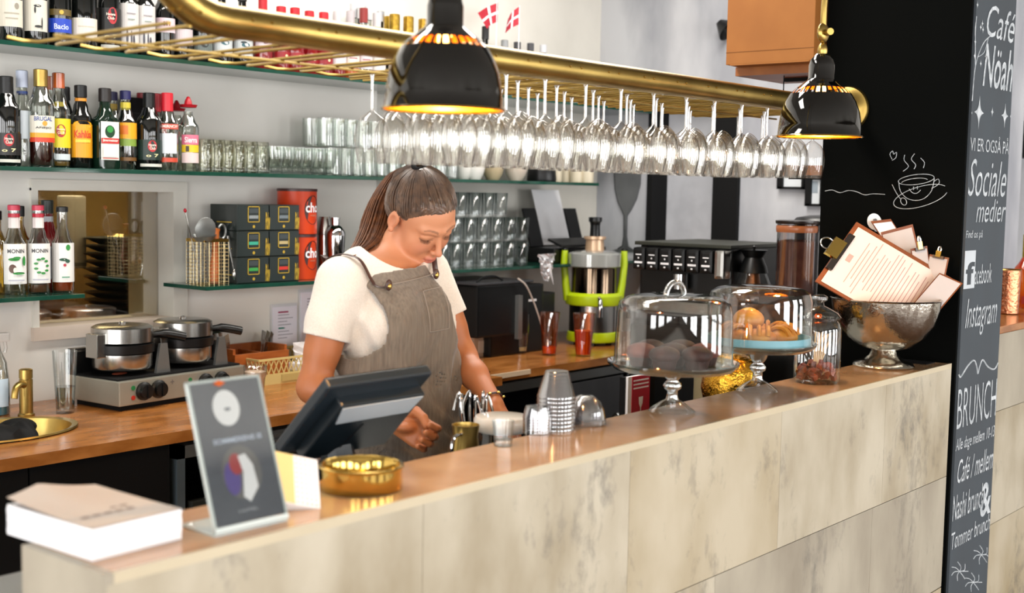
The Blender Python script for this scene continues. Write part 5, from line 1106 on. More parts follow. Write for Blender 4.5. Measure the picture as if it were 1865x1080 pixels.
# brass dish
t = thing('brass_dish', 'low round polished brass dish by the register on the bar', 'dish', tuple(onz(680, 893, BZ)+Vector((0, .03, .0005)))); obj('dish_wall', lathe([(0, .003), (.062, .003), (.0695, 0), (.0705, .002), (.0695, .028), (.0705, .034), (.0705, .037), (.066, .037), (.063, .03), (.06, .008), (0, .006)], 48), M_gold, t, True); obj('rolled_rim', tube([(.0685*math.cos(a), .0685*math.sin(a), .037) for a in np.linspace(0, 2*PI, 49)[:-1]], .0035, 8, closed=True), M_gold, t, True)
t2 = thing('coins', 'scatter of small coins and wrappers in the brass dish', 'coins', tuple(Vector(t.location)+Vector((0, 0, .0065))))
for k in range(7): obj('coin', G().add(lathe([(0, 0), (.009, 0), (.009, .002), (0, .002)], 14), T(.03*math.cos(k*2.2), .03*math.sin(k*1.7), .0021*(k % 2))), (M_steel, M_brass)[k % 2], t2)
# register
t = thing('cash_register', 'dark touch-screen cash register seen from behind, standing inside the bar', 'cash register', (1.64, 1.83, 1.0005), 0)
R0 = Vector(t.location)
TL_, TR_, BL_, BR_ = ony(606, 716, 1.70)-R0, ony(795, 689, 1.70)-R0, ony(512, 838, 1.86)-R0, Vector()
BR_ = TR_+(BL_-TL_)
nrm = (TR_-TL_).cross(BL_-TL_).normalized()
if nrm.y > 0: nrm = -nrm
def slabq(a, b, c, d, th, back=0.):
    """quad a b c d (front, camera side) with thickness th behind it"""
    o_ = nrm*back; q = [a+o_, b+o_, c+o_, d+o_]; q2 = [p-nrm*th for p in q]
    return [tuple(p) for p in q+q2], [(0, 1, 2, 3), (7, 6, 5, 4), (0, 4, 5, 1), (1, 5, 6, 2), (2, 6, 7, 3), (3, 7, 4, 0)]
M_reg = mat('register_blue_black', '#1b242b', .38); M_reg2 = mat('register_dark', '#111a20', .35)
def quadpt(u, v_): return (TL_*(1-u)+TR_*u)*(1-v_)+(BL_*(1-u)+BR_*u)*v_
bz = obj('monitor_shell', slabq(TL_, TR_, BR_, BL_, .024, -.012), M_reg, t); md = bz.modifiers.new('bevel', 'BEVEL'); md.width = .005; md.segments = 2
h1 = obj('rear_housing', slabq(quadpt(.14, .16), quadpt(.95, .16), quadpt(.97, .98), quadpt(.14, .98), .03, .012), M_reg2, t); md = h1.modifiers.new('bevel', 'BEVEL'); md.width = .004; md.segments = 2
obj('pale_strip', slabq(quadpt(.15, .18), quadpt(.93, .18), quadpt(.91, .42), quadpt(.20, .42), .003, .014), mat('grey_strip', '#a9b0b5', .4), t)
obj('screen', slabq(quadpt(.03, .03), quadpt(.97, .03), quadpt(.97, .97), quadpt(.03, .97), .002, -.037), M_black, t)
obj('vent_seam', slabq(quadpt(.5, .5), quadpt(.505, .5), quadpt(.44, .95), quadpt(.435, .95), .002, .0135), M_blackmat, t)
mid = quadpt(.5, .75)-nrm*.05
obj('neck', tube([(mid.x, mid.y+.02, mid.z), (mid.x+.01, mid.y-.02, .04)], .035, 12), M_reg2, t)
obj('base', box(-.06, .13, -.13, .06, 0, .11, .008), M_reg2, t)
lb = obj('port_label', box(-.0, .11, -.1325, -.1305, .078, .098), M_col('#5c6470'), t)
obj('pink_sticker', box(.02, .09, -.1345, -.1325, .07, .084), M_col('#c86a8e'), lb); obj('lettering', text_fit('8888', .01, .10, .088, .1, -.134, 0, .02), M_paper, lb)
# jug + small things behind the bar
pj = ony(848, 795, 1.76)
t = thing('milk_jug', 'small polished milk jug inside the bar beside the white-lidded jar', 'jug', (pj.x, 1.76, 1.0005)); obj('jug_body', lathe([(0, 0), (.033, 0), (.035, .02), (.03, .1), (.026, .13), (.03, .155), (.028, .155), (.024, .13), (.028, .1)], 28), M_brass, t, True); obj('handle', tube(smoothcurve([(-.025, -.01, .14), (-.05, -.01, .13), (-.052, -.01, .07), (-.03, -.01, .04)], 5), .004, 8), M_chrome, t, True)
t = thing('utensil_cup', 'dark cup of chrome utensils between the woman and the lidded jar', 'cup', (ony(862, 740, 1.88).x, 1.88, 1.0005)); obj('cup_wall', cup_shape(.038, .045, .11), M_blackpl, t, True)
for k in range(6): obj('utensil_handle', tube(smoothcurve([(.01*math.cos(k), .01*math.sin(k), .02), (.03*math.cos(k), .03*math.sin(k), .14), (.034*math.cos(k), .034*math.sin(k), .19), (.045*math.cos(k+.3), .045*math.sin(k+.3), .15)], 4), .0035, 8), M_chrome, t, True)
pj = ony(915, 766, 1.78)
zt = pj.z+.012
t = thing('lidded_jar', 'round glass jar with a wide white lid on the inner edge of the bar', 'jar', (pj.x, 1.78, 1.0005)); H_ = zt-1.0
obj('glass_body', lathe([(0, 0), (.04, 0), (.052, .012), (.062, H_*.45), (.055, H_*.72), (.056, H_-.03)], 30), M_high, t, True); obj('white_lid', lathe([(.058, H_-.035), (.063, H_-.03), (.0645, H_-.01), (.06, H_-.002), (.03, H_+.002), (0, H_+.002)], 36), M_china, t, True); obj('sugar', lathe([(0, .012), (.045, .012), (.056, H_*.3), (0, H_*.33)], 26), mat('raw_sugar', '#b8b2a4', .8), t, True)
t = thing('shot_glass', 'tiny clear shot glass on the bar in front of the lidded jar', 'glass', onbar(916, 812)); obj('glass_wall', cup_shape(.018, .022, .05, .002, base=.012), M_high, t, True); obj('thick_base', lathe([(0, .001), (.0175, .001), (.018, .012), (0, .013)], 20), M_dome, t, True)
# plastic cups
cx, cy = onz(1012, 782, BZ).xy
t = thing('plastic_cup_stack', 'tall upside-down stack of clear plastic cups on the bar', 'cups', (cx, cy, BZ+.0005))
for k in range(9): obj('plastic_cup', lathe([(.041, 0+k*.0085), (.0415, .003+k*.0085), (.040, .006+k*.0085), (.0255, .062+k*.0075), (.024, .0645+k*.0075), (0, .064+k*.0075)], 22), M_plasticup, t, True)
cx2, cy2 = onz(972, 790, BZ).xy
t = thing('plastic_cup_stack', 'short grey stack of plastic portion cups left of the tall cups', 'cups', (cx2+.01, cy2, BZ+.0005))
for k in range(6): obj('plastic_cup', lathe([(.03, 0+k*.006), (.0305, .003+k*.006), (.024, .026+k*.006), (0, .027+k*.006)], 20), M_plasticup, t, True)
cx3, cy3 = onz(1066, 772, BZ).xy
t = thing('dome_lid_stack', 'stack of clear plastic dome lids on the bar beside the tall cups', 'lids', (cx3, cy3+.0, BZ+.0005))
for k in range(3): obj('dome_lid', lathe([(.044, 0+k*.004), (.046, .002+k*.004), (.043, .006+k*.004), (.041, .02+k*.004), (.033, .04+k*.004), (.018, .053+k*.004), (.01, .055+k*.004)], 24), M_plasticup, t, True)
# cake stands
M_choc2 = mat('chocolate_muffin', '#26100d', .7, col2='#3c1c16', nscale=30, bump=.5, bscale=60); M_pink = mat('pink_brown_bake', '#5e2e28', .7, col2='#7c4638', nscale=25, bump=.5); M_golden = mat('golden_pastry', '#c98a2c', .5, col2='#a8621a', nscale=20, bump=.4)
def cakestand(label, dlabel, pos, rp, zp, rd, hd, knob):
    t = thing('cake_stand', label, 'cake stand', (pos[0], pos[1], BZ+.0005))
    obj('foot', lathe([(.052, .0), (.054, .003), (.05, .008), (.03, .022), (.016, .03)], 36), M_dome, t, True)
    obj('baluster_stem', lathe([(.016, .028), (.013, .036), (.0125, .05), (.02, .056), (.0215, .063), (.018, .069), (.0125, .074), (.018, .08), (.022, .086), (.03, zp-.012)], 14), glass('stem_glass', tint='#eef2f1', edge='#6f7675', gloss=.3, power=1.0, edge_gloss=.95), t, 'all')
    obj('plate', lathe([(0, zp-.014), (.03, zp-.012), (rp*.9, zp-.008), (rp, zp+.004), (rp+.001, zp+.01), (rp*.95, zp+.002), (rp*.9, zp), (0, zp)], 48), glass('plate_glass', tint='#dbe4e0', edge='#8d9c98', gloss=.2, power=1.5), t, True)
    d = thing('cake_dome', dlabel, 'dome', (pos[0], pos[1], BZ+zp+.0015))
    obj('dome', lathe([(rd, 0), (rd+.002, .004), (rd-.002, .01), (rd-.006, hd*.75), (rd-.012, hd*.88), (rd-.03, hd*.95), (rd*.55, hd*.985), (.02, hd)], 56), M_dome, d, True)
    if knob == 'loop': obj('loop_handle', tube([(.038*math.cos(a), 0, hd-.004+.030*math.sin(a)) for a in np.linspace(0, PI, 12)], .0065, 10), glass('stem_glass'), d, True)
    return t, d
s1 = onz(1230, 752, BZ)
cakestand('glass cake stand with a bulbous stem, the nearer one', 'tall clear glass dome with loop handle over the muffins', (s1.x, s1.y+.01), .150, .108, .138, .165, 'loop')
s2 = onz(1385, 714, BZ)
cakestand('glass cake stand with blue-edged plate, the farther one', 'wide clear glass dome over the pastries', (s2.x, s2.y+.01), .145, .118, .137, .155, 'none')
mf = None
for k in range(7):
    a = k*2*PI/6; rr = .075 if k < 6 else 0
    loc = (s1.x+rr*math.cos(a+.3), s1.y+.01+rr*math.sin(a+.3), BZ+.1095)
    lb = ('dark chocolate muffin' if k % 3 != 2 else 'pinkish-brown muffin')+', %s on the near cake stand' % ('in the middle' if k == 6 else ['right back', 'back', 'left back', 'left', 'front left', 'right front'][k])
    t = thing('muffin', lb, 'muffin', loc, 0, 'muffins on the near cake stand'); obj('paper_case', lathe([(0, 0), (.024, 0), (.031, .03)], 18), M_choc2, t); obj('crumb_top', (lambda b: ([(x, y, z+.032) for x, y, z in b[0]], b[1]))(ball(.036, .036, .02)), (M_choc2, M_choc2, M_pink)[k % 3], t, True)
t = thing('blue_cake_ring', 'pale blue band lining the edge of the farther cake plate', 'band', (s2.x, s2.y+.01, BZ+.1195)); obj('band', lathe([(.127, 0), (.13, .001), (.130, .026), (.127, .026), (.126, .002)], 48), mat('pale_blue', '#79b4c4', .4), t, True); obj('doily', lathe([(0, .0), (.125, .0), (.125, .002), (0, .002)], 40), M_paper, t)
for k in range(6):
    a = k*PI/3+.5; rr = .07
    t = thing('pastry', 'golden flaky pastry, %s on the farther cake stand' % ['front right', 'right back', 'back', 'left back', 'left', 'front left'][k], 'pastry', (s2.x+rr*math.cos(a), s2.y+.01+rr*math.sin(a), BZ+.122), a)
    obj('crust', (lambda b: ([(x, y, z+.024) for x, y, z in b[0]], b[1]))(ball(.034, .045, .024)), M_golden, t, True)
    for j in (-1, 0, 1): obj('crust_fold', tube([(.03*math.cos(b_), j*.022, .026+.026*math.sin(b_)) for b_ in np.linspace(.2, PI-.2, 8)], .006, 6), M_golden, t, True)
t = thing('pastry', 'tall golden pastry heaped at the left of the farther cake stand', 'pastry', (s2.x-.02, s2.y+.03, BZ+.165)); obj('crust', (lambda b: ([(x, y, z+.02) for x, y, z in b[0]], b[1]))(ball(.04, .04, .03)), M_golden, t, True)
obj('sugar_glaze', (lambda b: ([(x, y, z+.034) for x, y, z in b[0]], b[1]))(ball(.026, .026, .018)), mat('glaze', '#e0b050', .2), t, True)
# gold hammered bowl behind the bar
gp = ony(1333, 690, 1.80)
t = thing('gold_bowl', 'crinkled gold bowl standing inside the bar between the cake stands', 'bowl', (gp.x, 1.80, 1.0005)); obj('bowl', lathe([(0, 0), (.05, 0), (.075, .04), (.088, .1), (.082, .15), (.06, .185), (.03, .2), (0, .2)], 32), mat('hammered_gold', '#dba53a', .18, 1., bump=1., bscale=70), t, True); obj('foot_ring', lathe([(.05, 0), (.056, .004), (.05, .01)], 28), M_gold, t, True)
# glass jar with nuts and sticks
jp_ = onz(1496, 697, BZ); JX, JY = jp_.x, jp_.y+.015
t = thing('apothecary_jar', 'lidded glass jar with brown sugar lumps and wooden sticks near the silver bowl', 'jar', (JX, JY, BZ+.0005)); obj('jar_glass', lathe([(0, .002), (.056, 0), (.062, .008), (.062, .145), (.056, .162), (.05, .168), (.052, .176)], 36), M_dome, t, True); obj('jar_lid', lathe([(.058, .172), (.060, .178), (.05, .19), (.025, .203), (.014, .208), (.012, .216), (.022, .224), (.022, .232), (.012, .238), (0, .239)], 36), M_high, t, True)
t2 = thing('amber_lumps', 'brown-red crystal sugar lumps filling the bottom of the glass jar', 'sugar', (JX, JY, BZ+.004))
g = G(); rnd = random.Random(4)
for k in range(70): 
    a = rnd.uniform(0, 2*PI); r_ = .05*math.sqrt(rnd.random()); g.add(cbox(.016, .014, .013, .003), T(r_*math.cos(a), r_*math.sin(a), .008+.045*rnd.random()*(1-r_*8*.8), rnd.random()*3, rnd.random()*3, 0))
o = obj('lumps', g, mat('amber_sugar', '#8a3414', .3, col2='#5c1c0a', nscale=40), t2, True); o['kind'] = 'stuff'
for k in range(6):
    t = thing('stirring_stick', 'pale wooden stirring stick in the glass jar, %s of six from the left' % ORD[k], 'stick', (JX-.02+.006*k, JY, BZ+.035), 0, 'stirring sticks in the jar', .1*(k-3)/3, .25+.06*k); obj('stick', tube([(0, 0, 0), (0, 0, .105)], .0022, 6), mat('pale_stick', '#c9ac84', .6), t); obj('crystal_tip', G().add(ball(.0045, .0045, .008, 8, 6)), mat('amber_sugar', '#8a3414'), t)
# footed hammered bowl
bp_ = onz(1614, 668, BZ); WX, WY = bp_.x, bp_.y+.01
t = thing('footed_bowl', 'large hammered silver footed bowl holding clipboards at the bar end', 'bowl', (WX, WY, BZ+.0005))
obj('foot', lathe([(.088, 0), (.09, .004), (.085, .012), (.06, .02), (.042, .035), (.036, .052)], 48), M_silver, t, True)
obj('bowl', lathe([(.0, .05), (.036, .05), (.075, .06), (.115, .09), (.142, .13), (.155, .175), (.158, .2), (.162, .203), (.158, .205), (.152, .2), (.15, .176), (.137, .133), (.11, .095), (.07, .066), (0, .058)], 64), M_silver, t, True)
t = thing('bar_mat', 'black rubber bar mat under the footed bowl at the bar end', 'mat', (BX1-.36, BY0+.045, BZ+.0003)); t.location.z = BZ
obj('mat_sheet', G().add(box(.0+.27, .34, .0, .15, .0003, .0025)), M_blackmat, t); obj('raised_edge', box(.27, .34, .145, .15, .0025, .005), M_blackmat, t)
# clipboards
M_board = mat('brown_board', '#8a4a22', .45, col2='#743a16', nscale=12); M_pinkp = mat('pinkish_menu_paper', '#eed6c8', .7)
def clipboard(label, corners, plane, m=M_pinkp, lines=True, clip=True, mb=M_board):
    """corners: photo pixels top-left, top-right, bottom-right, bottom-left, each with its own depth Y"""
    P = [ony(c[0], c[1], c[2]) for c in corners]; P[3] = P[0]+P[2]-P[1]; o_ = P[0]
    P = [p-o_ for p in P]; nn = (P[1]-P[0]).cross(P[3]-P[0]).normalized()
    if nn.dot(Vector((-.76, -.65, 0))) < 0: nn = -nn
    t = thing('clipboard', label, 'clipboard', tuple(o_), 0, 'menu clipboards in the silver bowl')
    def q(u, v_, l=0.): 
        p = (P[0]*(1-u)+P[1]*u)*(1-v_)+(P[3]*(1-u)+P[2]*u)*v_; return p+nn*l
    def sl(u0, u1, v0, v1, l0, l1):
        c = [q(u0, v0, l1), q(u1, v0, l1), q(u1, v1, l1), q(u0, v1, l1)]+[q(u0, v0, l0), q(u1, v0, l0), q(u1, v1, l0), q(u0, v1, l0)]
        return [tuple(x) for x in c], [(3, 2, 1, 0), (4, 5, 6, 7), (0, 1, 5, 4), (1, 2, 6, 5), (2, 3, 7, 6), (3, 0, 4, 7)]
    obj('board', sl(-.03, 1.03, -.01, 1.05, -.004, 0), mb, t)
    o = obj('menu_sheet', sl(.01, .97, .03, .97, 0.0003, .0016), m, t)
    if lines:
        g = G(); r_ = random.Random(len(label))
        for k in range(20):
            v_ = .2+.037*k; w_ = .2+.25*r_.random(); g.add(sl(.5-w_, .5+w_, v_, v_+.008, .0017, .002))
        g.add(sl(.44, .56, .1, .15, .0017, .002))
        obj('printed_lines', g, mat('faint_print', '#c79a90', .8), o)
    if clip:
        obj('clip_bar', sl(.2, .8, -.01, .05, .002, .01), mat('gunmetal', '#4a4440', .3, .8), t)
        obj('clip_lever', sl(.36, .64, -.10, .02, .004, .014), M_gold, t)
        obj('hanging_ring', [tuple(q(.5+.07*math.cos(a), -.12+.05*math.sin(a), .01)) for a in np.linspace(0, 2*PI, 17)[:-1]] and tube([q(.5+.08*math.cos(a), -.13+.06*math.sin(a), .01) for a in np.linspace(0, 2*PI, 17)[:-1]], .0025, 6, closed=True), M_steel, t, True)
    return t, q
# the photo's big pink sheet: clip edge is its left side (1487,508)-(1560,408)
clipboard('front clipboard with a large pink menu sheet and gold clip', [(1489, 510, 1.64), (1560, 408, 1.62), (1724, 505, 1.425), (1656, 604, 1.47)], None)
clipboard('clipboard behind the front one with a cream sheet, top edge at the white tag', [(1588, 404, 1.63), (1622, 400, 1.585), (1700, 520, 1.455), (1640, 560, 1.52)], None, M_paper, False, False)
clipboard('clipboard standing upright with a grey-white sheet behind the pink one', [(1606, 424, 1.60), (1661, 410, 1.525), (1692, 540, 1.465), (1640, 560, 1.58)], None, mat('greyish_paper', '#c6bcb8', .7), False, False)
clipboard('narrow clipboard right of the upright one in the silver bowl', [(1660, 454, 1.51), (1688, 449, 1.475), (1702, 560, 1.445), (1665, 560, 1.54)], None, mat('greyish_paper', '#c6bcb8', .7), False, True)
clipboard('clipboard leaning right with a pale sheet, second from the right end', [(1694, 464, 1.465), (1727, 470, 1.41), (1708, 560, 1.425), (1668, 560, 1.50)], None, mat('greyish_paper', '#c6bcb8', .7), False, True)
clipboard('rightmost clipboard leaning out over the bowl rim', [(1712, 498, 1.42), (1752, 516, 1.365), (1702, 575, 1.40), (1668, 562, 1.455)], None, mat('greyish_paper', '#c6bcb8', .7), False, False)
tp = ony(1592, 404, 1.64)
t = thing('white_tag', 'round white tag with curling ribbon tied to a clipboard', 'tag', tuple(tp)); obj('disc', G().add(lathe([(0, 0), (.026, 0), (.026, .003), (0, .003)], 26), T(0, 0, 0, PI/2-.2, 0, -.5)), M_paper, t); obj('ribbon', tube(smoothcurve([(0, -.004, -.02), (.03, -.004, -.025), (.05, -.004, -.045), (.075, -.004, -.04)], 5), .009, 8, flat=(0, 1, 0)), M_paper, t, True); obj('eyelet', G().add(lathe([(0, -.001), (.006, -.001), (.006, .004), (0, .004)], 12), T(-.002, -.003, .004, PI/2-.2, 0, -.5)), M_col('#6c6c70'), t)

# ================================================================== GLASS RACK
PY, PZ, PR = 1.785, 1.932, .0285
rack = thing('brass_glass_rack', 'thick brass pipe with thin brass hanger rods above the bar', 'glass rack', (0, PY, PZ))
path = [(PX0-.01, 0, 0), (2.6, 0, 0), (1.6, 0, 0), (1.37, 0, 0)]+[(1.37-.16*math.sin(a), 0-.0*a, .16*(1-math.cos(a))) for a in np.linspace(.2, PI/2, 8)]+[(1.21, 0, .3), (1.21, 0, .7), (1.21, 0, CEIL-PZ)]
obj('pipe', tube(path, PR, 28), M_brass, rack, True)
obj('wall_flange', G().add(lathe([(PR, .03), (.034, .03), (.045, .016), (.07, .01), (.074, .004), (.074, 0), (0, 0)], 40), T(PX0-.001, 0, 0, 0, -PI/2)), M_brass, rack, True)
obj('ceiling_flange', G().add(lathe([(PR, -.03), (.05, -.012), (.07, -.006), (.07, 0), (0, 0)], 32), T(1.21, 0, CEIL-PZ)), M_brass, rack, True)
ROWX = [1.28+i*.151 for i in range(17)]
RZ = -.022; YE = 2.24-PY
for x in ROWX:
    if x > PX0-.06: break
    w_ = .021
    obj('hanger_rod', tube([(x-w_, .0, RZ+.006), (x-w_, YE-.05, RZ), (x-w_*1.6, YE-.02, RZ+.002), (x-w_*2.6, YE, RZ+.008)], .0033, 7), M_brass, rack, True)
    obj('hanger_rod', tube([(x+w_, .0, RZ+.006), (x+w_, YE-.05, RZ), (x+w_*1.6, YE-.02, RZ+.002), (x+w_*2.6, YE, RZ+.008)], .0033, 7), M_brass, rack, True)
    g = G()
    for s in (-1, 1): g.add(ball(.0035, .0035, .003, 8, 6), T(x+s*w_, -PR, .004))
    obj('rod_rivet', g, mat('rivet_dark', '#8a6a2c', .4, 1.), rack, True)
obj('cross_bar', tube([(1.2, YE*.55, RZ-.004), (PX0-.002, YE*.55, RZ-.004)], .003, 6), M_brass, rack, True)
# hanging wine glasses
WGH = .205
wg = None
zr = PZ+RZ+.0035
prof_bowl = [(.0045, -.085), (.012, -.091), (.028, -.103), (.037, -.122), (.0405, -.145), (.039, -.17), (.0345, -.19), (.0315, -WGH), (.0305, -WGH), (.0335, -.19), (.038, -.17)]
for ri, x in enumerate(ROWX):
    if x < 2.02 or x > PX0-.05: continue
    nn_ = 4
    for k in range(nn_):
        y = PY+.055+k*.089
        if k == 0 and x > 3.6: pass
        lb = 'upside-down wine glass, %s from the pipe in the %s full row from the pillar' % (ORD[k], ORD[16-ri])
        if wg is None:
            wg = thing('wine_glass', lb, 'wine glass', (x, y, zr), 0, 'wine glasses hanging from the brass rack')
            obj('foot', lathe([(.0, -.0005), (.006, -.001), (.026, .0005), (.033, .0015), (.0335, .0028), (.02, .003), (0, .005)], 20), M_wine, wg, True)
            obj('stem', lathe([(.007, -.001), (.0042, -.012), (.0036, -.04), (.004, -.08), (.0045, -.085)], 10), glass('stem_clear', tint='#f3f1f0', edge='#b9b4b0', gloss=.3, power=1.0, edge_gloss=.8), wg, True)
            obj('bowl', lathe(prof_bowl, 22), M_wine, wg, True)
        else: dup(wg, (x+random.uniform(-.003, .003), y+random.uniform(-.004, .004), zr), lb, rz=random.uniform(0, 6))
# second kind: rows between (rounder bowls)
wg2 = None
for ri in range(16):
    x = ROWX[ri]+.0755
    if x < 2.02 or x > PX0-.05: continue
    obj('hanger_rod', tube([(x-.021, .0, RZ+.006), (x-.021, YE, RZ)], .0033, 6), M_brass, rack, True); obj('hanger_rod', tube([(x+.021, .0, RZ+.006), (x+.021, YE, RZ)], .0033, 6), M_brass, rack, True)
    for k in range(4):
        y = PY+.07+k*.089
        lb = 'upside-down tulip glass, %s from the pipe in the %s tulip row from the pillar' % (ORD[k], ORD[15-ri])
        if wg2 is None:
            wg2 = thing('tulip_glass', lb, 'wine glass', (x, y, zr), 0, 'tulip glasses hanging from the brass rack')
            for c in wg.children[:2]:
                o = c.copy(); COL.objects.link(o); o.parent = wg2
            obj('bowl', lathe([(.0045, -.08), (.014, -.085), (.027, -.098), (.034, -.12), (.0355, -.145), (.033, -.17), (.029, -.195), (.027, -.205), (.026, -.205), (.032, -.17)], 22), M_wine, wg2, True)
        else: dup(wg2, (x, y, zr), lb, rz=random.uniform(0, 6))
# ------------------------------------------------------------------ lamps
M_lampin = mat('lamp_inside_gold', '#d98a1c', .3, .6)
M_enamel = mat('black_enamel', '#020202', .05, spec=.5, coat=.9)
def lamp(label, px, pyrim, y, rim_px, arm):
    p = ony(px, pyrim, y); c = MW.T @ np.array([p.x, p.y, p.z-CAM_H]); r = rim_px/2/(F/c[2])
    s = r/.113
    t = thing('pendant_lamp', label, 'lamp', tuple(p))
    prof = [(.113, 0), (.109, .004), (.107, .03), (.101, .065), (.092, .09), (.079, .112)]
    prof2 = [(.062, .128), (.048, .139), (.037, .147), (.034, .152), (.034, .185), (.030, .2), (.018, .215), (0, .218)]
    S = lambda q: [(a*s, b*s) for a, b in q]
    obj('shade', lathe(S(prof), 56), M_enamel, t, True)
    # ventilation slots: ribs between the glowing gaps
    n = 30; g = G()
    for i in range(n):
        a = 2*PI*i/n; g.add(lathe(S([(.079, .112), (.0715, .1205), (.062, .128)]), 3, a0=a, a1=a+2*PI/n*.42))
    obj('slotted_ring', g, M_enamel, t, True)
    obj('shade_top', lathe(S(prof2), 40), M_enamel, t, True)
    obj('gold_lining', lathe(S([(.1125, .0005), (.1065, .004), (.1045, .03), (.0985, .065), (.0895, .09), (.0775, .111)]), 56), M_lampin, t, True)
    obj('upper_lining', lathe(S([(.058, .1275), (.046, .136), (.034, .142), (.0, .143)]), 40), M_lampin, t, True)
    obj('gold_rim', tube([(.112*s*math.cos(a), .112*s*math.sin(a), 0) for a in np.linspace(0, 2*PI, 57)[:-1]], .0022*s, 6, closed=True), M_gold, t, True)
    obj('bulb', lathe(S([(0, .03), (.018, .036), (.026, .055), (.02, .08), (.013, .1), (.013, .135)]), 24), mat('warm_bulb', '#ffb45a', .4, emit=14), t, True)
    L_ = bpy.data.lights.new('bulb_light', 'POINT'); L_.energy = 7; L_.color = (1, .62, .25); L_.shadow_soft_size = .02
    lo = bpy.data.objects.new('bulb_light', L_); COL.objects.link(lo); lo.parent = t; lo.location = (0, 0, .018*s)
    return t, s, p
t, s, p = lamp('large black enamel bell lamp with gold rim, nearest, hanging before the pipe', 808, 200, 1.50, 226, None)
obj('down_rod', tube([(0, 0, .21*s), (0, 0, CEIL-p.z)], .007, 10), M_blackpl, t, True)
t, s, p = lamp('black enamel bell lamp on a brass swing arm beside the pillar', 1492, 249, 1.50, 156, None)
obj('swivel_joint', G().add(ball(.013, .013, .02), T(0, 0, .225*s)).add(ball(.026, .012, .026), T(0, 0, .27*s)).add(tube([(-.02, -.03, .27*s), (.03, .02, .27*s)], .009, 10)), M_brass, t, True)
obj('arm', tube(smoothcurve([(0, 0, .28*s), (0, 0, .34*s), (.01, 0, .42*s)], 4), .008, 10), M_brass, t, True)
wx_ = PX0-p.x
obj('arm', tube([(.01, 0, .42*s), (.012, .01, .62), (wx_-.03, .03, .66), (wx_-.001, .03, .66)], .008, 10), M_brass, t, True)
obj('wall_plate', G().add(lathe([(0, .02), (.02, .018), (.04, .006), (.042, 0), (0, 0)], 28), T(wx_-.0, .03, .66, 0, -PI/2)), M_brass, t, True)

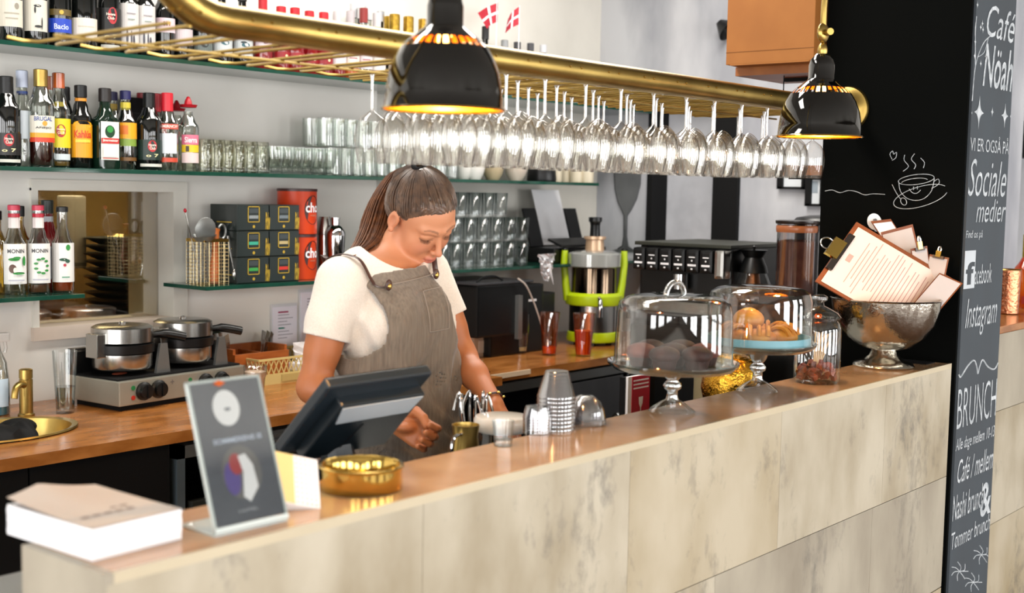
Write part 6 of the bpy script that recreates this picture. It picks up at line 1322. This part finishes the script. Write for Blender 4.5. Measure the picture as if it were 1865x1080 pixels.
# ================================================================== THE WOMAN
class Field:
    """signed distance field on a grid, blended from soft primitives and meshed by surface nets"""
    def __init__(s, lo, hi, h):
        s.lo = np.array(lo, float); s.h = h
        s.n = np.ceil((np.array(hi)-s.lo)/h).astype(int)+1
        s.F = np.full(s.n, .2, np.float32)
    def win(s, lo, hi):
        a = np.clip(np.floor((np.array(lo)-s.lo)/s.h).astype(int), 0, s.n-1); b = np.clip(np.ceil((np.array(hi)-s.lo)/s.h).astype(int)+1, 1, s.n)
        sl = tuple(slice(a[i], max(b[i], a[i]+1)) for i in range(3))
        ax = [s.lo[i]+s.h*np.arange(sl[i].start, sl[i].stop) for i in range(3)]
        return sl, np.stack(np.meshgrid(*ax, indexing='ij'), -1).astype(np.float32)
    def put(s, d, sl, k, mode='u'):
        A = s.F[sl]
        if mode == 'u':
            h = np.clip(.5+.5*(A-d)/k, 0, 1); s.F[sl] = A*(1-h)+d*h-k*h*(1-h)
        elif mode == 's':
            h = np.clip(.5-.5*(A+d)/k, 0, 1); s.F[sl] = A*(1-h)-d*h+k*h*(1-h)
        elif mode == 'i': s.F[sl] = np.maximum(A, d)
    def ell(s, c, r, k=.02, Rm=None, mode='u', pad=.05):
        c = np.array(c, float); r = np.array(r, float); m = r.max()+pad
        sl, P = s.win(c-m, c+m); q = P-c
        if Rm is not None: q = q@np.array(Rm, np.float32).T     # rows of Rm: local axes in world
        k0 = np.linalg.norm(q/r, axis=-1); k1 = np.linalg.norm(q/(r*r), axis=-1)
        s.put((k0*(k0-1)/np.maximum(k1, 1e-6)).astype(np.float32), sl, k, mode)
    def cap(s, a, b, ra, rb, k=.02, mode='u', pad=.05):
        a = np.array(a, float); b = np.array(b, float); m = max(ra, rb)+pad
        sl, P = s.win(np.minimum(a, b)-m, np.maximum(a, b)+m)
        ba = b-a; t = np.clip(((P-a)@ba)/(ba@ba), 0, 1)
        d = np.linalg.norm(P-a-t[..., None]*ba, axis=-1)-(ra+(rb-ra)*t)
        s.put(d.astype(np.float32), sl, k, mode)
    def mesh(s):
        F = s.F; ins = F < 0
        c = [ins[i:i+F.shape[0]-1, j:j+F.shape[1]-1, k:k+F.shape[2]-1] for i in (0, 1) for j in (0, 1) for k in (0, 1)]
        cnt = sum(x.astype(np.int8) for x in c); act = (cnt > 0) & (cnt < 8)
        idx = np.full(act.shape, -1, np.int64); I = np.argwhere(act); idx[act] = np.arange(len(I))
        acc = np.zeros((len(I), 3)); num = np.zeros(len(I))
        off = [(i, j, k) for i in (0, 1) for j in (0, 1) for k in (0, 1)]
        val = {o: F[I[:, 0]+o[0], I[:, 1]+o[1], I[:, 2]+o[2]].astype(float) for o in off}
        for a in off:
            for ax in range(3):
                if a[ax] == 0:
                    b = list(a); b[ax] = 1; b = tuple(b); va, vb = val[a], val[b]; m = (va < 0) != (vb < 0)
                    t = np.where(m, va/np.where(va == vb, 1, va-vb), 0); p = np.array(a, float)[None].repeat(len(I), 0); p[:, ax] += t
                    acc[m] += p[m]; num[m] += 1
        V = s.lo+s.h*(I+acc/np.maximum(num, 1)[:, None])
        faces = []
        for ax in range(3):
            u, w = [(1, 2), (2, 0), (0, 1)][ax]
            A = ins[tuple(slice(0, -1) if i == ax else slice(1, -1) for i in range(3))]; B = ins[tuple(slice(1, None) if i == ax else slice(1, -1) for i in range(3))]
            E_ = np.argwhere(A != B); s0 = A[A != B]
            E_ = E_+np.array([0 if i == ax else 1 for i in range(3)])
            def g_(du, dw): q = E_.copy(); q[:, u] -= du; q[:, w] -= dw; return idx[q[:, 0], q[:, 1], q[:, 2]]
            Q = np.stack([g_(1, 1), g_(0, 1), g_(0, 0), g_(1, 0)], 1)
            Q[~s0] = Q[~s0][:, ::-1]; faces.append(Q)
        Q = np.concatenate(faces); Q = Q[(Q >= 0).all(1)]
        return V, Q
def npobj(name, V, Q, m, parent, label=None):
    me = bpy.data.meshes.new(name); me.vertices.add(len(V)); me.vertices.foreach_set('co', V.astype(np.float32).ravel())
    me.loops.add(Q.size); me.loops.foreach_set('vertex_index', Q.astype(np.int32).ravel()); me.polygons.add(len(Q)); me.polygons.foreach_set('loop_start', np.arange(0, Q.size, 4, dtype=np.int32))
    me.update(calc_edges=True); me.validate(); me.polygons.foreach_set('use_smooth', [True]*len(me.polygons))
    me.materials.append(m); o = bpy.data.objects.new(name, me); COL.objects.link(o); o.parent = parent
    if label: o['label'] = label
    return o
def relax(V, Q, it=2, lam=.5):
    for _ in range(it):
        S = np.zeros_like(V); N_ = np.zeros(len(V))
        for a, b in ((0, 1), (1, 2), (2, 3), (3, 0)):
            np.add.at(S, Q[:, a], V[Q[:, b]]); np.add.at(S, Q[:, b], V[Q[:, a]]); np.add.at(N_, Q[:, a], 1); np.add.at(N_, Q[:, b], 1)
        V = V+(S/np.maximum(N_, 1)[:, None]-V)*lam
    return V
woman = thing('person', 'young woman in a cream t-shirt and grey-brown apron behind the bar, looking down', 'person', (0, 0, 0))
# head frame (lat: her left, fwd: gaze, up)
LAT = np.array([.944, -.252, .211]); FWD = np.array([-.054, -.753, -.656]); UP = np.cross(LAT, FWD); UP /= np.linalg.norm(UP)
if UP[2] < 0: UP = -UP
LAT /= np.linalg.norm(LAT); FWD = np.cross(UP, LAT); FWD /= np.linalg.norm(FWD)
if FWD[2] > 0: FWD = -FWD
_a = math.radians(4); UP, LAT = UP*math.cos(_a)+LAT*math.sin(_a), LAT*math.cos(_a)-UP*math.sin(_a)
HM = np.array([LAT, FWD, UP])
ear_r = np.array(ony(722, 406, 2.262)); HO = ear_r+LAT*.071+np.array([0, 0, .003])
hp = lambda l, f_, u: HO+LAT*l+FWD*f_+UP*u
DX = 0.064
SR, SL = np.array([2.035+DX, 2.285, 1.425]), np.array([2.338+DX, 2.275, 1.437])
ER, EL = np.array([1.968+DX, 2.30, 1.168]), np.array([2.392+DX, 2.20, 1.215])
WR = np.array([2.015+DX, 2.075, 1.115]); WL_ = np.array(ony(900, 737, 2.03))
NB = np.array([2.205+DX, 2.315, 1.455])
CX, CY = 2.205+DX, 2.285
B = Field((1.914, 1.83, 1.0), (2.684, 2.48, 1.76), .0026)
# torso core (mostly under the clothes)
B.ell((CX, CY, 1.32), (.135, .085, .15), .03); B.cap(SR+[.03, 0, .0], SL-[.03, 0, 0], .045, .045, .04)
B.cap(NB-[0, -.005, .02], HO+FWD*-.018+UP*-.055, .052, .047, .022)
B.cap(NB+[-.06, 0, -.01], NB+[.06, 0, -.01], .045, .045, .04)
for s_, e_, w_ in ((SR, ER, WR), (SL, EL, WL_)):
    B.cap(s_, e_, .046, .039, .03); B.cap(s_*.55+e_*.45, s_*.35+e_*.65, .045, .041, .02)
    B.cap(e_, e_*.6+w_*.4, .037, .034, .02); B.cap(e_*.62+w_*.38, w_, .034, .0245, .02)
# collar bones
B.cap(NB+[-.02, -.062, .0], NB+[-.12, -.03, .012], .008, .008, .02); B.cap(NB+[.02, -.062, .0], NB+[.12, -.035, .012], .008, .008, .02)
# skull and face
E_ = lambda l, f_, u, r, k=.02, mode='u': B.ell(hp(l, f_, u), r, k, HM, mode)
E_(0, -.012, .046, (.074, .094, .077), .02)
E_(0, .03, -.005, (.061, .060, .078), .02)
E_(0, .043, .044, (.057, .039, .045), .02)
for s_ in (-1, 1):
    B.cap(hp(s_*.050, .010, -.054), hp(s_*.014, .067, -.088), .0165, .0145, .034)
    E_(s_*.033, .056, -.030, (.025, .022, .030), .028)
    B.cap(hp(s_*.012, .086, .030), hp(s_*.042, .074, .034), .0085, .0085, .016)
B.cap(hp(-.010, .076, -.093), hp(.004, .076, -.093), .0140, .0140, .018)
E_(0, .075, -.062, (.024, .018, .024), .015)
for s_ in (-1, 1):
    E_(s_*.0315, .097, .013, (.0165, .012, .0105), .012, 's')
    E_(s_*.031, .0735, .0125, (.0138, .0135, .0125), .003)
    B.cap(hp(s_*.019, .083, .0145), hp(s_*.044, .077, .0135), .0045, .0035, .006)
B.cap(hp(0, .084, .024), hp(0, .106, -.018), .0068, .0078, .008)
E_(0, .109, -.0255, (.0098, .0105, .0088), .006)
for s_ in (-1, 1): E_(s_*.0105, .099, -.029, (.0062, .0085, .0062), .005)
E_(0, .094, -.043, (.006, .006, .012), .008)
B.cap(hp(-.013, .0915, -.0565), hp(.013, .0915, -.0565), .0042, .0042, .006); E_(0, .0965, -.0555, (.011, .0055, .0045), .005)
B.cap(hp(-.011, .0895, -.0665), hp(.011, .0895, -.0665), .0052, .0052, .006); E_(0, .093, -.0665, (.0105, .006, .0052), .004)
B.cap(hp(-.021, .088, -.0610), hp(.021, .088, -.0610), .0016, .0016, .002, 's'); B.cap(hp(-.012, .0985, -.0612), hp(.012, .0985, -.0612), .0014, .0014, .002, 's')
E_(0, .088, -.0795, (.014, .006, .005), .008, 's')
# ears
for s_ in (-1, 1):
    th = .25; Rl = np.array([LAT*math.cos(.35)*1+FWD*math.sin(.35)*s_*-1*0-LAT*0, FWD*math.cos(th)-UP*math.sin(th)*-1*0+UP*-.12, UP*math.cos(th)-FWD*.2]);
    Rl = np.array([r/np.linalg.norm(r) for r in (LAT, FWD*.97-UP*.15, UP*.97+FWD*-.12)])
    B.ell(hp(s_*.077, -.006, .004), (.0085, .0185, .031), .006, Rl); B.ell(hp(s_*.086, -.003, .004), (.0065, .0105, .020), .003, Rl, 's'); B.ell(hp(s_*.080, -.001, -.024), (.006, .009, .009), .004, Rl)
# ---- hands
def hand(Wp, f_, a_, curl, sgn, thumb=True):
    """f_: finger direction, a_: index-to-little direction, palm normal n = curl side"""
    f_ = np.array(f_, float); f_ /= np.linalg.norm(f_); a_ = np.array(a_, float); a_ -= f_*(a_@f_); a_ /= np.linalg.norm(a_)
    n_ = np.cross(a_, f_)*sgn
    for q, rr in ((-.027, .0125), (-.009, .0135), (.009, .013), (.026, .0115)):
        B.cap(Wp+a_*q*.55+f_*.008, Wp+f_*.078+a_*q, .0155, rr, .010)
    B.ell(Wp+f_*.045+n_*.008, (.03, .03, .016), .01)
    L = [.040, .044, .041, .032]; tips = []
    for i, q in enumerate((-.029, -.0095, .0095, .027)):
        p = Wp+f_*.082+a_*q; ang_ = curl[0]; r = (.0092, .0094, .009, .0082)[i]
        for j, (fr, c_) in enumerate(((1., curl[0]), (.62, curl[1]), (.5, curl[2]))):
            ang_ = sum(curl[:j+1]); d = f_*math.cos(ang_)+n_*math.sin(ang_)+a_*(-.02*q)
            p2 = p+d*L[i]*fr; B.cap(p, p2, r, r*.94, .0022); p = p2; r *= .94
        tips.append(p)
    if thumb:
        t0 = Wp+f_*.02-a_*.022+n_*.006; t1 = t0+f_*.034-a_*.018+n_*.014; t2 = t1+f_*.03+n_*.014+a_*.004; t3 = t2+f_*.02+n_*.008+a_*.012
        B.cap(t0, t1, .0155, .0125, .008); B.cap(t1, t2, .012, .0105, .003); B.cap(t2, t3, .0105, .0088, .003)
hand(WR, (.18, -.80, -.30), (-.35, .12, -.85), (.35, .95, .8), 1)
hand(WL_, (.10, -.55, -.6), (.75, .35, -.1), (.3, .6, .5), 1)
V, Q = B.mesh(); V = relax(V, Q, 1, .45)
body = npobj('body', V, Q, M_skin, woman)
# tinting of lips, cheeks, brows as vertex colour regions (they belong to the skin itself)
q = (V-HO)@HM.T
def blob(c, r): return np.exp(-(((q-np.array(c))/np.array(r))**2).sum(1))
lips = np.clip(1.6*(blob((0, .095, -.0568), (.019, .012, .006))+blob((0, .092, -.0668), (.0165, .012, .0066))), 0, 1)
ls_ = blob((.0, .09, -.0612), (.021, .012, .0012))
cheek = np.clip(blob((.036, .07, -.022), (.02, .03, .018))+blob((-.036, .07, -.022), (.02, .03, .018))+.8*blob((0, .115, -.025), (.012, .012, .012))+.6*blob((.078, 0, .0), (.014, .03, .035))+.6*blob((-.078, 0, .0), (.014, .03, .035)), 0, 1)
lash = np.zeros(len(V))
for s_ in (-1, 1):
    cu = .0035*(1-((q[:, 0]-s_*.031)/.016)**2)
    lash += (np.abs(q[:, 2]-(.0055-cu*.6)) < .0016)*(np.abs(q[:, 0]-s_*.0315) < .0165)*(q[:, 1] > .07)
brow = np.zeros(len(V))
for s_ in (-1, 1):
    u = (s_*q[:, 0]-.012)/.036; zc = .0345+.006*np.sin(np.clip(u, 0, 1)*PI*.8); wv = .0042*(1-.55*np.clip(u, 0, 1))
    brow += ((u > 0) & (u < 1) & (q[:, 1] > .05))*np.clip(1.6-(np.abs(q[:, 2]-zc)/wv)**2*1.6, 0, 1)
me = body.data; ca = me.color_attributes.new('tint', 'FLOAT_COLOR', 'POINT')
base = np.array(lin('#c08462')[:3]); arm = np.array(lin('#a9663c')[:3])
dface = np.exp(-np.maximum(0, 1.50-V[:, 2])/.05)[:, None]
C = arm*(1-dface)+base*dface
def mixc(C, w, hexc): w = np.clip(w, 0, 1)[:, None]; return C*(1-w)+np.array(lin(hexc)[:3])*w
C = mixc(C, cheek*.35, '#c97460'); C = mixc(C, lips*.75, '#ae5e56'); C = mixc(C, ls_*.9, '#6a2c28'); C = mixc(C, np.clip(lash, 0, 1)*.6, '#2c1a14'); C = mixc(C, np.clip(brow, 0, 1)*.6, '#5c4030')
ca.data.foreach_set('color', np.concatenate([C, np.ones((len(C), 1))], 1).astype(np.float32).ravel())
nt = M_skin.node_tree; at_ = nt.nodes.new('ShaderNodeVertexColor'); at_.layer_name = 'tint'; nt.links.new(at_.outputs[0], nt.nodes['Principled BSDF'].inputs['Base Color'])
# ---- shirt
S_ = Field((1.924, 2.05, 0.98), (2.664, 2.5, 1.54), .0035)
S_.ell((CX-.008, CY, 1.33), (.150, .108, .17), .03); S_.cap(SR+[.02, 0, -.002], SL+[-.02, 0, -.002], .053, .053, .05)
S_.cap(NB+[-.07, .0, -.012], NB+[.07, 0, -.012], .06, .06, .04)
for s_ in (-1, 1): S_.ell((CX-.012+s_*.068, CY-.075, 1.315), (.062, .058, .064), .03)
S_.ell((CX+.01, CY, 1.15), (.142, .105, .16), .05); S_.ell((CX+.015, CY, 1.0), (.172, .128, .16), .05)
for s_, e_ in ((SR, ER), (SL, EL)): S_.cap(s_, s_*.42+e_*.58, .057, .0585, .028)
torsoF = S_.F.copy()
sl, P = S_.win((0, 0, 0), (9, 9, 9))
wr = .0022*(np.sin(60*P[..., 2]+38*P[..., 0]+9*np.sin(13*P[..., 1]))+.7*np.sin(90*P[..., 0]-40*P[..., 2]+20*P[..., 1]))*np.clip((1.42-P[..., 2])/.1, 0, 1)
S_.F += wr.astype(np.float32)
# neck hole
S_.ell(NB+[0.0, -.052, .045], (.088, .085, .062), .006, None, 's'); S_.ell(NB+[0, .0, .06], (.072, .07, .06), .006, None, 's')
# sleeve ends cut square
for s_, e_ in ((SR, ER), (SL, EL)):
    d_ = (e_-s_)/np.linalg.norm(e_-s_); c_ = s_+(e_-s_)*.54; near = np.linalg.norm(P-c_, axis=-1) < .12
    pl_ = ((P-c_)@d_).astype(np.float32); S_.F = np.where(near & (pl_ > -.05) & (np.abs(P[..., 0]-CX+.008) > .150), np.maximum(S_.F, pl_), S_.F)
pl_ = (1.02-P[..., 2]).astype(np.float32); S_.F = np.maximum(S_.F, pl_)
V2, Q2 = S_.mesh(); V2 = relax(V2, Q2, 1, .5)
M_shirt = mat('cream_tshirt', '#dcd2c7', .85, col2='#d2c8bc', nscale=300, bump=.25, bscale=180, sheen=.3)
npobj('t_shirt', V2, Q2, M_shirt, woman)
# ---- apron: a cloth shell over the torso
A_ = Field((2.024, 2.02, 0.5), (2.564, 2.5, 1.52), .0042)
A_.ell((CX, CY, 1.33), (.158, .108, .17), .03)
for s_ in (-1, 1): A_.ell((CX-.012+s_*.068, CY-.075, 1.315), (.064, .060, .066), .05)
A_.ell((CX+.01, CY, 1.15), (.150, .112, .16), .05); A_.ell((CX+.015, CY, 1.0), (.176, .132, .16), .05)
A_.cap((CX+.015, CY, 1.0), (CX+.015, CY-.01, .45), .15, .17, .06, 'u', .1)
A_.cap((CX-.07, CY-.05, 1.33), (CX-.07, CY-.05, 1.10), .085, .09, .05); A_.cap((CX+.07, CY-.05, 1.33), (CX+.08, CY-.05, 1.10), .08, .085, .05)
sl, P = A_.win((0, 0, 0), (9, 9, 9)); X_, Y_, Z_ = P[..., 0], P[..., 1], P[..., 2]
waistb = np.exp(-((Z_-1.175)/.05)**2)
fold = .0035*np.sin(70*X_+26*Z_+6*np.sin(18*Z_))*np.clip((1.3-Z_)/.12, 0, 1)+.012*waistb*np.sin(34*Z_-16*X_+4*np.sin(20*X_))+.0022*np.sin(46*Z_-52*X_)
core = A_.F+fold.astype(np.float32)-.010
shell = np.maximum(core, -(core+.007))
hw = np.interp(Z_, [0, 1.185, 1.23, 1.28, 1.34, 1.40, 1.462, 1.6], [.5, .30, .165, .120, .106, .104, .104, .104]).astype(np.float32)
slant = 1.453+.11*(X_-CX+.035)-.02*np.abs(X_-CX+.035)
mask = np.maximum(np.abs(X_-(CX-.035*np.clip((Z_-1.15)/.25, 0, 1)))-hw, np.where(Z_ > 1.20, Y_-(CY+.03), Y_-(CY+.2+0*Z_)))
mask = np.maximum(mask, Z_-slant); mask = np.maximum(mask, .56-Z_)
A_.F = np.maximum(shell, mask).astype(np.float32)
V3, Q3 = A_.mesh(); V3 = relax(V3, Q3, 2, .5)
M_apron = mat('apron_denim_taupe', '#75685a', .85, col2='#5f5347', nscale=160, stretch=(1, 1, .05), detail=3, contrast=(.3, .7), bump=.3, bscale=260, sheen=.3)
ap = npobj('apron', V3, Q3, M_apron, woman)
def on_front(x, z, lift=.004):
    """the apron surface point seen from the front at (x, z)"""
    m = (np.abs(V3[:, 0]-x) < .012) & (np.abs(V3[:, 2]-z) < .012)
    y = V3[m][:, 1].min() if m.any() else CY-.12
    return Vector((x, y-lift, z))
bxl, bxr = CX-.035-.088, CX-.035+.104
pts = [on_front(x, 1.428+.11*(x-CX+.035), .001) for x in np.linspace(bxl, bxr, 9)]
obj('hem_seam', tube(pts, .0012, 5), mat('seam_thread', '#93867a', .8), ap)
px0_, px1_ = CX-.01, CX+.055
for a_, b_ in (((px0_, 1.40), (px1_, 1.408)), ((px0_, 1.40), (px0_+.004, 1.30)), ((px1_, 1.408), (px1_+.004, 1.305)), ((px0_+.004, 1.30), (px1_+.004, 1.305))):
    obj('pocket_seam', tube([on_front(a_[0]+(b_[0]-a_[0])*u, a_[1]+(b_[1]-a_[1])*u, .001) for u in np.linspace(0, 1, 6)], .0010, 5), mat('seam_thread', '#93867a', .8), ap)
# leather straps
def shirt_top(x, y):
    m = (np.abs(V2[:, 0]-x) < .012) & (np.abs(V2[:, 1]-y) < .012); return float(V2[m][:, 2].max()) if m.any() else 1.47
for s_, bx__ in ((-1, bxl+.008), (1, bxr-.006)):
    p0_ = on_front(bx__, 1.425+.11*(bx__-CX+.035), .004)
    xs = bx__+(np.array([.022, .045, .062, .070, .066, .050]) if s_ > 0 else -np.array([.012, .028, .040, .046, .045, .035])); ys = np.array([2.205, 2.235, 2.265, 2.30, 2.335, 2.365])
    P_ = [p0_]+[Vector((x, y, shirt_top(x, y)+.003)) for x, y in zip(xs, ys)]+[Vector((CX+s_*.05, CY+.125, 1.34)), Vector((CX+s_*.03, CY+.125, 1.2))]
    Ps = smoothcurve(P_, 4)
    st = obj('shoulder_strap', tube(Ps, .0075, 8, flat=(0, -.35, 1)), M_leather, woman, True)
    bt = p0_+Vector((0, -.004, .0)); obj('brass_button', G().add(ball(.0065, .003, .0065, 14, 8), Matrix.Translation(bt)), M_brass, st, True)
    obj('leather_tab', G().add(ball(.011, .004, .014, 14, 8), Matrix.Translation(p0_+Vector((0, .0, .003)))), M_leather, st, True)
# ---- hair
Hf = Field(HO-.19, HO+.19, .003)
Hf.ell(hp(0, -.014, .047), (.0795, .1005, .083), .02, HM)
Hf.ell(hp(0, -.055, .0), (.064, .052, .062), .03, HM)
Hf.ell(hp(0, .040, .055), (.059, .041, .042), .02, HM)
sl, P = Hf.win(HO-.3, HO+.3); qh = (P-HO)@HM.T; L_, Fq, Uq = qh[..., 0], qh[..., 1], qh[..., 2]
al = np.abs(L_)
hl = np.interp(Fq, [-.12, -.06, -.03, -.012, .004, .016, .028, .045, .062, .078, .1], [-.085, -.075, -.055, -.02, .035, .006, .012, .042, .070, .083, .095])
hl = hl+np.where(Fq > .05, .02*np.clip(1-al/.05, 0, 1)*-.3, 0)
comb = .0011*np.sin(220*np.arctan2(L_, Uq-.0)+3*np.sin(30*Fq))
mk = (hl-Uq)*.8
thin = np.clip(.0058*(1-(Uq-hl)/.045), 0, .0055)*(Fq > -.03)
Hf.F = np.maximum(Hf.F+comb+thin, mk).astype(np.float32)
V4, Q4 = Hf.mesh(); V4 = relax(V4, Q4, 1, .5)
M_hair = mat('brown_hair', '#5f4430', .42, col2='#3a281c', nscale=70, stretch=(1, 1, 1), detail=3, contrast=(.3, .7), spec=.6, sheen=.2)
M_hair2 = mat('tail_hair', '#6e4326', .42, col2='#43281a', nscale=60, detail=3, contrast=(.3, .7), spec=.6)
hair = npobj('hair', V4, Q4, M_hair, woman)
# combed strands from the hairline back to the tie
TIE = hp(-.008, -.060, .124)
rnd = random.Random(11); g = G()
def scalp(d, lift=.0):
    d = d/np.linalg.norm(d); c0 = np.array([0, -.014, .047]); r_ = np.array([.0795, .1005, .083])+lift
    t_ = 1/np.linalg.norm(d/r_); return c0+d*t_
for k in range(560):
    th = rnd.uniform(-PI*.92, PI*.92)           # 0 = forehead, +-90 = ears
    fl = math.cos(th)*.1005; ll = math.sin(th)*.0795
    f_ = fl-.014; u0 = float(np.interp(f_, [-.12, -.06, -.03, -.012, .004, .016, .028, .045, .062, .078, .1], [-.06, -.05, -.04, -.01, .04, .012, .018, .048, .074, .085, .092]))
    el = math.asin(max(-.99, min(.95, (u0-.047)/.083)))+rnd.uniform(-.03, .45)
    st = np.array([math.sin(th)*math.cos(el), math.cos(th)*math.cos(el), math.sin(el)])
    en = (np.array([-.006, -.058, .123])-np.array([0, -.014, .047])); en = en/np.linalg.norm(en)
    pts = []
    for i in range(8):
        t_ = i/7; d = st*(1-t_)+en*t_; d = d/np.linalg.norm(d)
        p = scalp(d, .0012+.001*rnd.random()+.002*math.sin(t_*PI)); pts.append(hp(*p))
    g.add(tube(pts, [.0004]+[.0012]*6+[.0016], 4, caps=False))
obj('hair_strands', g, M_hair, hair, True)
obj('hair_tie', G().add(tube([TIE+.016*(LAT*math.cos(a)+FWD*math.sin(a)*.8)+UP*0 for a in np.linspace(0, 2*PI, 17)[:-1]], .006, 8, closed=True)), M_blackmat, hair, True)
obj('tie_clasp', G().add(ball(.007, .004, .003), Matrix.Translation(Vector(TIE+LAT*-.006+FWD*.018+UP*.004))), M_steel, hair, True)
TP = [TIE, np.array(ony(745, 303, 2.29)), np.array(ony(722, 318, 2.345)), np.array(ony(697, 362, 2.365)), np.array(ony(683, 408, 2.37)), np.array(ony(670, 438, 2.35)), np.array(ony(647, 461, 2.315)), np.array(ony(617, 478, 2.27))]
g = G()
wd = [.012, .022, .031, .038, .042, .042, .030, .012]
for k in range(330):
    a = rnd.uniform(0, 2*PI); rr = math.sqrt(rnd.random()); end = rnd.choice([6, 7, 7, 7]); pts = []
    du, dv = math.cos(a)*rr, math.sin(a)*rr; late = rnd.random() < .25; sp_ = rnd.uniform(-1, 1)
    for i in range(end+1):
        w_ = wd[i]; p = TP[i]+R*du*w_*.95+FW*dv*w_*.7+np.array([0, 0, 1])*du*w_*.25
        if late and i >= 5: p = TP[5]+R*(.012+.018*(i-5)*.8)*1.0+np.array([0, 0, -1])*.02*(i-5)+R*du*.02+FW*(dv*.02-.01)
        pts.append(p)
    pts = smoothcurve([Vector(p) for p in pts], 3)
    n_ = len(pts); g.add(tube(pts, [.0016*(1-.75*(i/(n_-1))**3) for i in range(n_)], 4, caps=False))
obj('ponytail', g, M_hair2, woman, True)
# lashes and brow hairs
for s_ in (-1, 1):
    g = G()
    for i in range(13):
        u = -1+2*i/12; l = s_*.0315+u*.0145; z = .0058-.003*(1-u*u); f0 = .0855-.004*u*u-.004*abs(u)
        g.add(tube([hp(l, f0, z), hp(l+u*.002, f0+.005, z-.003), hp(l+u*.003, f0+.008, z-.0035)], [.0006, .0005, .0002], 4, caps=False))
    obj('eyelash', g, M_blackmat, body)

# bracelet and watch on her left wrist
d_ = (WL_-EL)/np.linalg.norm(WL_-EL); u_ = np.cross(d_, [0, 0, 1]); u_ /= np.linalg.norm(u_); v__ = np.cross(d_, u_); wc = WL_-d_*.012
br = thing('bracelet', 'thin dark bracelet with small gold discs on the woman\'s left wrist', 'bracelet', (0, 0, 0))
obj('band', tube([wc+(u_*math.cos(a)+v__*math.sin(a))*.029 for a in np.linspace(0, 2*PI, 25)[:-1]], .0025, 6, closed=True), M_leather, br, True)
for a in (3.6, 4.4, 5.2): obj('gold_disc', G().add(ball(.006, .006, .0035, 10, 8), Matrix.Translation(Vector(wc+(u_*math.cos(a)+v__*math.sin(a))*.031))), M_gold, br, True)
# a spoon held in her left hand
# trousers and shoes (hidden behind the bar from here)
T_ = Field((2.044, 2.08, 0.04), (2.524, 2.5, 1.06), .008)
for s_ in (-1, 1): T_.cap((CX+.015+s_*.075, CY+.01, .95), (CX+.015+s_*.085, CY+.02, .52), .082, .058, .04); T_.cap((CX+.015+s_*.085, CY+.02, .52), (CX+.015+s_*.09, CY+.03, .10), .055, .040, .03)
T_.ell((CX+.015, CY+.005, .96), (.155, .11, .10), .04)
V5, Q5 = T_.mesh(); npobj('trousers', V5, Q5, mat('dark_trousers', '#23242a', .8), woman)
for s_ in (-1, 1): obj('shoe', G().add(ball(.045, .125, .035, 16, 10), T(CX+.015+s_*.09, CY-.01, .036)).add(box(CX+.015+s_*.09-.04, CX+.015+s_*.09+.04, CY-.125, CY+.105, .001, .018, .006)), M_china, woman, True)
